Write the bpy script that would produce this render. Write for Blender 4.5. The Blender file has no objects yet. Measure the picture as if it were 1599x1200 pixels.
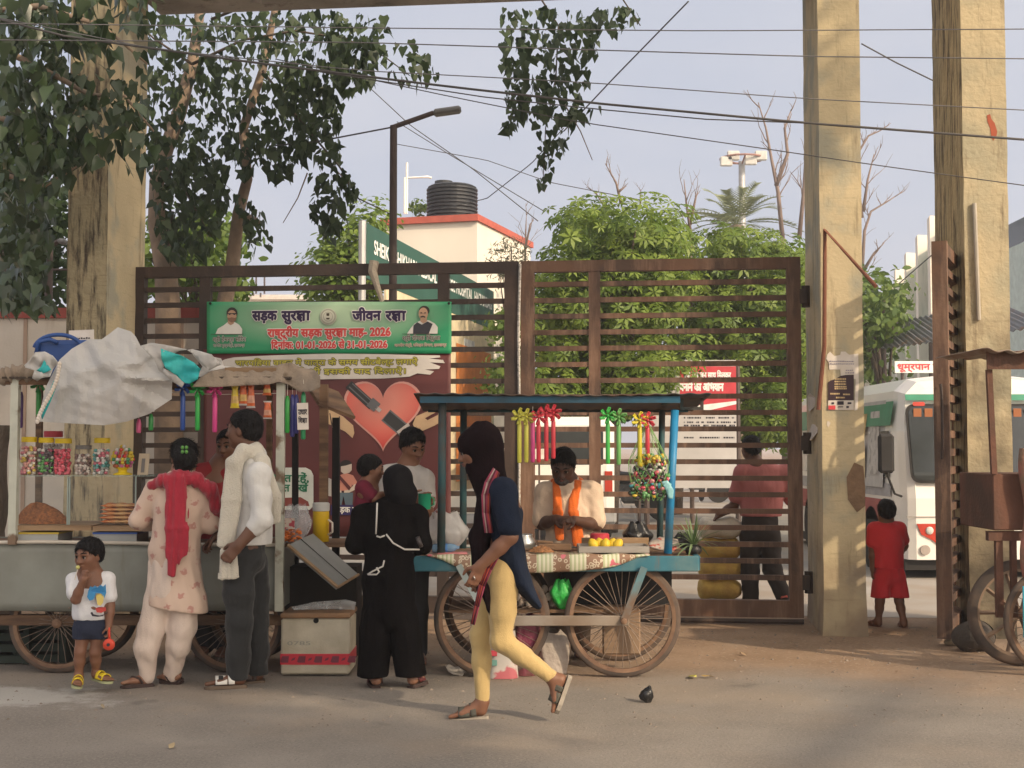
import bpy,math,random
import numpy as np
from mathutils import Vector,Matrix
from mathutils.geometry import tessellate_polygon
# camera, sky, sun, exposure
SC=bpy.context.scene
COL=SC.collection
F=2100.0
PITCH=math.atan(100.0/F)
CAMZ=1.46
cam=bpy.data.cameras.new('camera')
cam.sensor_width=36.0
cam.lens=36.0*F/1599.0
cam.clip_start=0.05
cam.clip_end=3000.0
cam_ob=bpy.data.objects.new('camera',cam)
COL.objects.link(cam_ob)
cam_ob.location=(0,0,CAMZ)
cam_ob.rotation_euler=(math.pi/2+PITCH,0,0)
SC.camera=cam_ob
SUN_EL,SUN_AZ=math.radians(29),math.radians(133)
world=bpy.data.worlds.new('World')
SC.world=world
world.use_nodes=True
wn,wl=world.node_tree.nodes,world.node_tree.links
sky=wn.new('ShaderNodeTexSky')
sky.sky_type='NISHITA'
sky.sun_disc=False
sky.sun_elevation=SUN_EL
sky.sun_rotation=SUN_AZ
sky.air_density=0.8
sky.dust_density=4.0
sky.ozone_density=1.5
bg=wn['Background']
bg.inputs[1].default_value=0.15
wmix=wn.new('ShaderNodeMix');wmix.data_type='RGBA';wmix.blend_type='LIGHTEN'
wtc=wn.new('ShaderNodeTexCoord')
wns=wn.new('ShaderNodeTexNoise');wns.inputs['Scale'].default_value=2.2;wns.inputs['Detail'].default_value=5
wmp=wn.new('ShaderNodeMapRange');wmp.inputs[1].default_value=0.3;wmp.inputs[2].default_value=0.75
wmp.inputs[3].default_value=0.80;wmp.inputs[4].default_value=1.0
wmap=wn.new('ShaderNodeMapping');wmap.inputs['Scale'].default_value=(1,1,2.6)
wl.new(wtc.outputs['Generated'],wmap.inputs['Vector']);wl.new(wmap.outputs[0],wns.inputs['Vector'])
wl.new(wns.outputs['Fac'],wmp.inputs[0]);wl.new(wmp.outputs[0],wmix.inputs[0])
wl.new(sky.outputs[0],wmix.inputs[6])
wdt=wn.new('ShaderNodeVectorMath');wdt.operation='DOT_PRODUCT';wl.new(wtc.outputs['Generated'],wdt.inputs[0])
wdt.inputs[1].default_value=(math.sin(SUN_AZ)*math.cos(SUN_EL),math.cos(SUN_AZ)*math.cos(SUN_EL),math.sin(SUN_EL))
wr=wn.new('ShaderNodeMapRange');wr.inputs[1].default_value=-0.25;wr.inputs[2].default_value=0.95;wl.new(wdt.outputs['Value'],wr.inputs[0])
wvc=wn.new('ShaderNodeMix');wvc.data_type='RGBA';wvc.inputs[6].default_value=(3.45,3.68,4.25,1);wvc.inputs[7].default_value=(10.0,8.7,6.9,1)
wcl=wn.new('ShaderNodeMix');wcl.data_type='RGBA';wcl.blend_type='MULTIPLY';wcl.inputs[0].default_value=1.0;wcr=wn.new('ShaderNodeValToRGB')
wcr.color_ramp.elements[0].position=.40;wcr.color_ramp.elements[0].color =(.93,.95,.99,1);wcr.color_ramp.elements[1].position=.72;wcr.color_ramp.elements[1].color =(1.12,1.08,1.05,1)
wl.new(wns.outputs['Fac'],wcr.inputs[0]);wl.new(wvc.outputs[2],wcl.inputs[6]);wl.new(wcr.outputs[0],wcl.inputs[7])
wl.new(wr.outputs[0],wvc.inputs[0]);wl.new(wcl.outputs[2],wmix.inputs[7])
wl.new(wmix.outputs[2],bg.inputs[0])
sun=bpy.data.lights.new('sun','SUN')
sun.energy=3.4
sun.angle=math.radians(1.0)
sun.color =(1.0,0.80,0.56)
sun_ob=bpy.data.objects.new('sun',sun)
COL.objects.link(sun_ob)
SUND=Vector((math.sin(SUN_AZ)*math.cos(SUN_EL),math.cos(SUN_AZ)*math.cos(SUN_EL),math.sin(SUN_EL)))
sun_ob.rotation_euler=SUND.to_track_quat('Z','Y').to_euler()
sun_ob.location=(6,-10,12)
vs=SC.view_settings
vs.view_transform='Standard';vs.look='None';vs.exposure=0.18;vs.gamma=1.0;vs.use_curve_mapping=False
SC.cycles.max_bounces=6
SC.cycles.transparent_max_bounces=12
SC.cycles.use_adaptive_sampling=True
SC.cycles.use_denoising=True
# picking points of the place
cp,sp=math.cos(PITCH),math.sin(PITCH)
def ray(px,py):
 a,b=(px-799.5)/F,(599.5-py)/F
 return Vector((a,cp-sp*b,sp+cp*b))
def P(px,py,Y):
 d=ray(px,py);t=Y/d.y
 return Vector((d.x*t,Y,CAMZ+d.z*t))
def G(px,py,z=0.0):
 d=ray(px,py);t=(z-CAMZ)/d.z
 return Vector((d.x*t,d.y*t,z))
# materials
MATS={}
def M(name,col,rough=0.75,var=0.12,scale=6.0,bump=0.0,bscale=40.0,metal=0.0,col2=None,lo=0.4,hi=0.65,
 spec=0.35,stretch=(1,1,1),alpha=1.0,trans=0.0,sss=0.0,sheen=0.0,streak=None,coat=0.0,base=None,trowel=0.0):
 """Principled surface: base colour broken up by two noises, an optional second colour in patches, optional run-down streaks."""
 if name in MATS:return MATS[name]
 m=bpy.data.materials.new(name);m.use_nodes=True
 n,l=m.node_tree.nodes,m.node_tree.links
 b=n['Principled BSDF']
 tc=n.new('ShaderNodeTexCoord');mp=n.new('ShaderNodeMapping')
 mp.inputs['Scale'].default_value=stretch
 l.new(tc.outputs['Object'],mp.inputs['Vector'])
 def noise(s,det=5.0):
  t=n.new('ShaderNodeTexNoise');t.inputs['Scale'].default_value=s;t.inputs['Detail'].default_value=det
  l.new(mp.outputs[0],t.inputs['Vector']);return t
 def mixc(fac,a,bb,mode='MIX'):
  x=n.new('ShaderNodeMix');x.data_type='RGBA';x.blend_type=mode
  if hasattr(fac,'is_output'):l.new(fac,x.inputs[0])
  else:x.inputs[0].default_value=fac
  for v,k in ((a,6),(bb,7)):
   if hasattr(v,'is_output'):l.new(v,x.inputs[k])
   else:x.inputs[k].default_value=(v[0],v[1],v[2],1)
  return x.outputs[2]
 def ramp(src,a,bb):
  r=n.new('ShaderNodeMapRange');r.inputs[1].default_value=a;r.inputs[2].default_value=bb
  l.new(src,r.inputs[0]);return r.outputs[0]
 c=col
 n1=noise(scale)
 lo_c=tuple(max(0,x*(1-var)) for x in col);hi_c=tuple(min(1,x*(1+var)) for x in col)
 out=mixc(ramp(n1.outputs['Fac'],0.3,0.7),lo_c,hi_c)
 if col2 is not None:
  n2=noise(scale*0.63+0.37,8.0)
  out=mixc(ramp(n2.outputs['Fac'],lo,hi),out,col2)
 if streak is not None:
  ms=n.new('ShaderNodeMapping');ms.inputs['Scale'].default_value=(streak[2],streak[2],streak[2]*0.12)
  l.new(tc.outputs['Object'],ms.inputs['Vector'])
  t=n.new('ShaderNodeTexNoise');t.inputs['Scale'].default_value=1.0;t.inputs['Detail'].default_value=7;t.inputs['Roughness'].default_value=0.7
  l.new(ms.outputs[0],t.inputs['Vector'])
  r=ramp(t.outputs['Fac'],0.62-0.25*streak[1],0.76-0.24*streak[1])
  out=mixc(r,out,streak[0])
 if trowel:
  mt=n.new('ShaderNodeMapping');mt.inputs['Scale'].default_value=(4,4,55);l.new(tc.outputs['Object'],mt.inputs['Vector'])
  t=n.new('ShaderNodeTexNoise');t.inputs['Scale'].default_value=1.0;t.inputs['Detail'].default_value=6;t.inputs['Roughness'].default_value=.75;l.new(mt.outputs[0],t.inputs['Vector'])
  out=mixc(ramp(t.outputs['Fac'],0.56,0.56+.22/trowel),out,tuple(x*.55 for x in col))
 if base is not None:
  sz=n.new('ShaderNodeSeparateXYZ');l.new(tc.outputs['Object'],sz.inputs[0]);t=noise(3.1,9.0)
  q=n.new('ShaderNodeMath');q.operation='MULTIPLY_ADD';l.new(t.outputs['Fac'],q.inputs[0]);q.inputs[1].default_value=-2.7*base[1];l.new(sz.outputs['Z'],q.inputs[2])
  r=n.new('ShaderNodeMapRange');r.inputs[1].default_value=-.45*base[1];r.inputs[2].default_value=-1.5*base[1];r.inputs[3].default_value=0;r.inputs[4].default_value=.85;l.new(q.outputs[0],r.inputs[0]);out=mixc(r.outputs[0],out,base[0])
 if hasattr(out,'is_output'):l.new(out,b.inputs['Base Color'])
 b.inputs['Roughness'].default_value=rough
 b.inputs['Metallic'].default_value=metal
 b.inputs['Specular IOR Level'].default_value=spec
 b.inputs['Alpha'].default_value=alpha
 b.inputs['Transmission Weight'].default_value=trans
 if coat:b.inputs['Coat Weight'].default_value=coat
 if sss:
  b.inputs['Subsurface Weight'].default_value=sss
  b.inputs['Subsurface Radius'].default_value=(0.02,0.008,0.004)
 if sheen:b.inputs['Sheen Weight'].default_value=sheen
 if bump>0:
  n3=noise(bscale,6.0)
  bp=n.new('ShaderNodeBump');bp.inputs['Strength'].default_value=bump;bp.inputs['Distance'].default_value=0.02
  l.new(n3.outputs['Fac'],bp.inputs['Height']);l.new(bp.outputs[0],b.inputs['Normal'])
  if bscale>=110 and not sss:
   mf=n.new('ShaderNodeMapping');mf.inputs['Scale'].default_value=(9,9,3.5);mf.inputs['Rotation'].default_value=(.3,.5,.2);l.new(tc.outputs['Object'],mf.inputs['Vector'])
   t=n.new('ShaderNodeTexNoise');t.inputs['Scale'].default_value=1.0;t.inputs['Detail'].default_value=1.5;t.inputs['Distortion'].default_value=.8;l.new(mf.outputs[0],t.inputs['Vector'])
   b2=n.new('ShaderNodeBump');b2.inputs['Strength'].default_value=.45;b2.inputs['Distance'].default_value=.05;l.new(t.outputs['Fac'],b2.inputs['Height']);l.new(b2.outputs[0],bp.inputs['Normal'])
 MATS[name]=m
 return m
def leafmat(name,c1,c2,rough=0.5,trans=0.35,spec=0.4):
 if name in MATS:return MATS[name]
 m=bpy.data.materials.new(name);m.use_nodes=True
 n,l=m.node_tree.nodes,m.node_tree.links
 b=n['Principled BSDF']
 at=n.new('ShaderNodeAttribute');at.attribute_name='tint'
 mx=n.new('ShaderNodeMix');mx.data_type='RGBA'
 l.new(at.outputs['Fac'],mx.inputs[0]);mx.inputs[6].default_value=(*c1,1);mx.inputs[7].default_value=(*c2,1)
 l.new(mx.outputs[2],b.inputs['Base Color'])
 b.inputs['Roughness'].default_value=rough;b.inputs['Specular IOR Level'].default_value=spec
 tr=n.new('ShaderNodeBsdfTranslucent');l.new(mx.outputs[2],tr.inputs['Color'])
 ms=n.new('ShaderNodeMixShader');ms.inputs[0].default_value=trans
 l.new(b.outputs[0],ms.inputs[1]);l.new(tr.outputs[0],ms.inputs[2])
 l.new(ms.outputs[0],n['Material Output'].inputs['Surface'])
 MATS[name]=m
 return m
# mesh builder
class MB:
 def __init__(s):s.v=[];s.f=[];s.mi=[];s.cur=0;s.smooth=[];s.sm=False
 def add(s,vs,fs,xf=None):
  o=len(s.v)
  for p in vs:
   p=Vector(p)
   s.v.append(xf(p) if xf else p)
  for f in fs:
   s.f.append(tuple(i+o for i in f));s.mi.append(s.cur);s.smooth.append(s.sm)
  return s
 def box(s,a,b,xf=None,bev=0.0):
  (x0,y0,z0),(x1,y1,z1)=a,b
  if x0>x1:x0,x1=x1,x0
  if y0>y1:y0,y1=y1,y0
  if z0>z1:z0,z1=z1,z0
  if bev<=0:
   vs=[(x0,y0,z0),(x1,y0,z0),(x1,y1,z0),(x0,y1,z0),(x0,y0,z1),(x1,y0,z1),(x1,y1,z1),(x0,y1,z1)]
   return s.add(vs,[(0,3,2,1),(4,5,6,7),(0,1,5,4),(1,2,6,5),(2,3,7,6),(3,0,4,7)],xf)
  e=min(bev,(x1-x0)*.45,(y1-y0)*.45,(z1-z0)*.45)
  import itertools as it
  vs=[];idx={}
  for ix,iy,iz in it.product((0,1),repeat=3):
   for ax in range(3):
    p=[x0+e if ix==0 else x1-e,y0+e if iy==0 else y1-e,z0+e if iz==0 else z1-e]
    p[ax]=((x0,y0,z0),(x1,y1,z1))[(ix,iy,iz)[ax]][ax]
    idx[(ix,iy,iz,ax)]=len(vs);vs.append(tuple(p))
  fs=[]
  for ax in range(3):
   o1,o2=[(1,2),(2,0),(0,1)][ax]
   for sd in (0,1):
    q=[]
    for c1,c2 in ((0,0),(1,0),(1,1),(0,1)):
     k=[0,0,0];k[ax]=sd;k[o1]=c1;k[o2]=c2
     q.append(idx[(*k,ax)])
    fs.append(tuple(q if sd else q[::-1]))
  for ax in range(3):
   o1,o2=[(1,2),(2,0),(0,1)][ax]
   for c1 in (0,1):
    for c2 in (0,1):
     k0=[0,0,0];k1=[0,0,0];k0[ax]=0;k1[ax]=1
     for k in (k0,k1):k[o1]=c1;k[o2]=c2
     q=(idx[(*k0,o1)],idx[(*k1,o1)],idx[(*k1,o2)],idx[(*k0,o2)])
     fs.append(q if (c1 !=c2) else q[::-1])
  for ix,iy,iz in it.product((0,1),repeat=3):
   q=tuple(idx[(ix,iy,iz,a)] for a in range(3))
   fs.append(q if (ix+iy+iz) % 2 else q[::-1])
  return s.add(vs,fs,xf)
 def tube(s,pts,r,n=8,cap=True,xf=None):
  pts=[Vector(p) for p in pts]
  m=len(pts)
  rs=[r]*m if not hasattr(r,'__len__') else list(r)
  vs,fs=[],[]
  up=None
  for i,p in enumerate(pts):
   t=(pts[min(i+1,m-1)]-pts[max(i-1,0)])
   t=t.normalized() if t.length>1e-9 else Vector((0,0,1))
   if up is None:
    up=Vector((0,0,1)) if abs(t.z)<0.9 else Vector((1,0,0))
   a=t.cross(up);a=a.normalized() if a.length>1e-6 else t.orthogonal().normalized()
   b=a.cross(t);up=b
   for k in range(n):
    an=2*math.pi*k/n
    vs.append(p+a*(math.cos(an)*rs[i])+b*(math.sin(an)*rs[i]))
  for i in range(m-1):
   for k in range(n):
    k2=(k+1) % n
    fs.append((i*n+k,(i+1)*n+k,(i+1)*n+k2,i*n+k2))
  if cap:
   fs.append(tuple(range(n)));fs.append(tuple((m-1)*n+k for k in reversed(range(n))))
  return s.add(vs,fs,xf)
 def lathe(s,prof,c=(0,0,0),n=20,xf=None,axis=None,sx=1.0,sy=1.0,cap=True):
  """prof: list of (r, h) from bottom to top about +Z at c (axis: optional rotation matrix)."""
  c=Vector(c);vs=[];fs=[]
  for r,h in prof:
   for k in range(n):
    an=2*math.pi*k/n
    p=Vector((r*math.cos(an)*sx,r*math.sin(an)*sy,h))
    if axis is not None:p=axis @ p
    vs.append(c+p)
  m=len(prof)
  for i in range(m-1):
   for k in range(n):
    k2=(k+1) % n
    fs.append((i*n+k,i*n+k2,(i+1)*n+k2,(i+1)*n+k))
  if cap and prof[0][0]>1e-6:fs.append(tuple(reversed(range(n))))
  if cap and prof[-1][0]>1e-6:fs.append(tuple((m-1)*n+k for k in range(n)))
  return s.add(vs,fs,xf)
 def ball(s,c,r,n=10,m=7,xf=None):
  rx,ry,rz=(r,r,r) if not hasattr(r,'__len__') else r
  prof=[]
  vs=[];fs=[]
  for i in range(m+1):
   th=math.pi*i/m
   for k in range(n):
    an=2*math.pi*k/n
    vs.append(Vector(c)+Vector((rx*math.sin(th)*math.cos(an),ry*math.sin(th)*math.sin(an),-rz*math.cos(th))))
  for i in range(m):
   for k in range(n):
    k2=(k+1) % n
    fs.append((i*n+k,i*n+k2,(i+1)*n+k2,(i+1)*n+k))
  return s.add(vs,fs,xf)
 def poly(s,pts2,fr,thick=0.0):
  """filled 2-D outline; fr maps (u,v,w) to space, w = towards the viewer side; thick extrudes backwards."""
  pts2=[Vector((p[0],p[1],0)) for p in pts2]
  tri=tessellate_polygon([pts2])
  area=sum(pts2[i].x*pts2[(i+1) % len(pts2)].y-pts2[(i+1) % len(pts2)].x*pts2[i].y for i in range(len(pts2)))
  n=len(pts2)
  vs=[fr(p.x,p.y,0) for p in pts2]
  fs=[]
  for t in tri:
   a,b,c=(pts2[i] for i in t)
   cr=(b-a).cross(c-a).z
   fs.append(tuple(t) if cr>0 else tuple(reversed(t)))
  if thick>0:
   vs+=[fr(p.x,p.y,-thick) for p in pts2]
   fs+=[tuple(i+n for i in reversed(f)) for f in list(fs)]
   for i in range(n):
    j=(i+1) % n
    q=(i,i+n,j+n,j)
    fs.append(q if area>0 else tuple(reversed(q)))
  return s.add(vs,fs)
 def grid(s,fn,nu,nv,xf=None,thick=0.0):
  vs=[fn(i/nu,j/nv) for j in range(nv+1) for i in range(nu+1)]
  fs=[(j*(nu+1)+i,j*(nu+1)+i+1,(j+1)*(nu+1)+i+1,(j+1)*(nu+1)+i) for j in range(nv) for i in range(nu)]
  return s.add(vs,fs,xf)
 def raw(s,arr,faces):
  return s.add([Vector(p) for p in arr],faces)
 def build(s,name,mats,parent=None,xf=None,solid=0.0):
  if not isinstance(mats,(list,tuple)):mats=[mats]
  me=bpy.data.meshes.new(name)
  off=Vector(parent['_o']) if parent is not None and '_o' in parent else Vector((0,0,0))
  vs=[(xf(p) if xf else p)-off for p in s.v]
  if parent is None and vs:
   xs=[p.x for p in vs];ys=[p.y for p in vs];zs=[p.z for p in vs]
   org=Vector(((min(xs)+max(xs))/2,(min(ys)+max(ys))/2,min(zs)))
   vs=[p-org for p in vs]
  else:org=Vector((0,0,0))
  me.from_pydata([tuple(p) for p in vs],[],s.f)
  for m in mats:me.materials.append(m)
  me.polygons.foreach_set('material_index',s.mi)
  me.polygons.foreach_set('use_smooth',s.smooth)
  me.update()
  ob=bpy.data.objects.new(name,me);COL.objects.link(ob)
  if parent is not None:ob.parent=parent;ob['_o']=tuple(off)
  else:ob.location=org;ob['_o']=tuple(org)
  if solid>0:
   md=ob.modifiers.new('thickness','SOLIDIFY');md.thickness=solid;md.offset=0
  return ob
def tag(o,label=None,cat=None,group=None,kind=None):
 if label:o['label']=label
 if cat:o['category']=cat
 if group:o['group']=group
 if kind:o['kind']=kind
 return o
def thing(name,label,cat,loc,group=None):
 o=bpy.data.objects.new(name,None);COL.objects.link(o)
 o.location=loc;o['_o']=tuple(loc);o.empty_display_size=0.1
 return tag(o,label,cat,group)
def clone(root,delta,label=None,mats=None):
 """copy of a thing with its parts and sub-parts, moved by delta."""
 def cp_(o,par):
  c=o.copy();COL.objects.link(c)
  if par is not None:c.parent=par
  if mats and o.type=='MESH' and mats.get(o.name.split('.')[0]) is not None:
   c.data=o.data.copy();c.data.materials.clear()
   for mm in mats[o.name.split('.')[0]]:c.data.materials.append(mm)
  for ch in list(o.children):cp_(ch,c)
  return c
 r=cp_(root,None);r.location=Vector(root.location)+Vector(delta)
 if label:r['label']=label
 return r
def frame(o,u,v):
 o,u,v=Vector(o),Vector(u).normalized(),Vector(v)
 v=(v-u*v.dot(u)).normalized();w=u.cross(v)
 return lambda a,b,c=0.0:o+u*a+v*b+w*c
# lettering
_TX={}
def text_geo(s,bold=0.0,shear=0.0):
 """2-D mesh of a line of writing at size 1, baseline 0: (verts, faces, width)."""
 k=s
 if k in _TX:return _TX[k]
 c=bpy.data.curves.new('writing','FONT');c.body=s;c.size=1.0;c.resolution_u=3
 o=bpy.data.objects.new('writing',c);COL.objects.link(o)
 dg=bpy.context.evaluated_depsgraph_get();dg.update()
 me=bpy.data.meshes.new_from_object(o.evaluated_get(dg))
 vs=[(p.co.x,p.co.y) for p in me.vertices];fs=[tuple(p.vertices) for p in me.polygons]
 bpy.data.objects.remove(o);bpy.data.curves.remove(c);bpy.data.meshes.remove(me)
 w=max([p[0] for p in vs],default=0)
 _TX[k]=(vs,fs,w)
 return _TX[k]
def ksha(bold):
 """the conjunct the fonts cannot shape, drawn from strokes; x from 0 to .72."""
 t=0.042
 vs,fs=[],[]
 def stroke(pts):
  for a,b in zip(pts[:-1],pts[1:]):
   a,b=Vector((*a,0)),Vector((*b,0));d=(b-a).normalized();nrm=Vector((-d.y,d.x,0))*t;d=d*t*.6
   o=len(vs)
   for q in (a-d-nrm,b+d-nrm,b+d+nrm,a-d+nrm):vs.append((q.x,q.y))
   fs.append((o,o+1,o+2,o+3))
 H=0.60
 stroke([(-0.03,H),(0.78,H)])
 stroke([(0.55,H),(0.55,0.0)])
 stroke([(0.30,H),(0.16,0.54),(0.10,0.46),(0.16,0.38),(0.28,0.36),(0.40,0.40),(0.55,0.34)])
 stroke([(0.28,0.36),(0.16,0.30),(0.10,0.20),(0.16,0.10),(0.27,0.10),(0.34,0.18),(0.28,0.26),(0.20,0.18),(0.26,0.06),(0.36,-0.05)])
 return vs,fs,0.75
def line_geo(s,bold=0.0):
 """writing with | K | marking the conjunct"""
 X=0.0;V,Fc=[],[]
 for piece in s.split('|'):
  if piece=='':continue
  if piece=='K':vs,fs,w=ksha(bold)
  else:vs,fs,w=text_geo(piece,bold)
  o=len(V)
  V+=[(x+X,y) for x,y in vs];Fc+=[tuple(i+o for i in f) for f in fs]
  X+=w-0.005
 return V,Fc,X
def write(mb,s,fr,x,y,h,width=None,bold=0.03,w=0.0,align='l'):
 """lay a line into mb on frame fr; h = letter size; width squeezes the line to that width."""
 V,Fc,W=line_geo(s,bold)
 kx=h if width is None else width/max(W,1e-6)
 x0=x-(W*kx/2 if align=='c' else (W*kx if align=='r' else 0))
 r=bold*h*.8
 dirs=[(0,0)] if bold<.012 else [(r*math.cos(k*math.pi/4),r*math.sin(k*math.pi/4)) for k in range(8)]
 for i,(dx,dy) in enumerate(dirs):mb.add([fr(x0+a*kx+dx,y+b*h+dy,w+i*5e-5) for a,b in V],Fc)
# leaves
def leaf_cloud(name,pts,size,mat,rng,parent=None,shape='oval',droop=0.3,sizevar=0.4,flat=0.0,normals=None):
 """many small leaf faces at pts; 'heart', 'oval', 'whorl' or 'blade'."""
 pts=np.asarray(pts,float);n=len(pts)
 if shape=='heart':
  base=np.array([(0,0,0),(.34,-.12,.03),(.50,.2,.045),(.30,.62,.02),(0,1.25,-.06),(-.30,.62,.02),(-.50,.2,.045),(-.34,-.12,.03),(0,.35,-.03)],float)
  base[:,1]*=-1
  faces=[(0,1,2,8),(8,2,3,4),(8,4,5,6),(0,8,6,7)]
 elif shape=='blade':
  base=np.array([(0,0,0),(.12,.4,.05),(0,1,-.1),(-.12,.4,.05)],float);faces=[(0,1,2,3)]
 elif shape=='whorl':
  bs,faces=[],[]
  for k in range(6):
   a=2*math.pi*k/6+.2
   ca,sa=math.cos(a),math.sin(a)
   o=len(bs)
   for x,y,z in ((0,0.05,0),(.17,.55,.02),(0,1.0,-.22),(-.17,.55,.02)):
    bs.append((x*ca-y*sa,x*sa+y*ca,z))
   faces.append((o,o+1,o+2,o+3))
  base=np.array(bs,float)
 else:
  base=np.array([(0,0,0),(.26,.35,.05),(.2,.75,.03),(0,1,-.06),(-.2,.75,.03),(-.26,.35,.05)],float);faces=[(0,1,2,5),(2,3,4,5)]
 k=len(base)
 R=rng.normal(size=(n,3));R/=np.linalg.norm(R,axis=1)[:,None]+1e-9
 if shape=='heart':
  R[:,2]*=0.45
 if shape=='whorl':R=R*0.55+np.array((0,-.25,1.0))
 if normals is not None:R=R*0.6+normals
 if flat:R=R*(1-flat)+np.array((0,0,1.0))*flat
 R/=np.linalg.norm(R,axis=1)[:,None]+1e-9
 T=rng.normal(size=(n,3))
 if shape=='heart':T=T*0.35+np.array((0,0,1.0))
 else:T=T+np.array((0,0,-droop))
 T-=R*np.sum(T*R,axis=1)[:,None];T/=np.linalg.norm(T,axis=1)[:,None]+1e-9
 S=np.cross(T,R)
 sz=size*(1+sizevar*(rng.random(n)*2-1))
 V=(S[:,None,:]*base[None,:,0,None]+T[:,None,:]*base[None,:,1,None]+R[:,None,:]*base[None,:,2,None])*sz[:,None,None]+pts[:,None,:]
 V=V.reshape(-1,3)
 off=np.array(parent['_o']) if parent is not None else np.zeros(3)
 V=V-off
 nf=len(faces)
 loops=np.concatenate([np.array(f) for f in faces]);fl=np.array([len(f) for f in faces])
 allv=(loops[None,:]+(np.arange(n)*k)[:,None]).ravel()
 tot=np.tile(fl,n);start=np.concatenate(([0],np.cumsum(tot)[:-1]))
 me=bpy.data.meshes.new(name)
 me.vertices.add(len(V));me.vertices.foreach_set('co',V.ravel().astype(np.float32))
 me.loops.add(len(allv));me.loops.foreach_set('vertex_index',allv.astype(np.int32))
 me.polygons.add(len(tot));me.polygons.foreach_set('loop_start',start.astype(np.int32));me.polygons.foreach_set('loop_total',tot.astype(np.int32))
 at=me.attributes.new('tint','FLOAT','FACE')
 at.data.foreach_set('value',np.repeat(rng.random(n),nf).astype(np.float32))
 me.update(calc_edges=True);me.validate()
 me.materials.append(mat)
 ob=bpy.data.objects.new(name,me);COL.objects.link(ob)
 if parent is not None:ob.parent=parent;ob['_o']=tuple(off)
 return ob
def smooth_noise(p,seed=0,s=1.0):
 """cheap vector noise from sines for folds; p (...,3)."""
 r=np.random.default_rng(seed)
 out=0
 for k in range(5):
  d=r.normal(size=3)*s*(1+.6*k);ph=r.random()*6.28
  out=out+np.sin(p @ d+ph)/(1+.5*k)
 return out/2.5
# the gate's own axes: u along it, v away from the street
GO=P(205,700,11.85);GE=P(1258,700,11.2)
UD=Vector((GE.x-GO.x,GE.y-GO.y,0)).normalized();VD=Vector((-UD.y,UD.x,0))
def Gt(u,v,z):return Vector((GO.x,GO.y,0))+UD*u+VD*v+Vector((0,0,z))
gx=lambda p:Gt(p[0],p[1],p[2])
def u_at(px,v=0.0,py=700):
 d=ray(px,py);q=Vector((GO.x,GO.y,0))+VD*v
 det=d.x*-UD.y+d.y*UD.x
 t=(q.x*-UD.y+q.y*UD.x)/det
 r=Vector((d.x*t-q.x,d.y*t-q.y,0))
 return r.dot(UD)
def z_at(px,py,v=0.0):
 u=u_at(px,v,py);q=Gt(u,v,0);d=ray(px,py)
 return CAMZ+d.z*q.y/d.y
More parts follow.
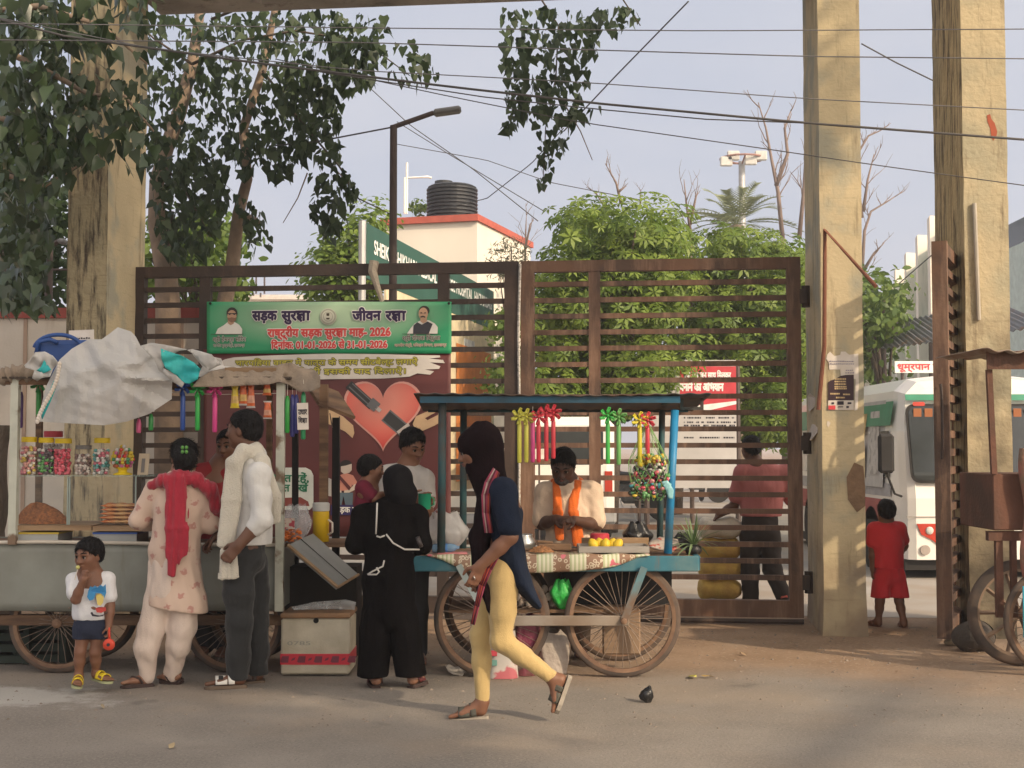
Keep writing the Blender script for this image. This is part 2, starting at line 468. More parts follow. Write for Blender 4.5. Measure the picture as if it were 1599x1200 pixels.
# ground
def ground_mat():
 m=bpy.data.materials.new('dusty asphalt and soil');m.use_nodes=True
 n,l=m.node_tree.nodes,m.node_tree.links;b=n['Principled BSDF']
 tc=n.new('ShaderNodeTexCoord');sx=n.new('ShaderNodeSeparateXYZ');l.new(tc.outputs['Object'],sx.inputs[0])
 def noise(s,d=6,rough=.55):
  t=n.new('ShaderNodeTexNoise');t.inputs['Scale'].default_value=s;t.inputs['Detail'].default_value=d;t.inputs['Roughness'].default_value=rough
  l.new(tc.outputs['Object'],t.inputs['Vector']);return t.outputs['Fac']
 def math_(op,a,c):
  x=n.new('ShaderNodeMath');x.operation=op
  for i,v in enumerate((a,c)):
   if hasattr(v,'is_output'):l.new(v,x.inputs[i])
   else:x.inputs[i].default_value=v
  return x.outputs[0]
 def rng_(v,a,c,lo=0,hi=1):
  x=n.new('ShaderNodeMapRange');x.inputs[1].default_value=a;x.inputs[2].default_value=c;x.inputs[3].default_value=lo;x.inputs[4].default_value=hi
  x.interpolation_type='SMOOTHSTEP';l.new(v,x.inputs[0]);return x.outputs[0]
 def mix(f,a,c):
  x=n.new('ShaderNodeMix');x.data_type='RGBA'
  if hasattr(f,'is_output'):l.new(f,x.inputs[0])
  else:x.inputs[0].default_value=f
  for v,k in ((a,6),(c,7)):
   if hasattr(v,'is_output'):l.new(v,x.inputs[k])
   else:x.inputs[k].default_value=(*v,1)
  return x.outputs[2]
 asp=mix(rng_(noise(1.3),.3,.7),(.205,.182,.160),(.27,.24,.21))
 asp=mix(rng_(noise(60,3),.45,.75),asp,(.30,.265,.23))
 asp=mix(rng_(noise(95,2),.60,.72),asp,(.10,.09,.08))
 soil=mix(rng_(noise(2.1),.3,.7),(.26,.175,.115),(.34,.235,.16))
 soil=mix(rng_(noise(34,4),.5,.72),soil,(.40,.30,.21))
 wob=math_('MULTIPLY',math_('SUBTRACT',noise(.9,7),.5),2.6)
 ed=math_('ADD',sx.outputs['Y'],wob)
 ed=math_('ADD',ed,math_('MULTIPLY',sx.outputs['X'],.22))
 c=mix(rng_(ed,8.2,9.8),asp,soil)
 c=mix(math_('MULTIPLY',rng_(noise(.7,8),.46,.68),.55),c,(.33,.265,.205))
 sp_=noise(3.2,8,.7)
 ex=math_('MULTIPLY',math_('ADD',sx.outputs['X'],3.02),.95);ey=math_('MULTIPLY',math_('SUBTRACT',sx.outputs['Y'],7.95),1.7)
 rr=math_('SQRT',math_('ADD',math_('MULTIPLY',ex,ex),math_('MULTIPLY',ey,ey)),0)
 rr=math_('ADD',rr,math_('MULTIPLY',math_('SUBTRACT',sp_,.5),1.7))
 c=mix(rng_(rr,.72,.38,0,.8),c,(.44,.42,.39))
 c=mix(rng_(noise(1.7,5),.63,.74,0,.45),c,(.075,.068,.06))
 l.new(c,b.inputs['Base Color']);b.inputs['Roughness'].default_value=.88;b.inputs['Specular IOR Level'].default_value=.2
 bp=n.new('ShaderNodeBump');bp.inputs['Strength'].default_value=.55;bp.inputs['Distance'].default_value=.012
 l.new(math_('ADD',noise(48,5,.7),math_('MULTIPLY',noise(5,4),1.2)),bp.inputs['Height']);l.new(bp.outputs[0],b.inputs['Normal'])
 return m
mb=MB()
mb.add([(-700,-300,0),(700,-300,0),(700,1500,0),(-700,1500,0)],[(0,1,2,3)])
g=bpy.data.meshes.new('ground');g.from_pydata([tuple(p) for p in mb.v],[],mb.f);g.materials.append(ground_mat())
go=bpy.data.objects.new('ground',g);COL.objects.link(go);tag(go,'dusty road edge of worn asphalt turning to reddish soil','ground',kind='structure')
m_yard=M('yard concrete',(.36,.33,.30),rough=.9,scale=.8,col2=(.30,.25,.2),bump=.2)
m_lane=M('yard lane',(.24,.235,.23),rough=.9,scale=.7,col2=(.30,.27,.23),bump=.2)
mb=MB();mb.add([Gt(-9,.55,.004),Gt(16,.55,.004),Gt(16,120,.004),Gt(-9,120,.004)],[(0,1,2,3)])
tag(mb.build('courtyard_paving',m_yard),'pale concrete courtyard behind the gate','paving',kind='structure')
mb=MB();mb.add([Gt(-8,5.5,.009),Gt(15,3.6,.009),Gt(15,17,.009),Gt(-8,19,.009)],[(0,1,2,3)])
tag(mb.build('inner_road',m_lane),'grey lane crossing the courtyard','road',kind='structure')
# pillars and beam
m_pil=M('ochre limewash',(.53,.44,.28),rough=.9,scale=2.2,col2=(.36,.34,.26),lo=.50,hi=.60,bump=.2,bscale=34,streak=((.24,.19,.12),.30,9.0),base=((.25,.18,.125),.9),trowel=.9)
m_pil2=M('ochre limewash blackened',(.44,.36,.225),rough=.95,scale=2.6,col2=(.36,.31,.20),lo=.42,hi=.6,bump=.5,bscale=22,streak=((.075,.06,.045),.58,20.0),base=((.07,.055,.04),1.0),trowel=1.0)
m_pil3=M('ochre limewash sooty',(.51,.425,.275),rough=.95,scale=2.2,col2=(.40,.36,.25),lo=.45,hi=.6,bump=.4,bscale=26,streak=((.22,.17,.11),.3,9.0),base=((.05,.041,.033),3.0),trowel=.9)  # dark foot: soot together with the rusty cart's shadow painted in
m_conc=M('old concrete',(.44,.41,.38),rough=.95,scale=1.5,col2=(.26,.24,.22),bump=.3,streak=((.15,.13,.12),.3,3.0))
m_paper=M('paper',(.72,.66,.60),rough=.85,scale=9,col2=(.62,.55,.47))
m_ink=M('print ink',(.035,.03,.04),rough=.7)
m_cream=M('aged plaster',(.62,.50,.36),rough=.9)
m_brown=M('bare plaster',(.22,.14,.085),rough=.95,scale=20,bump=.4)
V0,V1=-0.66,0.46
PH=7.2
def pillar(px0,px1,label,mats,V1=V1):
 a,b=u_at(px0,V0),u_at(px1,V0)
 r=thing('gate_pillar',label,'pillar',Gt((a+b)/2,(V0+V1)/2,0))
 mb=MB()
 NZ=36
 rng=np.random.default_rng(int(px0))
 rings=[]
 for i in range(NZ+1):
  z=-0.05+PH*i/NZ
  w=lambda:rng.normal()*.0016
  fl=.012*max(0,1-z/.3) if z<.3 else 0
  rings.append([(a-fl+w(),V0-fl+w(),z),(b+fl+w(),V0-fl+w(),z),(b+fl+w(),V1+w(),z),(a-fl+w(),V1+w(),z)])
 vs=[p for rg in rings for p in rg];fs=[];mi=[]
 for i in range(NZ):
  for k in range(4):
   k2=(k+1) % 4
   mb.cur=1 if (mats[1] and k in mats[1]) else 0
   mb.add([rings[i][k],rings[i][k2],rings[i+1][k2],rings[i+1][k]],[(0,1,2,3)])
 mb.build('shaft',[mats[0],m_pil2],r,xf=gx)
 return r,a,b
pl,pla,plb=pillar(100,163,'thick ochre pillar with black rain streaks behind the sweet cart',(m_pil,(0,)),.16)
p1,p1a,p1b=pillar(1284,1350,'sunlit ochre pillar carrying torn paper posters',(m_pil,()))
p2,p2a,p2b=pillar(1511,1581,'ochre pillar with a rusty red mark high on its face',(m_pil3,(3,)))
zb=z_at(230,24,V1)
beam=MB();beam.box((plb+.003,V0+.02,zb),(p1a-.003,V1-.0,zb+.55),xf=gx)
for k in range(3):
 uu=plb+1.0+1.75*k
 beam.lathe([(.05,-.03),(.05,.02)],c=(uu,V1-.28,zb),n=12,xf=gx)
tag(beam.build('gate_beam',m_conc),'grey concrete beam bridging the two tall ochre pillars','beam')
def paint_patch(parent,name,poly_px,mat,v=V0,lift=.004,thick=.002):
 fr=lambda a,b,c=0:Gt(a,v-lift-c,b)
 mb=MB();mb.poly([(u_at(x,v,y),z_at(x,y,v)) for x,y in poly_px][::-1],fr,thick);return mb.build(name,mat,parent)
tp=thing('torn_poster','ragged white remains of a paper notice pasted on the ochre pillar','poster',Gt(u_at(1315,V0),V0,2.1))
paint_patch(tp,'sheet',[(1292,553),(1296,549),(1303,556),(1312,554),(1313,549),(1320,549),(1326,554),(1340,552),(1341,600),(1339,640),(1334,641),(1336,592),(1313,588),(1312,577),(1295,577),(1294,566),(1290,560)],m_paper)
mb=MB();fr1=lambda a,b,c=0:Gt(a,V0-.009-c,b)
for yy,x0,x1 in ((565,1296,1335),(569,1297,1334),(579,1322,1332),(583,1321,1333)):
 x=x0
 rr=random.Random(yy)
 while x<x1:
  w=rr.uniform(1.2,3.6)
  mb.poly([(u_at(q,V0),z_at(q,y,V0)) for q,y in ((x,yy),(x,yy-1.3),(x+w,yy-1.3-rr.random()),(x+w,yy))][::-1],fr1);x+=w+1
mb.build('lettering',M('faded ink',(.25,.22,.30)),tp)
dp=thing('concert_poster','small dark poster with gold lettering on the ochre pillar','poster',Gt(u_at(1313,V0),V0,1.8))
paint_patch(dp,'sheet',[(1293,597),(1297,594),(1304,592),(1312,587),(1320,585.5),(1333,585),(1333,625),(1293,625)],M('poster dark',(.045,.022,.03),rough=.5),lift=.0085)
paint_patch(dp,'footer',[(1293,625.2),(1333,625.2),(1333,640),(1293,640)],m_paper,lift=.0085)
mb=MB();fr2=lambda a,b,c=0:Gt(a,V0-.0125-c,b)
def prect(x0,y0,x1,y1):mb.poly([(u_at(x,V0),z_at(x,y,V0)) for x,y in ((x0,y0),(x0,y1),(x1,y1),(x1,y0))],fr2)
rr=random.Random(4)
for yy,x0,x1 in ((592,1305,1322),(596,1304,1322),(600,1304,1322),(604,1304,1323),(607,1304,1323),(615,1297,1312),(616,1317,1328),(621,1306,1320)):
 x=x0
 while x<x1:w=rr.uniform(1.5,3.5);prect(x,yy-1.4,min(x+w,x1),yy+1);x+=w+.5
mb.build('gold_lettering',M('gold print',(.55,.40,.22)),dp)
mb=MB();prect(1294,633,1305,639.5);mb.build('red_panel',M('red print',(.62,.07,.08)),dp)
mb=MB()
for x0,y0,x1,y1 in ((1308,626.5,1318,632),(1299,628,1303,631),(1324,628,1330,631),(1309,634.5,1317,636),(1322,634,1326,637)):prect(x0,y0,x1,y1)
mb.build('small_print',m_ink,dp)
for i,(poly,lab) in enumerate((
 ([(1264,618),(1270,614),(1274,622),(1273,634),(1268,642),(1264,640)],'curled scrap of pale paper on the dark flank of the ochre pillar'),
 ([(1263,682),(1268,662),(1276,664),(1277,676),(1271,688)],'lower scrap of pale paper stuck to the flank of the ochre pillar'))):
 v_of=lambda x:V0+(1284-x)/26.0*(V1-V0)
 fr3=lambda a,b,c=0:Gt(p1a-.012-c-.02*math.sin((b*30)),a,b)
 mb=MB();mb.poly([(v_of(x),z_at(x,y,v_of(x)*.5)) for x,y in poly],lambda a,b,c=0:fr3(a,b,c),.002)
 tag(mb.build('paper_scrap',m_paper),lab,'paper')
paint_patch(p1,'bare_patch',[(1322,745),(1334,722),(1348,728),(1351,760),(1351,790),(1338,800),(1324,780)],m_brown,lift=.003)
paint_patch(p1,'lime_flecks',[(1292,657),(1297,660),(1294,667),(1291,664)],m_paper,lift=.003)
paint_patch(p2,'rust_mark',[(1541,180),(1546,178),(1548,186),(1553,192),(1557,205),(1556,212),(1551,220),(1548,214),(1546,200),(1542,190)],M('red oxide',(.38,.09,.045)),lift=.003)
mb=MB();mb.tube([Gt(u_at(1527,V0),V0-.02,z_at(1527,318,V0)),Gt(u_at(1531,V0),V0-.02,z_at(1531,500,V0))],.017,8)
mb.build('conduit',M('grey pvc',(.42,.38,.32)),p2)
mb=MB()
mb.tube([Gt(p1a-.03,V0-.03,z_at(1272,640,V0)),Gt(p1a+.02,V0-.04,z_at(1290,540,V0)),Gt(u_at(1291,V0),V0-.04,z_at(1291,360,V0)),Gt(u_at(1366,V0-.3),V0-.45,z_at(1366,447,V0-.45))],.017,8)
tag(mb.build('bent_pipe',M('rusty pipe',(.17,.065,.04),rough=.8,scale=20,bump=.3)),'rusty pipe bent into a hook on the poster pillar','pipe')
# gates
m_gate=M('rusting brown gate paint',(.044,.031,.026),rough=.65,scale=5,col2=(.068,.044,.034),lo=.45,hi=.7,bump=.15,streak=((.09,.058,.042),.3,8.0))  # darker copy of the gate paint, shade put into the colour
m_gate2=M('dusty brown gate paint',(.095,.060,.045),rough=.75,scale=4,col2=(.155,.085,.055),lo=.42,hi=.6,bump=.15,streak=((.23,.14,.095),.5,9.0))  # lighter copy, sunlight put into the colour, plus rust streaks
def leaf_gate(u0,u1,label,stiles,lower_mat_from):
 r=thing('gate_leaf',label,'gate',Gt((u0+u1)/2,0,0))
 zt,zb_=3.055,.06
 f=MB();w=.115
 f.box((u0,-.045,zb_),(u0+w,.045,zt),xf=gx);f.box((u1-w,-.045,zb_),(u1,.045,zt),xf=gx)
 f.box((u0+w,-.043,zt-.095),(u1-w,.043,zt-.001),xf=gx);f.box((u0+w,-.043,zb_+.001),(u1-w,.043,zb_+.14),xf=gx)
 f.build('frame',m_gate if lower_mat_from is None else m_gate2,r)
 for a in stiles:
  st=MB();st.box((a-.048,-.036,zb_+.14),(a+.048,.036,zt-.095),xf=gx)
  st.build('stile',m_gate if lower_mat_from is None else m_gate2,r)
 sl=MB();z=zt-.20
 k=0
 while z>zb_+.19:
  sl.box((u0+w,-.024,z-.021),(u1-w,.024,z+.021),xf=gx);z-=.1372;k+=1
 sl.build('slats',m_gate if lower_mat_from is None else m_gate2,r)
 ue=u0 if lower_mat_from is None else u1
 s_=-1 if lower_mat_from is None else 1
 for zz in (zt-.33,1.5,.35):
  h=MB();h.lathe([(.035,-.09),(.035,.09)],c=(ue+s_*.045,.0,zz),n=10,xf=gx);h.box((ue-.01,-.05,zz-.06),(ue+s_*.05,.02,zz+.06),xf=gx)
  h.build('hinge',m_gate,r)
 return r
um=u_at(811.5)
leaf_gate(0.0,um-.012,'dark gate leaf behind the road safety banner',[u_at(319),u_at(692.5)],None)
uR=u_at(1252)
leaf_gate(um+.012,uR,'rusty brown slatted gate leaf behind the fruit cart',[u_at(929)],1)
mb=MB();mb.tube([Gt(um+.01,-.055,3.03),Gt(um-.004,-.06,2.4),Gt(um+.006,-.06,1.7),Gt(um,-.06,.9),Gt(um+.002,-.058,.3)],.013,6)
tag(mb.build('drop_chain',M('worn steel',(.45,.42,.38),metal=.6,rough=.5,scale=60,var=.5)),'steel chain hanging down the seam between the two gate leaves','chain')
mb=MB();mb.tube([Gt(um+.1,-.03,.028),Gt(uR,-.03,.028)],.022,6)
tag(mb.build('gate_rail',m_gate),'low iron threshold rail under the brown gate leaf','rail')
mb=MB();mb.tube([Gt(u_at(585),-.06,3.07),Gt(u_at(583),-.07,2.98),Gt(u_at(590),-.07,2.86),Gt(u_at(598),-.06,2.72)],[.045,.04,.028,.02],7)
tag(mb.build('knotted_rag',M('rag',(.36,.31,.25),scale=20,bump=.5)),'pale rag tied over the gate top above the green banner','rag')
A,B=P(1471,700,9.95),P(1497,700,10.95)
wu=Vector((B.x-A.x,B.y-A.y,0));wl_=wu.length;wu.normalize();wv=Vector((-wu.y,wu.x,0))
wx=lambda p:Vector((A.x,A.y,0))+wu*p[0]+wv*p[1]+Vector((0,0,p[2]))
r=thing('wicket_gate','narrow rusty gate leaf swung open edge on beside the dark pillar','gate',wx((wl_/2,0,0)))
f=MB();f.box((0,-.055,.06),(.055,.055,3.0),xf=wx);f.box((wl_-.06,-.045,.06),(wl_,.045,3.0),xf=wx)
f.box((.055,-.043,2.9),(wl_-.06,.043,2.998),xf=wx);f.box((.055,-.043,.062),(wl_-.06,.043,.19),xf=wx);f.build('frame',m_gate2,r)
f=MB();z=2.8
while z>.26:f.box((.055,-.03,z-.028),(wl_-.06,.03,z+.028),xf=wx);z-=.1372
f.build('slats',m_gate2,r)
f=MB();f.tube([wx((-.02,.0,1.93)),wx((-.05,-.01,1.85)),wx((-.05,-.01,1.5)),wx((-.02,0,1.38))],.011,6)
f.build('pull_handle',m_gate,r)
# compound wall at the rear of the sweet cart
m_wall=M('white lime wall',(.62,.57,.51),rough=.9,scale=1.2,col2=(.50,.45,.39),bump=.15,streak=((.40,.34,.28),.25,4.0))
m_redb=M('red oxide coping',(.27,.065,.055),rough=.8,scale=4,streak=((.15,.05,.04),.3,6))
WY=14.2
x0,x1=-9.0,P(345,700,WY).x
zc=P(50,481,WY).z;zc2=P(50,497,WY).z
r=thing('boundary_wall','white boundary wall with a dark red coping behind the streaked pillar','wall',((x0+x1)/2,WY,0))
mb=MB();mb.box((x0,WY,-.05),(x1,WY+.22,zc2));mb.build('wall_face',m_wall,r)
mb=MB();mb.box((x0,WY-.04,zc2+.001),(x1+.04,WY+.26,zc));mb.build('coping',m_redb,r)
mb=MB()
for px in (37,282):q=P(px,700,WY);mb.box((q.x-.02,WY-.014,0),(q.x+.02,WY-.002,zc2))
mb.build('panel_joint',M('joint',(.36,.26,.2)),r)
mb=MB();rng=np.random.default_rng(5)
mb.sm=True
q0=P(-6,700,11.2)
def rub(i,j):
 a=i*2*math.pi;z=j*1.65
 rr=.23*(1+.25*math.sin(3*a+4*z)+.15*math.sin(7*z+a*2))*(1-.25*j)
 return Vector((q0.x-.1+rr*math.cos(a)*1.0,q0.y+rr*math.sin(a),z))
mb.grid(rub,14,16);top=len(mb.v)
tag(mb.build('tree_stump',M('dark bark',(.085,.065,.05),scale=9,bump=.9,bscale=30)),'dark weathered stump standing behind the end of the sweet cart','stump')
# hospital yard: buildings, hoardings, lamps
m_white=M('cream wall paint',(.74,.68,.58),rough=.85,scale=.8,var=.06,streak=((.50,.45,.38),.15,2.0))
m_teal=M('teal paint',(.10,.42,.38),rough=.8,var=.1)
m_glass=M('dark window glass',(.03,.04,.05),rough=.15,spec=.6)
m_tank=M('black tank plastic',(.022,.024,.028),rough=.45,spec=.4)
m_pole=M('brown pole paint',(.075,.055,.05),rough=.6)
m_galv=M('galvanised pole',(.42,.42,.42),rough=.5,metal=.4)
c0=P(745,335,30.0);cl=P(600,335,30.6);cr=P(828,372,34.0)
bt=thing('stair_tower','cream stair tower with a red roof edge beyond the gate','building',(c0.x,c0.y,0))
zt=c0.z
def wallbox(mb,a,b,h0,h1,t):
 a,b=Vector((a.x,a.y,0)),Vector((b.x,b.y,0));d=(b-a).normalized();nrm=Vector((-d.y,d.x,0))
 mb.add([a+Vector((0,0,h0)),b+Vector((0,0,h0)),b+nrm*t+Vector((0,0,h0)),a+nrm*t+Vector((0,0,h0)),
 a+Vector((0,0,h1)),b+Vector((0,0,h1)),b+nrm*t+Vector((0,0,h1)),a+nrm*t+Vector((0,0,h1))],
 [(0,3,2,1),(4,5,6,7),(0,1,5,4),(1,2,6,5),(2,3,7,6),(3,0,4,7)])
bl_=cl+(cr-c0)
def prism(mb,pts,h0,h1,grow=0.0):
 ctr=sum((Vector((p.x,p.y,0)) for p in pts),Vector())/len(pts)
 q=[Vector((p.x,p.y,0))+(Vector((p.x,p.y,0))-ctr).normalized()*grow for p in pts];n=len(q)
 mb.add([p+Vector((0,0,h0)) for p in q]+[p+Vector((0,0,h1)) for p in q],
 [tuple(reversed(range(n))),tuple(range(n,2*n))]+[(i,(i+1) % n,(i+1) % n+n,i+n) for i in range(n)])
mb=MB();prism(mb,[cl,c0,cr,bl_],0,zt-.15);mb.build('wall',m_white,bt)
mb=MB();prism(mb,[cl,c0,cr,bl_],zt-.149,zt,.12);mb.build('roof_edge',M('red roof edge',(.42,.10,.07),rough=.8),bt)
tk=P(706,333,31.2)
tank=thing('water_tank','ribbed black water tank on the flat roof of the cream stair tower','tank',(tk.x,tk.y,zt))
prof=[(.56,.0)]
for k in range(9):
 z=.06+k*.085
 prof+=[(.56,z),(.60,z+.02),(.60,z+.055),(.56,z+.075)]
mb=MB();mb.sm=False;mb.lathe(prof+[(.57,.84),(.50,.88),(.2,.92),(0,.93)],c=(tk.x,tk.y,zt),n=28);mb.build('drum',m_tank,tank)
mb=MB();mb.lathe([(.21,.90),(.21,.99),(.0,1.0)],c=(tk.x-.2,tk.y,zt),n=16);mb.build('lid',m_tank,tank)
pp=lambda x,y:P(x,y,30.8)
mb=MB();mb.tube([pp(635,334),pp(635.5,254)],.03,6);mb.tube([pp(632,334),pp(632,278),pp(668,276),pp(674,278)],.03,6)
tag(mb.build('roof_pipe',M('white pipe',(.80,.78,.74))),'thin white water pipe rising from the cream tower roof','pipe')
ba,bb=P(573,348,17.6),P(771,409,25.4)
hb=thing('college_hoarding','long green hospital hoarding with white English lettering','hoarding',(ba.x,ba.y,0))
uv=Vector((bb.x-ba.x,bb.y-ba.y,0));HL=uv.length
frh=frame((ba.x,ba.y,0),uv,(0,0,1));zt_h=ba.z;zb_h=P(573,434,17.6).z
m_hgreen=M('green flex print',(.035,.10,.08),rough=.55,scale=1.5)
mb=MB();mb.box((0,0,-.03),(HL,1,0));mb.v=[frh(p.x,zb_h+p.y*(zt_h-zb_h),p.z) for p in mb.v];mb.build('green_band',m_hgreen,hb)
mb=MB();hh=zt_h-zb_h
write(mb,'SHEIKH BHIKHARI MEDICAL COLLEGE HOSPITAL, HAZARIBAG',frh,.30,zb_h+hh*.50,hh*.36,width=HL-.5,bold=.035,w=.006)
mb.build('lettering',M('white print',(.75,.76,.74)),hb)
mb=MB()
mb.box((.9,.75,-.03),(HL,zb_h-.002,-.004));mb.v=[frh(p.x,p.y,p.z) for p in mb.v];mb.build('notice_board',M('cream flex',(.66,.56,.38),rough=.6),hb)
rr=random.Random(3)
for i in range(3):
 for j in range(4):
  x=2.0+i*1.75+rr.uniform(-.15,.15);y=zb_h-.35-j*.42
  if j==3 or (i==1 and j==2):continue
  w_,h_=rr.uniform(.6,.9),rr.uniform(.2,.3)
  mb=MB();mb.add([frh(x,y-h_,.004),frh(x+w_,y-h_,.004),frh(x+w_,y,.004),frh(x,y,.004)],[(0,1,2,3)])
  mb.build('notice_panel',M('pale notice print',(.68,.68,.66),col2=(.42,.42,.45),scale=9,lo=.5,hi=.62),hb)
mb=MB();fx=lambda x,y:frh(x,y,.006)
mb.add([fx(HL-3.0,.9),fx(HL-.25,.9),fx(HL-.25,P(765,552,25).z),fx(HL-3.0,P(765,552,25).z)],[(0,1,2,3)])
mb.build('orange_panel',M('orange print',(.58,.20,.05),rough=.6),hb)
mb=MB();mb.tube([frh(-.04,0,-.05),frh(-.04,zt_h+.02,-.05)],.05,8);mb.build('post',m_galv,hb)
mb=MB();mb.tube([frh(HL,0,-.05),frh(HL,zt_h+.0,-.05)],.05,8);mb.build('post',M('green post',(.05,.16,.10)),hb)
def lamp(name,label,Y,base_px,top_py,arm,rad):
 b=P(base_px,700,Y);t=P(base_px,top_py,Y)
 r=thing(name,label,'street lamp',(b.x,b.y,0))
 mb=MB();mb.tube([(b.x,b.y,0),(b.x,b.y,2.2),(b.x,b.y,t.z)],[rad*1.15,rad,rad*.85],12);mb.build('pole',m_pole,r)
 a0,a1,a2=P(*arm[0],Y),P(*arm[1],Y),P(*arm[2],Y)
 mb=MB();mb.tube([a0,a1],rad*.6,8);mb.build('arm',m_pole,r)
 mb=MB();d=(a2-a1);fr=frame(a1,d,(0,1,0));L=d.length
 mb.box((0,-.07,-.035),(L,.07,.025),bev=.02);mb.v=[fr(p.x,p.y,p.z) for p in mb.v]
 mb.build('lamp_head',M('lamp housing',(.16,.16,.16),rough=.5),r)
 return r
lamp('street_lamp','slim street lamp with a slanting arm rising above the banner gate',13.2,612.5,196,((612,199),(677,176),(720,170)),.042)
lamp('street_lamp','rusty lamp pole behind the red coping of the boundary wall',15.2,72,385,((72,388),(92,376),(104,377)),.05)
mb=MB();a=P(70,700,15.0)
for k in (-.9,-.3,.75):mb.tube([(a.x+k,a.y,2.9),(a.x+k,a.y,P(70,420,15).z)],.012,5)
mb.tube([(a.x-1.1,a.y,P(70,421,15).z),(a.x+.8,a.y,P(70,421,15).z)],.012,5)
tag(mb.build('wall_railing',m_pole),'thin iron railing standing on the red coping','railing')
Ym=62.0;b=P(1162,700,Ym);t=P(1162,252,Ym)
r=thing('floodlight_mast','tall pale mast carrying a ring of floodlights above the palm','mast',(b.x,Ym,0))
mb=MB();mb.tube([(b.x,Ym,0),(b.x,Ym,t.z)],[.24,.15],12);mb.build('pole',m_galv,r)
mb=MB();mb.tube([(b.x+1.0*math.cos(k*math.pi/8),Ym+1.0*math.sin(k*math.pi/8),t.z+.12) for k in range(17)],.05,6)
for k in range(4):mb.tube([(b.x,Ym,t.z-.15),(b.x+math.cos(k*1.57),Ym+math.sin(k*1.57),t.z+.12)],.04,5)
mb.build('ring',M('mast red',(.30,.16,.13)),r)
for (px,py) in ((1145,243),(1188,243),(1134,252),(1172,250)):
 q=P(px,py,Ym-.6);mb=MB();mb.box((q.x-.28,q.y-.1,q.z-.22),(q.x+.28,q.y+.12,q.z+.22),bev=.04)
 mb.build('floodlight',M('lamp glass',(.55,.54,.50),rough=.3),r)
Ya=62
af=lambda s:Vector((15.6+.2*(s-44),s,0))
r=thing('apartment_building','white and teal apartment block with upright fins past the pillars','building',af(60))
A0,A1=af(49),af(82);d=(A1-A0).normalized();nv=Vector((d.y,-d.x,0))
wall=MB();wallbox(wall,A1,A0,0,9.2,6);wall.build('wall',M('pale teal wall',(.50,.58,.54),rough=.85),r)
for s in (50,54.5,59.5,65,71,78):
 p=af(s);mb=MB();q=p-nv*0
 dirn=Vector((-.97,-.24,0))
 mb.add([p+dirn*1.3+Vector((0,0,0)),p+d*.9+dirn*1.3,p+d*.9,p,
 p+dirn*1.3+Vector((0,0,10.1)),p+d*.9+dirn*1.3+Vector((0,0,10.1)),p+d*.9+Vector((0,0,10.1)),p+Vector((0,0,10.1))],
 [(0,3,2,1),(4,5,6,7),(0,1,5,4),(1,2,6,5),(2,3,7,6),(3,0,4,7)])
 fin =mb.build('fin',m_white,r)
 for zz in (2.6,5.4,8.2):
  mb=MB();a_=p+d*1.6+dirn*.06;b_=p+d*3.6+dirn*.06
  mb.add([a_+Vector((0,0,zz-1.3)),a_+Vector((0,0,zz)),b_+Vector((0,0,zz)),b_+Vector((0,0,zz-1.3))],[(0,1,2,3)])
  mb.build('window',m_glass,r)
for zz in (3.4,6.2,9.0):
 mb=MB();a_=af(49.2)+Vector((-.5,-.12,0));b_=af(82)
 wallbox(mb,b_+Vector((-.4,-.1,0)),a_,zz,zz+.7,.4);mb.build('teal_band',m_teal,r)
q0,q1=P(1560,700,36),P(1700,700,30)
r=thing('teal_balcony_block','teal balcony block peeping out past the last ochre pillar','building',(q0.x,q0.y,0))
mb=MB();wallbox(mb,q0,q1,0,P(1590,388,35).z,5);mb.build('wall',M('pale teal wall',(.50,.58,.54)),r)
for zz in (3.0,5.4):
 mb=MB();wallbox(mb,q0-Vector((0,.5,0)),q1-Vector((0,.5,0)),zz,zz+.75,.4);mb.build('balcony',m_teal,r)
 mb=MB();wallbox(mb,q0-Vector((0,.04,0)),q1-Vector((0,.04,0)),zz+.8,zz+1.9,.03);mb.build('window',m_glass,r)
for (xa,xb,ytop,Y,lab,rc) in ((330,470,468,70,'long low white building far behind the banner gate',(.55,.5,.45)),(1330,1408,505,80,'pale flat roofed building beyond the hanging tree',(.5,.46,.42))):
 a_,b_=P(xa,ytop,Y),P(xb,ytop,Y)
 r=thing('low_building',lab,'building',(a_.x,Y,0));mb=MB();mb.box((a_.x,Y,0),(b_.x,Y+7,a_.z));mb.build('wall',m_white,r)
 mb=MB();mb.box((a_.x-.2,Y-.2,a_.z+.002),(b_.x+.2,Y+7.2,a_.z+.25));mb.build('roof',M('roof slab',rc),r)
 n_=6
 for k in range(n_):
  xx=a_.x+(b_.x-a_.x)*(k+.5)/n_;mb=MB();mb.box((xx-.5,Y-.02,a_.z-2.2),(xx+.5,Y-.005,a_.z-.9));mb.build('window',m_glass,r)
for k,(px,py) in enumerate(((400,432),(413,430),(396,462),(407,464))):
 q=P(px,py,69 if k<2 else 68.6)
 mb=MB();mb.tube([(q.x,q.y,P(400,468,70).z+.2),q],.05,5)
 tag(mb.build('roof_rod',m_pole),'bare iron rod sticking up from the long low building','rod','iron rods on the far roof')
sh0,sh1=P(1378,545,27),P(1500,528,24)
r=thing('tin_shed','open shed with a dark tin roof above the white bus','shed',(sh0.x,sh0.y,0))
mb=MB()
def roof(i,j):
 a_=sh0.lerp(P(1640,508,21.5),i);return a_+Vector((.5*j,3.6*j,.75*j+.02*math.sin(i*160)))
mb.grid(roof,120,2);mb.build('tin_roof',M('grey tin',(.16,.16,.17),rough=.55,metal=.3,streak=((.20,.11,.06),.4,2)),r,solid=.01)
for t_ in (0.02,.35,.7):
 q=sh0.lerp(P(1640,508,21.5),t_);mb=MB();mb.tube([(q.x,q.y+.1,0),(q.x,q.y+.1,q.z)],.05,8);mb.build('post',m_pole,r)
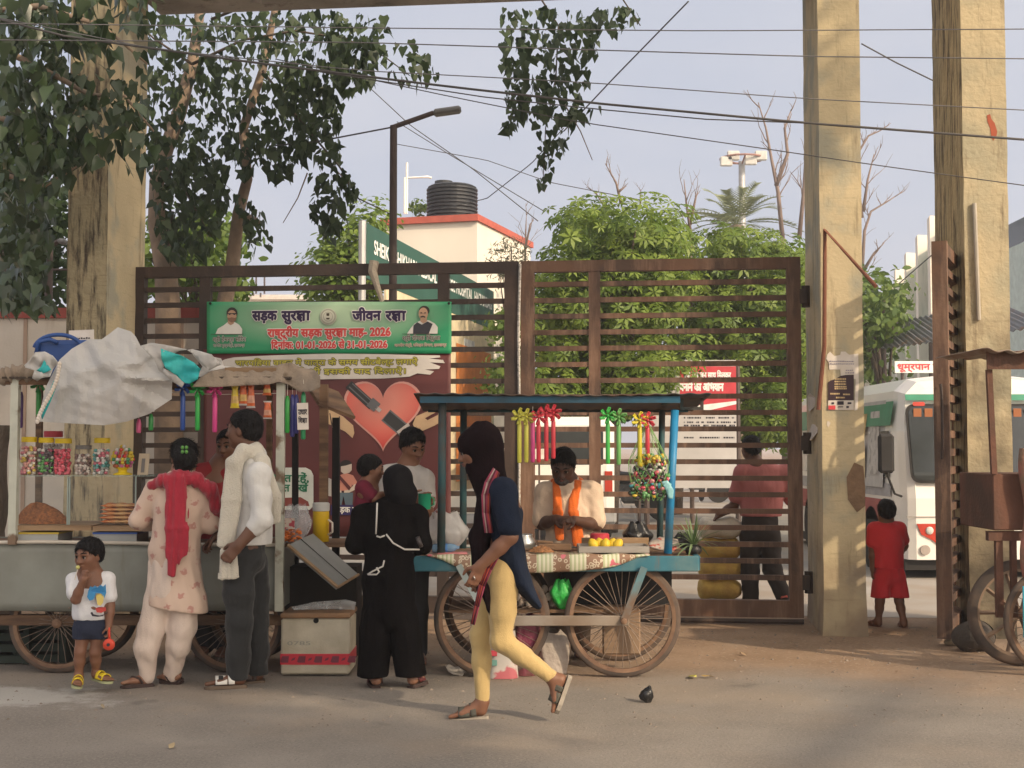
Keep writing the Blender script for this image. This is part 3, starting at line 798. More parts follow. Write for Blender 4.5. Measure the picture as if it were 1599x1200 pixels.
sg=thing('no_smoking_sign','white roadside signboard with red Hindi writing above the bus','sign',P(1430,700,19.5).xy.to_3d())
fr=frame(P(1398,582,19.5),(1,0,0),(0,0,1))
mb=MB();mb.box((0,0,-.04),(1.05,.17,0));mb.v=[fr(p.x,p.y,p.z) for p in mb.v];mb.build('board',M('sign white',(.78,.76,.72)),sg)
mb=MB();write(mb,'धूम्रपान िनषेध िद',fr,.03,.045,.13,width=1.0,bold=.04,w=.006);mb.build('lettering',M('red print',(.62,.07,.08)),sg)
for xx in (.12,.9):
 mb=MB();q=fr(xx,0,-.06);mb.tube([(q.x,q.y,0),(q.x,q.y,q.z+.1)],.025,6);mb.build('post',m_pole,sg)
Yh=24.0
r=thing('campaign_hoarding','red and white Hindi campaign hoarding under the sunlit trees','hoarding',P(1105,700,Yh).xy.to_3d())
fr=frame((P(1004,700,Yh).x,Yh,0),(1,0,0),(0,0,1));kx=Yh/F
X=lambda px:(px-1004)*kx
Zf=lambda py:P(1100,py,Yh).z
def panel(x0,y0,x1,y1,nm,mat,w=0.0,th=.03):
 mb=MB();mb.box((X(x0),Zf(y1),w-th),(X(x1),Zf(y0),w));mb.v=[fr(p.x,p.y,p.z) for p in mb.v];return mb.build(nm,mat,r)
panel(1005,562,1150,762,'white_board',M('hoarding white',(.48,.46,.45),rough=.7,scale=2))
panel(1062,572,1150,640,'red_panel',M('hoarding red',(.50,.045,.06),rough=.6),.004,.004)
panel(1006,570,1036,640,'red_poster',M('hoarding red',(.50,.045,.06)),.004,.004)
mb=MB()
write(mb,'एक जन-जन साथ िमलकर',fr,X(1068),Zf(590),.15,width=X(1142)-X(1068),bold=.04,w=.009)
write(mb,'बनाने का अिभयान',fr,X(1062),Zf(610),.20,width=X(1130)-X(1062),bold=.05,w=.009)
mb.build('lettering',M('white print',(.75,.76,.74)),r)
mb=MB();mb.poly([(X(1062),Zf(640)),(X(1080),Zf(634)),(X(1150),Zf(626)),(X(1150),Zf(631)),(X(1110),Zf(640))],lambda a,b,c=0:fr(a,b,.008+c));mb.build('white_wave',M('white print',(.75,.76,.74)),r)
mb=MB();rr=random.Random(9)
for yy in (652,659,664,683):
 x=1068
 while x<1146:
  w_=rr.uniform(1,4)
  if rr.random()<.75:mb.add([fr(X(x),Zf(yy+1.5),.003),fr(X(x+w_),Zf(yy+1.5),.003),fr(X(x+w_),Zf(yy-1),.003),fr(X(x),Zf(yy-1),.003)],[(0,1,2,3)])
  x+=w_+.8
mb.build('small_print',m_ink,r)
for px in (1010,1153):
 mb=MB();q=P(px,700,Yh);mb.tube([(q.x,Yh+.05,0),(q.x,Yh+.05,Zf(562))],.05,8);mb.build('post',m_pole,r)
mb=MB();write(mb,'',fr,0,0,1) if False else None
r2=thing('blue_board','small navy notice board edged in white under the red poster','sign',P(1000,700,22).xy.to_3d())
fr=frame(P(972,618,22),(1,0,0),(0,0,1));mb=MB();mb.box((0,0,-.03),(.55,.36,0));mb.v=[fr(p.x,p.y,p.z) for p in mb.v];mb.build('board',M('sign white',(.78,.76,.72)),r2)
mb=MB();mb.box((.03,.03,.0),(.52,.33,.006));mb.v=[fr(p.x,p.y,p.z) for p in mb.v];mb.build('face',M('navy print',(.02,.03,.12)),r2)
mb=MB();q=fr(.27,0,-.05);mb.tube([(q.x,q.y,0),(q.x,q.y,q.z)],.03,6);mb.build('post',m_pole,r2)
for i,(px,py,lab) in enumerate(((786,708,'white notice sheet on a stand in the shade behind the gate seam'),(842,712,'white notice sheet on a stand behind the gate stile beside the chain'),(774,742,'low white notice sheet on a stand behind the walking girl'))):
 q=P(px,py,17.5+i*.8)
 r3=thing('notice_stand',lab,'notice',(q.x,q.y,0));mb=MB();mb.box((q.x-.08,q.y-.01,q.z-.10),(q.x+.08,q.y,q.z+.10));mb.build('sheet',m_paper,r3)
 mb=MB();mb.tube([(q.x,q.y+.02,0),(q.x,q.y+.02,q.z)],.015,6);mb.build('post',m_pole,r3)
# vehicles in the yard
m_tyre=M('tyre rubber',(.028,.026,.025),rough=.9)
m_busw=M('bus white',(.78,.75,.70),rough=.35,var=.04,scale=2,coat=.3)
m_bgl=M('bus glass',(.03,.034,.034),rough=.08,spec=.45)
def wheel(mb,c,rad,wd,ax=(1,0,0)):
 R=Vector((0,0,1)).rotation_difference(Vector(ax)).to_matrix()
 mb.lathe([(rad*.55,-wd/2),(rad*.92,-wd/2),(rad,-wd*.3),(rad,wd*.3),(rad*.92,wd/2),(rad*.55,wd/2)],c=c,n=22,axis=R)
bx0=P(1411,700,15.0).x;by0=15.0;BW,BL,BH=1.95,6.2,2.30
bus=thing('white_bus','white minibus with a green brow and red lamp clusters by the wicket gate','bus',(bx0+BW/2,by0+BL/2,0))
def bus_sec(i,j):
 pts=[(0,.22),(0,.9),(0.0,1.65),(.07,2.12),(.22,2.26),(.6,2.30),(BW-.6,2.30),(BW-.22,2.26),(BW-.07,2.12),(BW,1.65),(BW,.9),(BW,.22)]
 return pts
NS=12
ys=[-0.0,.05,.22,.6,2,4,BL-.2,BL]
sh=[.13,.05,.015,0,0,0,.02,.10]
mb=MB();vs=[]
for y,s_ in zip(ys,sh):
 for (x,z) in bus_sec(0,0):
  xx=x+(s_ if x<BW/2 else -s_)*(1 if x<.5 or x>BW-.5 else .3)
  zz=z-(s_*.9 if z>1.9 else 0);yy=y+(.28*max(0,z-1.15)**1.5 if y<.3 else 0)
  vs.append((bx0+xx,by0+yy,zz))
fs=[]
for j in range(len(ys)-1):
 for i in range(NS-1):fs.append((j*NS+i,j*NS+i+1,(j+1)*NS+i+1,(j+1)*NS+i))
 fs.append((j*NS+NS-1,j*NS,(j+1)*NS,(j+1)*NS+NS-1))
fs=[tuple(reversed(f)) for f in fs]
fs.append(tuple(range(NS)));fs.append(tuple(reversed(range((len(ys)-1)*NS,len(ys)*NS))))
mb.sm=False;mb.add(vs,fs);mb.build('body',m_busw,bus)
fy=lambda z:.28*max(0,z-1.15)**1.5
bf=lambda x,z,o=.012:Vector((bx0+x,by0+fy(z)-o,z))
def bpatch(nm,pts,mat,o=.012,nn=1):
 mb=MB();zs=sorted(p[1] for p in pts)
 mb.poly(pts,lambda a,b,c=0:bf(a,b,o+c),.006);return mb.build(nm,mat,bus)
def rrect(x0,z0,x1,z1,e):
 out=[]
 for cx,cz,a0 in ((x1-e,z0+e,-90),(x1-e,z1-e,0),(x0+e,z1-e,90),(x0+e,z0+e,180)):
  for k in range(5):a=math.radians(a0+k*22.5);out.append((cx+e*math.cos(a),cz+e*math.sin(a)))
 return out
bpatch('windscreen',rrect(.10,1.10,BW-.1,1.93,.09),m_bgl,.02)
bpatch('windscreen_seal',rrect(.07,1.07,BW-.07,1.96,.11),m_tyre,.014)
bpatch('green_brow',[(.09,2.07),(.09,2.0),(BW-.09,2.0),(BW-.09,2.07)],M('bus green',(.03,.22,.13),rough=.4),.015)
bpatch('marker_lamp',rrect(.16,1.985-.05,.30,1.985-.005,.02),M('red lens',(.45,.05,.03),rough=.2),.026)
bpatch('lamp_cluster',[(.13,.62),(.18,.50),(.30,.44),(.42,.34),(.75,.34),(.75,.62)],M('red lens',(.45,.05,.03)),.016)
mb=MB();mb.ball(bf(.27,.545,.02),(.045,.02,.045));mb.build('headlight',M('lamp glass',(.55,.54,.50)),bus)
mb=MB();mb.lathe([(.055,-.01),(.055,.01)],c=bf(.22,.33,.016),axis=Matrix.Rotation(math.pi/2,3,'X'),n=16);mb.build('fog_lamp',M('fog lens',(.40,.34,.30),rough=.3),bus)
bpatch('bumper_seam',[(.0+.02,.70),(.02,.69),(BW-.02,.69),(BW-.02,.70)],M('seam',(.3,.27,.24)),.012)
mb=MB();mb.box((bx0+.02,by0+.08,.10),(bx0+BW-.02,by0+BL-.1,.215));mb.build('underbody',m_tyre,bus)
for yy in (1.35,4.7):
 for xx in (.14,BW-.14):
  mb=MB();wheel(mb,(bx0+xx,by0+yy,.34),.34,.24);w_=mb.build('wheel',m_tyre,bus)
  mb=MB();wheel(mb,(bx0+xx,by0+yy,.34),.2,.25);mb.lathe([(.19,-.1),(.19,.1)],c=(bx0+xx,by0+yy,.34),axis=Matrix.Rotation(math.pi/2,3,'Y'),n=16)
  mb.build('rim',m_galv,w_)
  mb=MB();sx_=bx0-.008 if xx<1 else bx0+BW+.008
  R=Matrix.Rotation(math.pi/2,3,'Y');mb.lathe([(.40,-.004),(.40,.004)],c=(sx_,by0+yy,.36),axis=R,n=24);mb.build('wheel_arch',m_tyre,bus)
sf=lambda y,z,o=.012:Vector((bx0-o-(.07*max(0,(z-1.65)/.47)*-1 if z>1.65 else 0),by0+y,z))
def spatch(nm,y0,z0,y1,z1,mat,o=.012):
 mb=MB();mb.add([sf(y0,z0,o),sf(y1,z0,o),sf(y1,z1,o),sf(y0,z1,o)],[(0,3,2,1)]);return mb.build(nm,mat,bus)
spatch('side_window',.55,1.12,1.25,1.66,m_bgl)
for k in range(3):spatch('side_window',1.75+k*1.4,1.12,3.0+k*1.4,1.66,M('curtained glass',(.36,.38,.36),rough=.25,col2=(.50,.42,.36),scale=2.5))
spatch('green_stripe',.45,1.72,BL-.1,2.0,M('bus green',(.03,.22,.13)),.03)
spatch('maroon_band',.5,.60,BL-.1,.86,M('maroon band',(.34,.10,.09),col2=(.5,.42,.38),scale=2.2,lo=.55,hi=.58),.012)
spatch('grey_band',.5,.90,BL-.1,1.05,M('bus grey',(.36,.35,.36)),.012)
spatch('poster_panel',.75,1.0,4.6,2.02,M('bus poster',(.42,.41,.40),rough=.5),.034)
for k,(y0,z0,y1,z1,c) in enumerate(((.95,1.15,1.35,1.9,(.46,.44,.42)),(1.5,1.62,1.9,1.88,(.50,.36,.16)),(1.5,1.1,2.1,1.5,(.40,.30,.26)),(2.2,1.1,3.0,1.9,(.44,.36,.32)),(3.2,1.3,4.3,1.9,(.34,.36,.38)))):spatch('poster_print',y0,z0,y1,z1,M('bus print %d' % k,c,rough=.5,scale=14,col2=tuple(x*.6 for x in c),lo=.52,hi=.6),.038)
for k in range(13):
 mb=MB();c_=bf(.2+k*.125,1.86,.03);mb.box((c_.x-.045,c_.y-.004,c_.z-.05-.03*(k % 2)),(c_.x+.045,c_.y,c_.z+.045),bev=.003);mb.build('fringe',M('orange fringe',(.32,.12,.05),rough=.8),bus)
mb=MB();mb.tube([bf(.62,1.55,.08),bf(.60,1.3,.1),bf(.60,.92,.06)],.012,6);mb.build('hand_rail',m_tyre,bus)
for sx_ in (-1,1):
 mb=MB();xx=bx0-.20 if sx_<0 else bx0+BW+.2
 mb.box((xx-.09,by0-.05,1.18),(xx+.09,by0+.02,1.62),bev=.04);q=mb.build('mirror',m_tyre,bus)
 mb=MB();mb.tube([(xx,by0,1.2),(xx+.1*sx_*-1,by0+.02,.95),(xx-sx_*.2,by0+.1,.92)],.014,6);mb.build('bracket',m_tyre,q)
mb=MB();mb.box((bx0+.25,by0-.06+.06,1.115),(bx0+BW-.2,by0+.05,1.16));mb.build('wiper',m_tyre,bus)
vx,vy=P(880,700,21).x,21.0
van=thing('white_van','white van parked tail on behind the gate and the fruit seller','van',(vx,vy,0))
mb=MB();mb.box((vx-.8,vy,.3),(vx+.8,vy+4,1.95),bev=.13);mb.build('body',m_busw,van)
mb=MB();mb.box((vx-.62,vy-.012,1.2),(vx+.62,vy+.01,1.72),bev=.01);mb.build('rear_window',m_bgl,van)
mb=MB();mb.box((vx-.82,vy-.08,.28),(vx+.82,vy+.1,.5),bev=.04);mb.build('bumper',m_galv,van)
for s_ in (-1,1):
 mb=MB();mb.box((vx+s_*.70-.06,vy-.015,.75),(vx+s_*.70+.06,vy+.02,1.1));mb.build('tail_lamp',M('red lens',(.45,.05,.03)),van)
 for yy in (.8,3.2):mb=MB();wheel(mb,(vx+s_*.7,vy+yy,.3),.3,.18);mb.build('wheel',m_tyre,van)
mb=MB();mb.box((vx-.25,vy-.016,.6),(vx+.25,vy+.005,.72));mb.build('number_plate',M('sign white',(.78,.76,.72)),van)
def motorbike(px,Y,label,c,heading=1,k=1.0):
 q=P(px,700,Y);x,y=q.x,Y
 r=thing('motorcycle',label,'motorcycle',(x,y,0),'motorcycles parked in the yard')
 for s_ in (-1,1):
  mb=MB();R=Matrix.Rotation(math.pi/2,3,'X');mb.lathe([(.24,-.045),(.30,-.04),(.31,0),(.30,.04),(.24,.045)],c=(x+s_*.62*heading,y,.31),axis=R,n=20)
  for a in range(6):mb.tube([(x+s_*.62*heading,y,.31),(x+s_*.62*heading+.26*math.cos(a),y,.31+.26*math.sin(a))],.01,4)
  mb.build('wheel',m_tyre,r)
 h=heading
 mb=MB();mb.ball((x+.15*h,y,.86),(.27,.13,.13));mb.build('fuel_tank',M('bike paint '+str(c),c,rough=.3),r)
 mb=MB();mb.box((x-.55,y-.11,.76),(x+.02,y+.11,.86),bev=.04);mb.build('seat',m_tyre,r)
 mb=MB();mb.box((x-.2,y-.12,.35),(x+.25,y+.12,.68),bev=.06);mb.build('engine',M('engine alloy',(.14,.14,.14),metal=.5),r)
 mb=MB();mb.tube([(x+.62*h,y,.31),(x+.42*h,y,.95),(x+.36*h,y,1.08)],.028,6);mb.tube([(x+.34*h,y-.33,1.10),(x+.38*h,y,1.05),(x+.34*h,y+.33,1.10)],.016,6)
 mb.tube([(x-.62*h,y,.31),(x-.1*h,y,.35),(x-.45*h,y,.8)],.02,6);mb.build('fork',m_galv,r)
 mb=MB();mb.ball((x+.48*h,y,.95),(.09,.09,.1));mb.build('headlight',M('lamp glass',(.55,.54,.50)),r)
 mb=MB();mb.tube([(x,y+.02,.3),(x+.1,y-.25,.0)],.012,5);mb.build('kick_stand',m_galv,r)
motorbike(1085,36,'dark motorcycle near the man in pale blue in the yard',(.03,.03,.035))
motorbike(985,27,'black motorcycle parked behind the fruit seller and his gate',(.02,.02,.025),-1)
motorbike(968,30,'maroon motorcycle parked farther back behind the gate',(.12,.02,.02),-1)
m_sack=M('yellow sack',(.62,.42,.10),rough=.8,scale=12,col2=(.50,.30,.08),bump=.4,bscale=60)
m_saw=M('white sack',(.62,.56,.46),rough=.8,scale=12,bump=.4,bscale=60)
for k in range(4):
 Y=12.7;q=P(1122,700,Y);z0=.04+k*.19
 mb=MB();mb.sm=True
 def sk(i,j,k=k):
  a=i*2*math.pi;t=j*2-1
  hx=.21*math.copysign(abs(t)**.8,t);e=max(0,1-abs(t)**5)**.5
  return Vector((q.x+hx+.012*math.sin(k*9),Y+.17*e*math.cos(a)*(1+.05*math.sin(5*t+k)),z0+.10+(.10*e+.012*math.sin(6*t+2*k))*math.sin(a)))
 mb.grid(sk,22,18)
 lab=['lowest yellow sack of the stack behind the pineapple plant','second yellow sack up in the stack behind the gate','third yellow sack up in the stack behind the gate','pale top sack of the stack behind the gate'][k]
 tag(mb.build('grain_sack',m_saw if k==3 else m_sack),lab,'sack','sacks stacked behind the gate')
# trees
R_=np.random.default_rng(11)
m_bark=M('pale bark',(.30,.22,.16),rough=.95,scale=7,col2=(.20,.155,.12),bump=.6,bscale=20)
m_bark2=M('dark bark',(.085,.065,.05),rough=.95,scale=9,bump=.9,bscale=30)
m_twig=M('dry grey wood',(.22,.165,.14),rough=.95)
lf_pip=leafmat('peepal leaf',(.026,.046,.024),(.065,.10,.042),rough=.5,trans=.3,spec=.35)
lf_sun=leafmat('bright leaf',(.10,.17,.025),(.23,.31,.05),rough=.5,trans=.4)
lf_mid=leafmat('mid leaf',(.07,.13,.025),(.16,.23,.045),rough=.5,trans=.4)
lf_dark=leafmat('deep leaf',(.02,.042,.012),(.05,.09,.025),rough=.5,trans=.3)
lf_palm=leafmat('palm frond',(.15,.18,.09),(.24,.27,.14),rough=.5,trans=.25)
def seg_pts(poly,n,rng,fill=None):
 """random points inside a px polygon"""
 poly=np.array(poly,float);lo,hi=poly.min(0),poly.max(0);out=[]
 while len(out)<n:
  q=lo+(hi-lo)*rng.random((n*2,2))
  x,y=q[:,0],q[:,1];ins=np.zeros(len(q),bool);j=len(poly)-1
  for i in range(len(poly)):
   xi,yi=poly[i];xj,yj=poly[j]
   c=((yi>y) !=(yj>y)) & (x<(xj-xi)*(y-yi)/(yj-yi+1e-12)+xi);ins ^=c;j=i
  out+=[tuple(p) for p in q[ins]]
 return np.array(out[:n])
def clumps(centres,n_each,rad,rng,flat=.8):
 pts=[]
 for c in centres:
  d=rng.normal(size=(n_each,3));d/=np.linalg.norm(d,axis=1)[:,None];r=rad*rng.random((n_each,1))**.5
  d[:,2]*=flat;pts.append(np.array(c)+d*r)
 return np.concatenate(pts)
def px3(pts,Ys):return np.array([tuple(P(x,y,Y)) for (x,y),Y in zip(pts,Ys)])
# ---- peepal rising behind the beam; long hanging sprays
TB=P(275,700,13.9)
pt=thing('peepal_tree','tall peepal with heart shaped leaves hanging past the concrete beam','tree',(TB.x,TB.y,0))
mb=MB();mb.sm=True
q=lambda x,y,Y=13.9:P(x,y,Y)
mb.tube([(TB.x-.05,TB.y,0),q(262,480),q(258,416),q(244,350),q(245,284),q(262,225),q(280,175),q(300,100),q(312,20),q(330,-80,14.1)],[.17,.13,.115,.09,.08,.075,.075,.06,.05,.04],9)
mb.tube([(TB.x+.25,TB.y+.1,0),q(345,500),q(363,411),q(372,333),q(386,280),q(380,200),q(410,110),q(430,10),q(440,-60)],[.12,.09,.075,.062,.055,.05,.042,.034,.03],9)
mb.tube([q(372,333),q(400,345),q(410,350)],[.05,.04,.015],6)
mb.build('trunk',m_bark,pt)
def branch(pts,r0,r1,parent,Y=13.6,name='branch',mat=None):
 mb=MB();mb.sm=True;n=len(pts);mb.tube([P(p[0],p[1],p[2] if len(p)>2 else Y) for p in pts],[r0+(r1-r0)*k/(n-1) for k in range(n)],6);return mb.build(name,mat or m_bark,parent)
for b_ in ([(300,100),(380,62),(460,48),(540,60),(600,88),(640,118)],[(410,110),(470,190),(530,260),(560,310),(612,335)],[(330,30),(480,-30),(700,-60),(820,-40),(872,40),(868,120),(852,200),(848,285)],
 [(250,250),(290,300),(330,370)],[(300,100),(240,60),(200,20)], [(860,-50),(960,-20),(1000,40)],[(270,330),(262,380),(268,430)]):
 branch(b_,.016,.005,pt,mat=m_bark2)
pcs=[]
def zone(poly,n,Y0,Y1):
 p_=seg_pts(poly,n,R_);pcs.append(px3(p_,Y0+(Y1-Y0)*R_.random(n)))
zone([(225,20),(480,15),(540,60),(560,130),(520,180),(430,240),(300,240),(228,200)],1120,12.9,14.8)
zone([(480,15),(600,22),(615,40),(600,80),(560,130),(520,90)],140,13,14)
zone([(232,200),(300,220),(360,260),(350,340),(320,400),(268,420),(250,380),(236,300)],680,13.0,14.6)
zone([(350,230),(440,200),(480,240),(460,270),(425,290),(410,250),(380,280)],200,13.2,14.2)
zone([(440,90),(540,100),(530,240),(500,260),(450,220)],330,13.0,14.2)
zone([(485,270),(530,240),(556,290),(550,330),(512,385),(485,345)],150,13.2,13.9)
zone([(590,85),(640,55),(684,110),(676,136),(640,130),(600,118)],60,13.2,13.8)
zone([(520,60),(600,55),(585,130),(545,150)],100,13.2,13.8)
zone([(360,290),(410,330),(425,385),(395,388),(380,350)],60,13.2,13.9)
zone([(778,12),(1002,10),(996,40),(940,60),(905,160),(940,165),(900,190),(840,180),(795,200),(783,100)],520,12.9,14.0)
zone([(835,180),(905,170),(880,240),(848,290),(838,280)],70,13.2,13.8)
zone([(778,180),(800,190),(795,210)],8,13.3,13.6)
leaf_cloud('crown',np.concatenate(pcs),.080,lf_pip,R_,pt,'heart')
for (x0_,y0_,x1_,y1_) in ((880,160,925,250),(480,270,442,348),(520,260,565,318),(848,285,850,300)):
 branch([(x0_,y0_),((x0_+x1_)/2+4,(y0_+y1_)/2),(x1_,y1_)],.008,.004,pt)
# ---- second peepal on the street side: sprays in front of the streaked pillar
TB2=Vector((-5.6,10.3,0))
p2t=thing('peepal_tree','dark roadside peepal whose leafy sprays cover the streaked pillar top','tree',TB2)
mb=MB();mb.sm=True
mb.tube([TB2,TB2+Vector((.1,0,2)),TB2+Vector((.3,-.1,4)),TB2+Vector((.2,-.1,6.2)),TB2+Vector((.5,0,8))],[.32,.27,.22,.16,.08],12)
mb.build('trunk',m_bark2,p2t)
for b_ in ([(-200,60),(0,75),(90,120),(140,148),(195,150),(240,205)],[(-100,20),(60,10),(160,40),(230,100)],[(-200,250),(-40,260),(70,290),(120,260)],[(-150,140),(20,190),(100,240)]):
 branch(b_,.035,.008,p2t,10.2)
pcs=[]
zone([(0,-10),(95,-10),(100,120),(95,290),(60,300),(0,300)],560,9.6,11.0)
zone([(0,280),(60,290),(90,330),(70,440),(85,480),(0,485)],420,10.5,12.5)
zone([(90,-10),(250,-10),(230,40),(180,60),(110,110)],120,9.7,10.6)
zone([(150,60),(225,80),(235,200),(180,190),(150,110)],50,9.8,10.6)
zone([(90,130),(200,150),(245,230),(215,275),(150,225),(90,255)],100,9.8,10.5)
zone([(50,90),(150,120),(160,260),(90,300),(40,290)],160,9.8,10.8)
leaf_cloud('crown',np.concatenate(pcs),.092,leafmat('peepal leaf front',(.028,.050,.022),(.065,.105,.042),rough=.33,trans=.2,spec=.6),R_,p2t,'heart')
def bushy(name,label,poly,n,Y0,Y1,size,mat,shape='oval',stems=None,clump=None,seed=1,bark=None,depth_round=True,flat=0.0,cat='tree',trunk_r=.12,group=None):
 rng=np.random.default_rng(seed)
 poly_=np.array(poly,float);c=poly_.mean(0);Ym=(Y0+Y1)/2;b_=P(c[0],700,Ym)
 r=thing(name,label,cat,(b_.x,Ym,0),group)
 ncl=max(8,n//45)
 cp_=seg_pts(poly,ncl,rng)
 cy=Y0+(Y1-Y0)*rng.random(ncl)
 cc=px3(cp_,cy)
 rad=clump if clump else size*3.2
 k=n//ncl
 dirs=rng.normal(size=(ncl,k,3));dirs/=np.linalg.norm(dirs,axis=2)[...,None]
 dirs[...,2]=dirs[...,2]*.75+.12
 rr_=rad*(.45+.55*rng.random((ncl,k,1)))*(.6+.8*rng.random((ncl,1,1)))
 pts=(cc[:,None,:]+dirs*rr_).reshape(-1,3)
 ok=pts[:,2]>.1
 leaf_cloud('crown',pts[ok],size,mat,rng,r,shape,normals=dirs.reshape(-1,3)[ok],flat=flat)
 mb=MB();mb.sm=True
 top=P(c[0],poly_[:,1].min()*.6+c[1]*.4,Ym)
 tr=[(b_.x,Ym,0),(b_.x+.1,Ym,top.z*.35),(b_.x-.05,Ym,top.z*.65),tuple(top)]
 mb.tube(tr,[trunk_r,trunk_r*.8,trunk_r*.6,trunk_r*.2],8)
 for k_ in range(min(14,ncl)):
  e=cc[k_];s=Vector(tr[1]).lerp(Vector(tr[2]),rng.random())
  mid=s.lerp(Vector(e),.5)+Vector((0,0,.15))
  mb.tube([s,mid,e],[trunk_r*.45,trunk_r*.3,trunk_r*.1],5)
 mb.build('trunk',bark or m_bark2,r)
 return r
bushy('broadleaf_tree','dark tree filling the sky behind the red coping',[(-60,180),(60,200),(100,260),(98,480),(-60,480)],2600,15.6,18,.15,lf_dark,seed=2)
bushy('broadleaf_tree','sunlit small tree behind the two pale peepal trunks',[(228,380),(270,345),(330,340),(372,370),(362,420),(400,440),(420,470),(215,475)],2600,17.5,20,.13,lf_mid,seed=3)
bushy('layered_tree','flat layered bright green tree between the lamp pole and the peepal',[(480,440),(508,400),(498,385),(545,352),(548,342),(590,334),(596,350),(594,380),(588,466),(505,470)],4800,23,25,.13,lf_sun,flat=.5,seed=4)
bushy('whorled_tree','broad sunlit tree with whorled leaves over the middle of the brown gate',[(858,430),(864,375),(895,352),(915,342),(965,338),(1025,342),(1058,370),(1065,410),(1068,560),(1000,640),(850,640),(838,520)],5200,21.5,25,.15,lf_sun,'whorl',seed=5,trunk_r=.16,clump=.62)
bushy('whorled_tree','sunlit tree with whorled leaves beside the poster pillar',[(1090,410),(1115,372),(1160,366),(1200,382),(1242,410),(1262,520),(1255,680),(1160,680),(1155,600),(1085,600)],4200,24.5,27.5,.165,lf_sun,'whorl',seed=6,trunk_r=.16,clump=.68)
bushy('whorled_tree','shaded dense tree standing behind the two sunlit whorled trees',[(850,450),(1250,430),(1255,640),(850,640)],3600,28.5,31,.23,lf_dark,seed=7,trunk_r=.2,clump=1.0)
bushy('drooping_tree','feathery drooping tree between the ochre pillar and the teal block',[(1330,440),(1375,443),(1400,455),(1410,480),(1395,500),(1400,520),(1385,560),(1398,585),(1330,585)],2200,27,30,.17,lf_mid,seed=8,clump=.55)
bushy('grey_bush','wispy grey green bush beside the cream tower',[(775,408),(778,385),(800,376),(818,385),(824,410),(815,440),(780,440)],700,27,28,.11,leafmat('grey leaf',(.09,.10,.06),(.15,.15,.10)),'blade',seed=9,trunk_r=.05,clump=.3)
bushy('low_shrub','small shrub growing in the seam behind the hoarding',[(770,500),(800,480),(815,520),(812,620),(775,620)],900,19.5,20.5,.10,lf_mid,seed=10,trunk_r=.05,clump=.3)
bushy('roof_creeper','small leafy creeper tufts beside the roof tank',[(640,328),(655,318),(664,322),(660,334)],120,32,32.5,.12,lf_mid,seed=12,trunk_r=.02,clump=.2,cat='plant')
Yp=46.0;b_=P(1150,700,Yp);ct=P(1150,352,Yp)
r=thing('date_palm','dusty date palm fanning out under the floodlight mast','tree',(b_.x,Yp,0))
mb=MB();mb.sm=True;mb.tube([(b_.x,Yp,0),(b_.x,Yp,ct.z*.5),tuple(ct)],[.28,.24,.22],10);mb.build('trunk',m_bark,r)
rng=np.random.default_rng(21);pts,nrm=[],[]
VV,FF=[],[]
mbf=MB()
for k in range(46):
 az=rng.random()*6.28;el=rng.uniform(-.25,1.35);L=rng.uniform(1.9,2.7)
 d=Vector((math.cos(az)*math.cos(el),math.sin(az)*math.cos(el),math.sin(el)))
 side=d.cross(Vector((0,0,1))).normalized()
 prev=None
 for s in range(16):
  t=s/15;p=ct+d*L*t+Vector((0,0,-.75*t*t*L*.55))
  if s>2:
   for sg_ in (-1,1):
    ll=.5*(1-.5*t);tip=p+side*sg_*ll+d*ll*.75+Vector((0,0,-.1))
    w_=d*.035
    mbf.add([p-w_,p+w_,tip],[(0,1,2)])
  if prev is not None:mbf.add([prev-side*.02,prev+side*.02,p+side*.015,p-side*.015],[(0,1,2,3)])
  prev=p
fr_=mbf.build('fronds',lf_palm,r)
at=fr_.data.attributes.new('tint','FLOAT','FACE');at.data.foreach_set('value',rng.random(len(fr_.data.polygons)).astype(np.float32))
def bare(label,segs,Y,r0,seed):
 b_=P(segs[0][0][0],700,Y);r=thing('bare_tree',label,'tree',(b_.x,Y,0));rng=random.Random(seed)
 mb=MB();mb.sm=True
 def grow(p,d,L,rad,depth):
  n=4;pts=[p];dd=d.copy()
  for k in range(n):
   dd=(dd+Vector((rng.uniform(-.25,.25),rng.uniform(-.2,.2),rng.uniform(-.08,.22)))).normalized();pts.append(pts[-1]+dd*L/n)
  mb.tube(pts,[rad*(1-.6*k/n) for k in range(n+1)],5)
  if depth>0:
   for k in range(2+(depth>1)):
    i=rng.randint(1,n);nd=(dd+Vector((rng.uniform(-.9,.9),rng.uniform(-.5,.5),rng.uniform(-.1,.7)))).normalized();grow(pts[i],nd,L*rng.uniform(.45,.7),rad*.5,depth-1)
 base=P(segs[0][0][0],segs[0][0][1],Y)
 mb.tube([(base.x,Y,0),base],[r0*1.3,r0],7)
 for sgm in segs:
  pts=[P(x,y,Y) for x,y in sgm];n=len(pts)
  mb.tube(pts,[r0*(1-.8*k/(n-1)) for k in range(n)],6)
  for k in range(1,n):
   d=(pts[k]-pts[k-1])
   for s in range(2):grow(pts[k].lerp(pts[k-1],rng.random()),(d.normalized()+Vector((rng.uniform(-1,1),rng.uniform(-.4,.4),.3))).normalized(),d.length*rng.uniform(.5,.9),r0*.3,1)
 mb.build('trunk',m_twig,r)
bare('leafless tree with forked upright boughs left of the poster pillar',[[(1222,372),(1215,300),(1205,250),(1196,200),(1184,160)],[(1212,290),(1230,240),(1225,200),(1236,170)],[(1248,372),(1255,300),(1258,240),(1262,190)]],40,.075,1)
bare('leafless boughs showing between the two ochre pillars',[[(1345,440),(1350,360),(1360,330),(1385,315),(1408,300)],[(1350,420),(1365,395),(1380,380)],[(1348,330),(1355,280),(1365,240)],[(1346,340),(1338,280),(1342,235),(1356,212),(1372,205),(1388,195)]],38,.055,2)
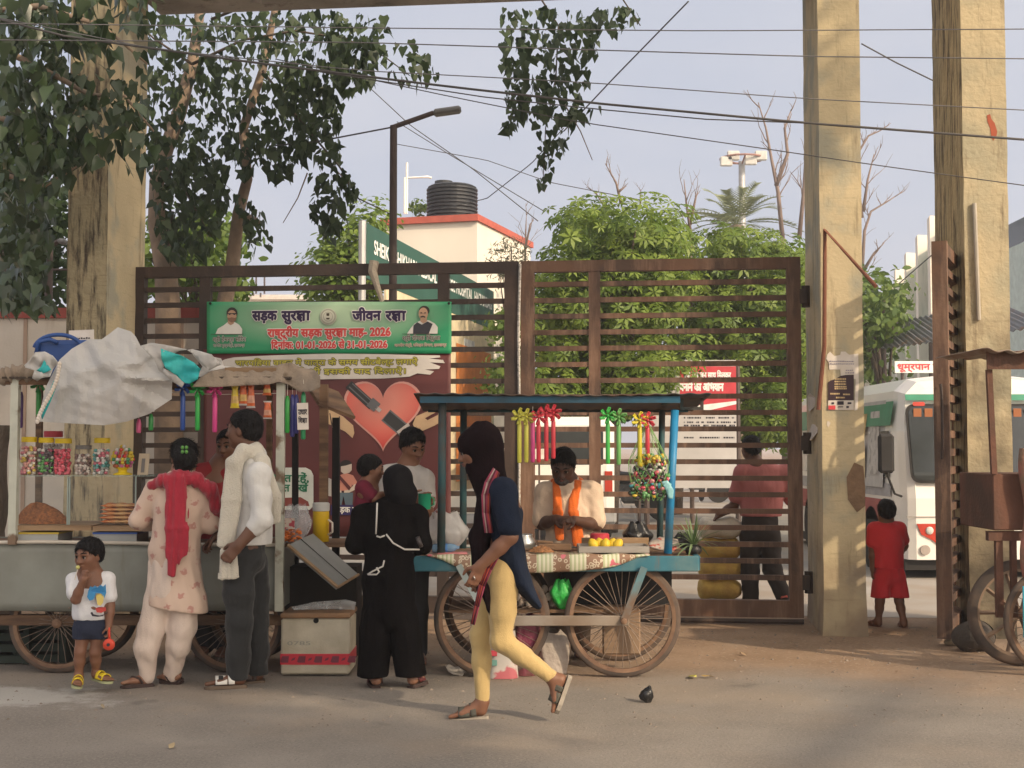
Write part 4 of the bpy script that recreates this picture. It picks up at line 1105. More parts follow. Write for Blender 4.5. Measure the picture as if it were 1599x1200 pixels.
bare('thin dead stems poking up from the broad whorled tree',[[(1078,360),(1072,320),(1068,280)],[(1078,350),(1086,310),(1090,298)],[(970,318),(962,285),(945,255)],[(965,300),(978,290)]],26,.035,3)
bare('dead twigs above the left shoulder of the whorled tree',[[(945,325),(930,300),(915,292)],[(1000,318),(1000,295)]],25.5,.02,4)
bare('thin leafless sapling at the corner of the cream tower',[[(820,410),(821,360),(822,335)],[(820,390),(828,350),(832,345)]],28,.03,5)
# ---- unseen tree added behind the camera, crown shaped along sun rays to shade the carts
rt_base=Vector((4.6,-5.2,0));rng=np.random.default_rng(31)
r=thing('shade_tree','large roadside tree on the near side of the street shading the carts','tree',rt_base)
cc=[]
sd=np.array(SUND)
def shade(n,bx,hmin=5.0,hmax=9.0):
 lo,hi=np.array(bx[0],float),np.array(bx[1],float)
 for _ in range(n):
  t=lo+(hi-lo)*rng.random(3);h=rng.uniform(hmin,hmax)
  h=max(h,t[2]+2.0);k=(h-t[2])/sd[2];cc.append(t+sd*k)
shade(190,((-4.5,6.3,0.0),(.75,9.6,2.2)))
shade(150,((-4.5,8,1.5),(.9,12,5.5)),6,10)
shade(60,((-4.2,10.8,0),(-2.6,12.4,6.0)),6,10)
shade(34,((.9,10.9,2.5),(2.3,12,3.4)),6,9)
shade(16,((3.5,10.3,.1),(4.3,10.6,1.2)),6,9)
shade(15,((2.4,10.4,3.3),(4.2,10.6,5.5)),7,10)
shade(60,((-3.5,4.0,0),(1.2,6.5,.2)))
shade(26,((3.3,8.6,0),(4.4,9.3,1.6)),6,9)
cc=np.array(cc)
GAPS=[(np.array(t,float),r_) for t,r_ in [((.42,9.4,.95),.26),((.85,8.55,.35),.34),((1.3,8.6,.3),.3),((2.0,9.2,0),.7),((3.0,9.2,0),.9),((2.2,8.2,0),.7),((3.2,7.8,0),.7),((3.0,6.3,0),1.1),((2.0,6.4,0),.8),((1.6,7.4,0),.5),((1.3,6.6,0),.8),((2.4,7.4,0),.8),((1.8,5.7,0),.9),((2.8,5.4,0),.9),((-.12,7.3,.55),.10),((2.1,11.2,.7),.6),((1.5,11.2,.9),.5)]
 +[((2.6,10.5,z),.42) for z in (.4,1.1,1.8,2.5,3.1)]+[((3.75,10.5,z),.4) for z in (2.5,3.2,4.1,5.0)]]
def lit_gap(c):
 for tgt,rad in GAPS:
  d=c-tgt;a=d-sd*d.dot(sd)
  if np.linalg.norm(a)<rad+.42:return True
 return False
cc=np.array([c for c in cc if not lit_gap(c)])
pts=clumps(cc,46,.62,rng)
leaf_cloud('crown',pts,.19,lf_mid,rng,r,'oval')
mb=MB();mb.sm=True
fork=rt_base+Vector((-.3,.6,3.4))
mb.tube([rt_base,rt_base+Vector((.05,.1,1.6)),fork],[.42,.34,.3],12)
for k in range(0,len(cc),9):
 e=Vector(cc[k]);mid=fork.lerp(e,.5)+Vector((0,0,.5));mb.tube([fork,mid,e],[.11,.06,.02],5)
mb.build('trunk',m_bark2,r)
# figures: smooth implicit bodies and clothes, polygonised
A_=lambda *p:np.array(p,float)
def nrm(v):v=np.asarray(v,float);return v/(np.linalg.norm(v)+1e-12)
class Fld:
 def __init__(s):s.ops=[];s.lo=None;s.hi=None;s.cuts=[];s.wr=[]
 def _bb(s,pts,r,sub):
  pts=np.array(pts);lo=pts.min(0)-r;hi=pts.max(0)+r
  if not sub:
   s.lo=lo if s.lo is None else np.minimum(s.lo,lo);s.hi=hi if s.hi is None else np.maximum(s.hi,hi)
  return lo,hi
 def cone(s,a,b,ra,rb=None,k=.02,sub=False):
  a,b=np.array(a,float),np.array(b,float);rb=ra if rb is None else rb
  bb=s._bb([a,b],max(ra,rb),sub)
  def fn(p):
   d=b-a;L=d @ d+1e-12;t=np.clip(((p-a) @ d)/L,0,1)
   return np.linalg.norm(p-a-t[...,None]*d,axis=-1)-(ra+t*(rb-ra))
  s.ops.append((fn,bb,k,sub));return s
 def chain(s,pts,rs,k=.02):
  for i in range(len(pts)-1):s.cone(pts[i],pts[i+1],rs[i],rs[i+1],k)
  return s
 def ell(s,c,r,ax=None,k=.02,sub=False):
  c=np.array(c,float);r=np.array(r,float);B=np.eye(3) if ax is None else np.array(ax,float)
  bb=s._bb([c],r.max(),sub)
  def fn(p):
   q=((p-c) @ B.T)/r;n=np.linalg.norm(q,axis=-1);g=np.linalg.norm(q/r,axis=-1)+1e-9
   return n*(n-1)/g
  s.ops.append((fn,bb,k,sub));return s
 def egg(s,a,b,wa,wb,side,k=.03,sub=False):
  """rounded elliptical cone from a to b; wa, wb = (half width along side, half depth)."""
  a,b=np.array(a,float),np.array(b,float);d=b-a;L=np.linalg.norm(d)+1e-9;d=d/L
  e1=np.array(side,float);e1=nrm(e1-d*(e1 @ d));e2=np.cross(d,e1)
  bb=s._bb([a,b],max(*wa,*wb),sub)
  def fn(p):
   q=p-a;l=q @ d;t=np.clip(l/L,0,1)
   rx=wa[0]+t*(wb[0]-wa[0]);ry=wa[1]+t*(wb[1]-wa[1])
   o=l-t*L;m=np.minimum(rx,ry)
   x=(q @ e1)/rx;y=(q @ e2)/ry;z=o/m
   n=np.sqrt(x*x+y*y+z*z)+1e-9
   g=np.sqrt((x/rx)**2+(y/ry)**2+(z/m)**2)+1e-9
   return n*(n-1)/g
  s.ops.append((fn,bb,k,sub));return s
 def cut(s,p,n):s.cuts.append((np.array(p,float),nrm(n)));return s
 def wrinkle(s,amp,scale,seed):s.wr.append((amp*1.2,np.array(scale,float),seed));return s
 def mesh(s,h=.008):
  pad=.03+h*2
  lo,hi=s.lo-pad,s.hi+pad
  n=np.ceil((hi-lo)/h).astype(int)+1
  ax=[lo[i]+h*np.arange(n[i]) for i in range(3)]
  f=np.full(n,.2,np.float32)
  for fn,(bl,bh),k,sub in s.ops:
   m=k+h*2+.004
   i0=np.maximum(0,np.floor((bl-m-lo)/h).astype(int));i1=np.minimum(n,np.ceil((bh+m-lo)/h).astype(int)+1)
   sl=tuple(slice(i0[i],i1[i]) for i in range(3))
   g=np.stack(np.meshgrid(*[ax[i][sl[i]] for i in range(3)],indexing='ij'),-1)
   d=fn(g).astype(np.float32);a=f[sl]
   if sub:d=-d;hh=np.clip(.5-.5*(d-a)/-k,0,1) if False else np.clip(.5+.5*(d-a)/k,0,1);f[sl]=a+(d-a)*hh+k*hh*(1-hh)
   else:hh=np.clip(.5+.5*(a-d)/k,0,1);f[sl]=a+(d-a)*hh-k*hh*(1-hh)
  if s.wr or s.cuts:
   g=np.stack(np.meshgrid(*ax,indexing='ij'),-1)
   near=np.abs(f)<.05
   for amp,sc,seed in s.wr:
    f[near]+=(amp*smooth_noise(g[near]*sc,seed)).astype(np.float32)
   for p,nn in s.cuts:f=np.maximum(f,((g-p) @ nn).astype(np.float32))
  return surface_nets(f,lo,h)
def surface_nets(f,lo,h):
 I=f<0
 c=np.zeros(tuple(x-1 for x in f.shape),np.int8)
 for dx in (0,1):
  for dy in (0,1):
   for dz in (0,1):c+=I[dx:dx+c.shape[0],dy:dy+c.shape[1],dz:dz+c.shape[2]]
 act=np.argwhere((c>0) & (c<8))
 idx=np.full(c.shape,-1,np.int32);idx[tuple(act.T)]=np.arange(len(act))
 pos=np.zeros((len(act),3));cnt=np.zeros(len(act))
 cor =[(x,y,z) for x in (0,1) for y in (0,1) for z in (0,1)]
 for a in cor:
  for axn in range(3):
   if a[axn]:continue
   b=list(a);b[axn]=1
   fa=f[act[:,0]+a[0],act[:,1]+a[1],act[:,2]+a[2]];fb=f[act[:,0]+b[0],act[:,1]+b[1],act[:,2]+b[2]]
   m=(fa<0) !=(fb<0);t=np.where(m,fa/np.where(m,fa-fb,1),0)
   p=np.array(a,float)[None]+t[:,None]*(np.array(b)-np.array(a))[None]
   pos+=p*m[:,None];cnt+=m
 V=lo+h*(act+pos/cnt[:,None])
 Fq=[]
 for axn in range(3):
  o1,o2=(axn+1) % 3,(axn+2) % 3
  s0=[slice(None)]*3;s1=[slice(None)]*3;s0[axn]=slice(0,-1);s1[axn]=slice(1,None)
  A,B=I[tuple(s0)],I[tuple(s1)]
  e=np.argwhere(A !=B)
  e=e[(e[:,o1]>0) & (e[:,o2]>0) & (e[:,o1]<f.shape[o1]-1) & (e[:,o2]<f.shape[o2]-1)]
  if not len(e):continue
  flip=A[tuple(e.T)]
  def cell(d1,d2):q=e.copy();q[:,o1]+=d1;q[:,o2]+=d2;return idx[tuple(q.T)]
  q=np.stack([cell(-1,-1),cell(0,-1),cell(0,0),cell(-1,0)],1)
  q[~flip]=q[~flip][:,::-1]
  Fq.append(q)
 Fq=np.concatenate(Fq)
 return V,Fq
def np_mesh(name,V,Fq,mats,parent,smooth=True,mi=None,relax=1,strands=None):
 for _ in range(relax):
  acc=np.zeros_like(V);cn=np.zeros(len(V))
  for i in range(4):
   a,b=Fq[:,i],Fq[:,(i+1) % 4]
   np.add.at(acc,a,V[b]);np.add.at(cn,a,1);np.add.at(acc,b,V[a]);np.add.at(cn,b,1)
  V=V*.45+.55*acc/np.maximum(cn,1)[:,None]
 if strands:
  g=np.random.default_rng(len(V));ns,L=strands;i=g.integers(0,len(V),ns);c=V.mean(0);nv=V[i]-c;nv/=np.linalg.norm(nv,axis=1)[:,None]
  t=np.array((0,0,-1.0))+g.normal(size=(ns,3))*.55;t-=nv*np.sum(t*nv,1)[:,None];t/=np.linalg.norm(t,axis=1)[:,None]+1e-9;sd=np.cross(nv,t)
  l=(L*(.5+.8*g.random(ns)))[:,None];w=L*.07;b0=V[i]-nv*.002;tip=V[i]+t*l+nv*(l*(.02+.16*g.random(ns)[:,None])-l*l*2.2)
  o=len(V);V=np.concatenate([V,b0-sd*w,b0+sd*w,tip+sd*w*.2,tip-sd*w*.2]);k=np.arange(ns);Fq=np.concatenate([Fq,np.stack([o+k,o+ns+k,o+2*ns+k,o+3*ns+k],1)])
 off=np.array(parent['_o']) if parent is not None else np.zeros(3)
 me=bpy.data.meshes.new(name);n=len(Fq)
 me.vertices.add(len(V));me.vertices.foreach_set('co',(V-off).ravel().astype(np.float32))
 me.loops.add(n*4);me.loops.foreach_set('vertex_index',Fq.ravel().astype(np.int32))
 me.polygons.add(n);me.polygons.foreach_set('loop_start',np.arange(0,n*4,4,dtype=np.int32));me.polygons.foreach_set('loop_total',np.full(n,4,np.int32))
 me.polygons.foreach_set('use_smooth',np.full(n,smooth))
 if not isinstance(mats,(list,tuple)):mats=[mats]
 for m in mats:me.materials.append(m)
 if mi is not None:me.polygons.foreach_set('material_index',mi.astype(np.int32))
 me.update(calc_edges=True)
 o=bpy.data.objects.new(name,me);COL.objects.link(o)
 if parent is not None:o.parent=parent;o['_o']=tuple(off)
 return o
def cloth(name,mat,parent,fl,h=.009):
 V,Fq=fl.mesh(h)
 return np_mesh(name,V,Fq,mat,parent,strands=(1100,(V.max(0)-V.min(0)).max()*.16) if name=='hair' else None)
def skin(i,c):return M('skin %d' % i,c,rough=.5,var=.07,scale=14,spec=.4,sss=.12,bump=.05,bscale=120)
SK=[skin(0,(.13,.060,.036)),skin(1,(.19,.088,.052)),skin(2,(.25,.125,.078)),skin(3,(.085,.041,.027))]
m_hair=M('black hair',(.006,.005,.005),rough=.6,var=.4,scale=40,stretch=(1,1,.25),bump=.7,bscale=130,spec=.18)
m_eye=M('eye white',(.24,.20,.17),rough=.3)
m_iris=M('iris',(.012,.008,.006),rough=.15)
m_lip=M('lip',(.16,.055,.045),rough=.45)
def head(fl,c,f,u,s=.225,ears=True,k=.014):
 """c = head centre, f = facing, u = up, s = chin-to-crown height."""
 f=nrm(f);u=nrm(np.array(u)-f*(np.array(u) @ f));r=np.cross(f,u)
 B=[r,f,u]
 q=lambda x,y,z:c+s*(r*x+f*y+u*z)
 fl.ell(q(0,-.06,.12),s*A_(.335,.42,.37),B,.02)
 fl.ell(q(0,.10,-.10),s*A_(.275,.29,.36),B,.03)
 fl.ell(q(0,.20,-.36),s*A_(.15,.15,.12),B,.035)
 for sg in (-1,1):
  fl.ell(q(sg*.19,.20,-.10),s*A_(.10,.11,.10),B,.03)
  fl.cone(q(sg*.05,.37,.10),q(sg*.20,.31,.10),s*.05,s*.035,.018)
  fl.ell(q(sg*.20,.05,-.27),s*A_(.09,.15,.09),B,.03)
 for sg in (-1,1):fl.ell(q(sg*.135,.43,.02),s*A_(.085,.075,.055),B,.014,sub=True)
 fl.cone(q(0,.37,.06),q(0,.465,-.11),s*.032,s*.055,.014)
 for sg in (-1,1):fl.ell(q(sg*.055,.41,-.125),s*A_(.045,.055,.038),B,.012)
 fl.ell(q(0,.375,-.235),s*A_(.10,.05,.028),B,.008);fl.ell(q(0,.37,-.285),s*A_(.085,.05,.032),B,.008)
 if ears:
  for sg in (-1,1):
   fl.ell(q(sg*.335,-.04,-.03),s*A_(.035,.085,.135),B,.012)
 return q,B
def face_bits(parent,q,B,s,brow=True,lips=True,lids=True,moustache=None):
 r,f,u=B
 for sg in (-1,1):
  mb=MB();mb.sm=True;mb.ball(Vector(q(sg*.135,.335,.02)),s*.056,10,8);e=mb.build('eye',m_eye,parent)
  mb=MB();mb.sm=True;mb.ball(Vector(q(sg*.135,.372,.015)),s*.036,8,6);mb.build('iris',m_iris,e)
  if lids:
   mb=MB();mb.sm=True;mb.tube([Vector(q(sg*.07,.375,.035)),Vector(q(sg*.135,.395,.062)),Vector(q(sg*.205,.35,.04))],s*.012,5);mb.build('eyelash',m_hair,parent)
  if brow:
   mb=MB();mb.sm=True;mb.tube([Vector(q(sg*.05,.415,.135)),Vector(q(sg*.14,.395,.165)),Vector(q(sg*.23,.325,.135))],[s*.014,s*.022,s*.010],6);mb.build('eyebrow',m_hair,parent)
 if lips:
  mb=MB();mb.sm=True;mb.ball(Vector(q(0,.395,-.238)),(s*.075,s*.075,s*.022),10,6);mb.ball(Vector(q(0,.388,-.285)),(s*.065,s*.065,s*.026),10,6);mb.build('lips',m_lip,parent)
 if moustache:
  mb=MB();mb.sm=True;mb.tube([Vector(q(-.13,.36,-.215)),Vector(q(-.05,.425,-.19)),Vector(q(.05,.425,-.19)),Vector(q(.13,.36,-.215))],[s*.015,s*.03,s*.03,s*.015],6);mb.build('moustache',moustache,parent)
def hair_cap(q,B,s,back=.0,top=.03,fringe=.34,low=-.15,seed=1,vol=1.0):
 """short hair: a shell over the skull, open at the face."""
 fl=Fld()
 fl.ell(q(0,-.08,.13+top),s*A_(.375*vol,.455*vol,.385*vol),B,.01)
 fl.ell(q(0,-.20,-.05),s*A_(.335,.32,.30),B,.03)
 fl.cut(q(0,.30,fringe),nrm(np.array(B[1])*1.0-np.array(B[2])*.9))
 fl.cut(q(0,0,low),-np.array(B[2])+np.array(B[1])*.55)
 fl.wrinkle(s*.014,(60,60,60),seed);fl.wrinkle(s*.02,(150,150,40),seed+3)
 return fl
def hand(fl,w,d,n,th,s=.18,curl=.35,spread=.0,k=.005,curls=None):
 """w wrist, d direction, n palm normal (the way fingers close), th towards the thumb."""
 d=nrm(d);n=nrm(np.array(n)-d*(np.array(n) @ d));t=np.cross(n,d);t=t if t @ np.array(th)>0 else -t
 q=lambda a,b,c=0:np.array(w)+s*(d*a+t*b+n*c)
 fl.egg(q(-.05,0),q(.12,0),(s*.17,s*.12),(s*.20,s*.10),t,.014)
 fl.egg(q(.12,.01),q(.42,0),(s*.20,s*.085),(s*.225,s*.07),t,.012)
 for i,(b,L) in enumerate(((.165,.40),(.06,.45),(-.05,.42),(-.15,.33))):
  p=q(.44,b);c=(curls[i] if curls else curl)*(1+.12*i);ang=.25*c
  r=s*(.052-.004*(i==3));sp=t*(b*spread)
  for j,fr in enumerate((.42,.32,.26)):
   dd=nrm(d*math.cos(ang)+n*math.sin(ang)+sp);p2=p+dd*s*L*fr
   fl.cone(p,p2,r,r*.93,k);p=p2;r*=.93;ang+=c*1.25
 p=q(.10,.17,.02);a=nrm(d*.62+t*.62+n*.35*(1+curl));p2=p+a*s*.20;fl.cone(p,p2,s*.075,s*.062,.012)
 a=nrm(d*.85+t*.25+n*.4*(1+curl));p3=p2+a*s*.17;fl.cone(p2,p3,s*.06,s*.055,.006)
 p4=p3+nrm(d*.95+n*.4*curl*1.5)*s*.12;fl.cone(p3,p4,s*.054,s*.045,.006)
 return q
def foot(fl,an,heel_dir,toe,k=1.0,up=(0,0,1)):
 """ankle, toe tip on the sole line; heel_dir is computed from toe."""
 an,toe=np.array(an,float),np.array(toe,float)
 d=nrm(toe-an);fw=toe-an
 sidev=nrm(np.cross(d,up)) if abs(nrm(d) @ np.array(up))<.97 else A_(1,0,0)
 return sidev
def simple_foot(fl,an,toe,heel,k=1.0,toes=True):
 an,toe,heel=(np.array(x,float) for x in (an,toe,heel))
 d=nrm(toe-heel);u0=an-heel;u0=nrm(u0-d*(u0 @ d));sd=np.cross(d,u0);L=np.linalg.norm(toe-heel)
 ball_=heel+d*L*.70+u0*.022*k;h2=heel+d*.03*k+u0*.03*k
 fl.cone(an,h2,.036*k,.032*k,.02)
 fl.egg(an-u0*.018*k+d*.015*k,ball_,(.034*k,.034*k),(.045*k,.020*k),sd,.025)
 fl.egg(h2,ball_,(.030*k,.026*k),(.044*k,.020*k),sd,.02)
 if toes:
  for i,(b,l,r) in enumerate(((-.030,1.0,.0125),(-.010,.97,.0095),(.007,.93,.009),(.022,.88,.0085),(.035,.82,.008))):
   fl.cone(ball_+sd*b*k*.95,heel+d*L*l+sd*b*k+u0*.012*k,r*k*1.15,r*k,.006)
 return d,u0,sd
def sandal(parent,an,toe,heel,k,sole_m,strap_m,name='sandal',sole_t=.022,straps='band'):
 an,toe,heel=(np.array(x,float) for x in (an,toe,heel))
 d=nrm(toe-heel);u0=an-heel;u0=nrm(u0-d*(u0 @ d));sd=np.cross(d,u0);L=np.linalg.norm(toe-heel)
 out=[]
 for t,w in ((-.05,.0),(-.04,.022),(0,.032),(.25,.036),(.5,.042),(.75,.050),(.92,.043),(1.02,.026),(1.06,0)):out.append((t*L,w*k))
 poly=[(a,w) for a,w in out]+[(a,-w) for a,w in reversed(out[1:-1])]
 mb=MB();fr=lambda a,b,c=0:Vector(heel+d*a+sd*b+u0*(c-.002*k));mb.poly(poly,fr,sole_t);so=mb.build(name,sole_m,parent)
 def strap(a0,a1,hgt,w,wid=.047):
  mb=MB();mb.sm=True
  def g(i,j):
   th=math.pi*i;x=a0+(a1-a0)*i+(j-.5)*w
   return Vector(heel+d*x*L/1+sd*math.cos(th)*wid*k+u0*(.004+hgt*math.sin(th))*1)
  mb.grid(g,12,3);mb.build('strap',strap_m,so,solid=.004)
 if straps=='band':strap(.62,.62,.052*k,.30);strap(.40,.36,.068*k,.16)
 elif straps=='thong':
  for sg in (-1,1):
   mb=MB();mb.sm=True;mb.tube([Vector(heel+d*L*.80+u0*.012-sd*.012*k),Vector(heel+d*L*.68+sd*sg*.026*k+u0*.046*k),Vector(heel+d*L*.45+sd*sg*.045*k+u0*.03*k),Vector(heel+d*L*.36+sd*sg*.040*k)],[.006*k,.009*k,.009*k,.008*k],6);mb.build('strap',strap_m,so)
 elif straps=='cross':
  strap(.44,.74,.050*k,.24);strap(.76,.48,.054*k,.24)
  strap(.12,.16,.09*k,.12,.04)
 return so
def limbs(fl,S,k=1.0,arms=(.050,.042,.031),legs=(.088,.060,.050,.036),which=('l','r')):
 for s_ in which:
  if 's'+s_ in S and 'e'+s_ in S:
   fl.chain([S['s'+s_],S['e'+s_]],[arms[0]*k,arms[1]*k],.03)
   m=S['e'+s_]*.65+S['w'+s_]*.35
   fl.chain([S['e'+s_],m,S['w'+s_]],[arms[1]*k,arms[1]*k*1.0,arms[2]*k],.02)
  if 'h'+s_ in S and 'k'+s_ in S:
   fl.chain([S['h'+s_],S['k'+s_]],[legs[0]*k,legs[1]*k],.03)
   m=S['k'+s_]*.62+S['a'+s_]*.38
   fl.chain([S['k'+s_],m,S['a'+s_]],[legs[1]*k*.95,legs[2]*k*1.08,legs[3]*k],.02)
def torso(fl,S,k=1.0,g=0.0,chest=(.165,.105),waist=(.140,.095),pel=(.158,.112),sh=.062):
 side=nrm(S['sr']-S['sl'])
 w=S['chest']*.42+S['pelvis']*.58
 gg=lambda t:(t[0]*k+g,t[1]*k+g)
 fl.egg(S['neck']*.45+S['chest']*.55,S['chest'],(chest[0]*k*.86+g,chest[1]*k*.85+g),gg(chest),side,.05)
 fl.egg(S['chest'],w,gg(chest),gg(waist),side,.04)
 fl.egg(w,S['pelvis'],gg(waist),gg(pel),side,.04)
 fl.cone(S['sl'],S['sr'],sh*k+g,sh*k+g,.05)
 fl.cone(S['neck'],S['neck']*.5+S['chest']*.5,.075*k+g,.11*k+g,.05)
 return side
def person(label,base,group=None):return thing('person',label,'person',tuple(base),group)
# the people
def JF(Y0):return lambda px,py,dy=0.0:np.array(P(px,py,Y0+dy))
UP=A_(0,0,1)
def fan(name,pts,mat,parent,thick=.004,cols=None):
 """a ribbon of cloth: list of (left point, right point) pairs."""
 mb=MB();mb.sm=True;n=len(pts)
 L=[Vector(p[0]) for p in pts];R=[Vector(p[1]) for p in pts]
 K=6
 vs=[L[i].lerp(R[i],j/K)+Vector((0,-.006*math.sin(j*2.3+i*.8),0)) for i in range(n) for j in range(K+1)]
 for i in range(n-1):
  for j in range(K):
   mb.cur=0 if cols is None else cols[j % len(cols)]
   a=i*(K+1)+j;o=len(mb.v)
   mb.add([vs[a],vs[a+1],vs[a+K+2],vs[a+K+1]],[(0,1,2,3)])
 return mb.build(name,mat,parent,solid=thick)
# ===== the girl striding past in yellow leggings
def walker():
 J=JF(7.3);p=person('girl in navy tunic, mustard leggings and black head scarf striding past the fruit cart',(J(780,700)[0],7.3,0))
 S=dict(neck=J(768,752),chest=J(786,800),pelvis=J(785,890),sl=J(786,768,-.145),sr=J(780,768,.15),el=J(797,838,-.20),wl=J(750,884,-.19),er=J(770,840,.20),wr=J(752,890,.16),
 hl=J(786,906,-.075),hr=J(778,904,.08),kl=J(783,1000,-.07),kr=J(751,992,.07),al=J(862,1058,-.05),ar=J(754,1094,.06))
 hc=J(744,703);hf=A_(-1,-.12,-.30);hu=A_(-.25,0,1)
 fl=Fld();q,B=head(fl,hc,hf,hu,.22)
 fl.cone(hc+A_(.03,0,-.06),S['neck'],.052,.06,.03)
 side=torso(fl,S,.92,0,chest=(.155,.095),waist=(.125,.085),pel=(.15,.10));limbs(fl,S,.93,legs=(.075,.054,.044,.033))
 hand(fl,S['wl'],nrm(J(738,912,-.19)-S['wl']),A_(-.3,.9,0),A_(-1,0,0),.165,.42)
 hand(fl,S['wr'],A_(-.2,0,-1),A_(0,-1,0),A_(-1,0,0),.165,.5)
 t1,h1=J(866,1110,-.05),J(886,1056,-.05);t2,h2=J(703,1121,.05),J(760,1116,.06)
 simple_foot(fl,S['al'],t1,h1,.95);simple_foot(fl,S['ar'],t2,h2,.95)
 V,Fq=fl.mesh(.0062);np_mesh('body',V,Fq,SK[1],p)
 face_bits(p,q,B,.22)
 m_leg=M('mustard leggings',(.50,.36,.155),rough=.85,var=.08,scale=5,bump=.25,bscale=160,sheen=.2)
 fl=Fld();fl.egg(J(784,880),S['pelvis'],(.15,.105),(.155,.112),side,.03)
 for s_,r0 in (('l',.098),('r',.092)):
  m=S['k'+s_]*.6+S['a'+s_]*.4
  fl.chain([S['h'+s_],S['h'+s_]*.5+S['k'+s_]*.5,S['k'+s_],m,S['a'+s_]],[r0*.92,.072,.057,.051,.038],.03)
  a=S['a'+s_];fl.cut(a+nrm(a-S['k'+s_])*.012,nrm(a-S['k'+s_])) if False else None
 fl.wrinkle(.0022,(26,26,12),5);fl.wrinkle(.0012,(50,30,38),6)
 cloth('leggings',m_leg,p,fl,.0075)
 m_navy=M('navy cotton',(.011,.017,.034),rough=.9,var=.15,scale=8,bump=.3,bscale=140,spec=.15)
 fl=Fld()
 fl.egg(J(776,764),J(788,805),(.13,.072),(.152,.088),side,.04);fl.egg(J(788,805),J(790,862),(.15,.088),(.155,.09),side,.04)
 fl.cone(S['sl'],S['sr'],.066,.06,.05)
 fl.egg(J(794,856),J(812,905),(.165,.080),(.16,.055),side,.03);fl.egg(J(812,905),J(838,944),(.16,.050),(.15,.020),side,.02)
 fl.chain([S['sl'],J(796,822,-.2)],[.070,.064],.04);fl.chain([S['sr'],J(774,822,.2)],[.062,.058],.04)
 fl.cut(J(797,828,-.2),J(797,838,-.2)-S['sl']) if False else None
 fl.wrinkle(.005,(14,14,9),7);fl.wrinkle(.0025,(40,40,22),8)
 cloth('tunic',m_navy,p,fl,.008)
 m_blk=M('black scarf',(.010,.005,.006),rough=.95,var=.3,scale=10,bump=.3,bscale=90,spec=.08)
 fl=Fld();c=hc
 fl.ell(q(0,-.10,.14),.22*A_(.43,.53,.44),B,.02);fl.ell(J(757,684),(.08,.095,.085),None,.04);fl.cone(J(752,668),J(746,664),.045,.02,.04)
 fl.cone(J(760,700),J(766,748),.088,.088,.05);fl.cone(J(742,732),J(758,750),.05,.075,.05)
 fl.ell(J(720,716),(.052,.055,.030),None,.018,sub=True)
 fl.egg(J(762,760),J(752,838),(.135,.052),(.13,.056),side,.04);fl.egg(J(750,838),J(750,905),(.125,.056),(.10,.042),side,.03)
 fl.egg(J(752,905),J(752,925),(.09,.04),(.06,.03),side,.03);fl.chain([J(757,918,-.1),J(764,950,-.1),J(766,968,-.1)],[.03,.018,.006],.02)
 fl.wrinkle(.006,(16,16,8),9);fl.wrinkle(.003,(50,50,20),10)
 cloth('scarf',m_blk,p,fl,.0075)
 cs=[M('stripe magenta',(.28,.045,.085),rough=.85),M('stripe pale',(.40,.30,.28),rough=.85),M('stripe wine',(.12,.02,.035),rough=.85),M('stripe red',(.33,.05,.03),rough=.85)]
 dy=-.178
 fan('striped_trim',[(J(770,730,-.12),J(780,738,-.13)),(J(757,752,dy+.03),J(775,757,dy+.02)),(J(752,772,dy),J(766,775,dy)),(J(753,800,dy-.005),J(765,802,dy)),(J(757,832,dy),J(770,832,dy))],cs,p,cols=[0,1,2,0,3,2])
 fan('hem_trim',[(J(772,864,-.176),J(779,870,-.176)),(J(758,884,-.182),J(768,890,-.182)),(J(748,912,-.165),J(757,916,-.165)),(J(741,945,-.15),J(748,948,-.15)),(J(735,974,-.14),J(741,976,-.14))],cs,p,cols=[2,3,2,3,2,0])
 so,st=M('grey sole',(.33,.29,.24),rough=.9),M('olive strap',(.075,.072,.058),rough=.7)
 sandal(p,S['al'],t1,h1,.95,so,st,straps='band');sandal(p,S['ar'],t2,h2,.95,so,st,straps='band')
 mb=MB();mb.sm=True;c_=J(741,902,-.205);mb.lathe([(.011,-.003),(.011,.003)],c=c_,n=10,axis=Matrix.Rotation(1.2,3,'Y'));mb.build('ring',M('silver',(.6,.58,.55),metal=.9,rough=.3),p)
walker()
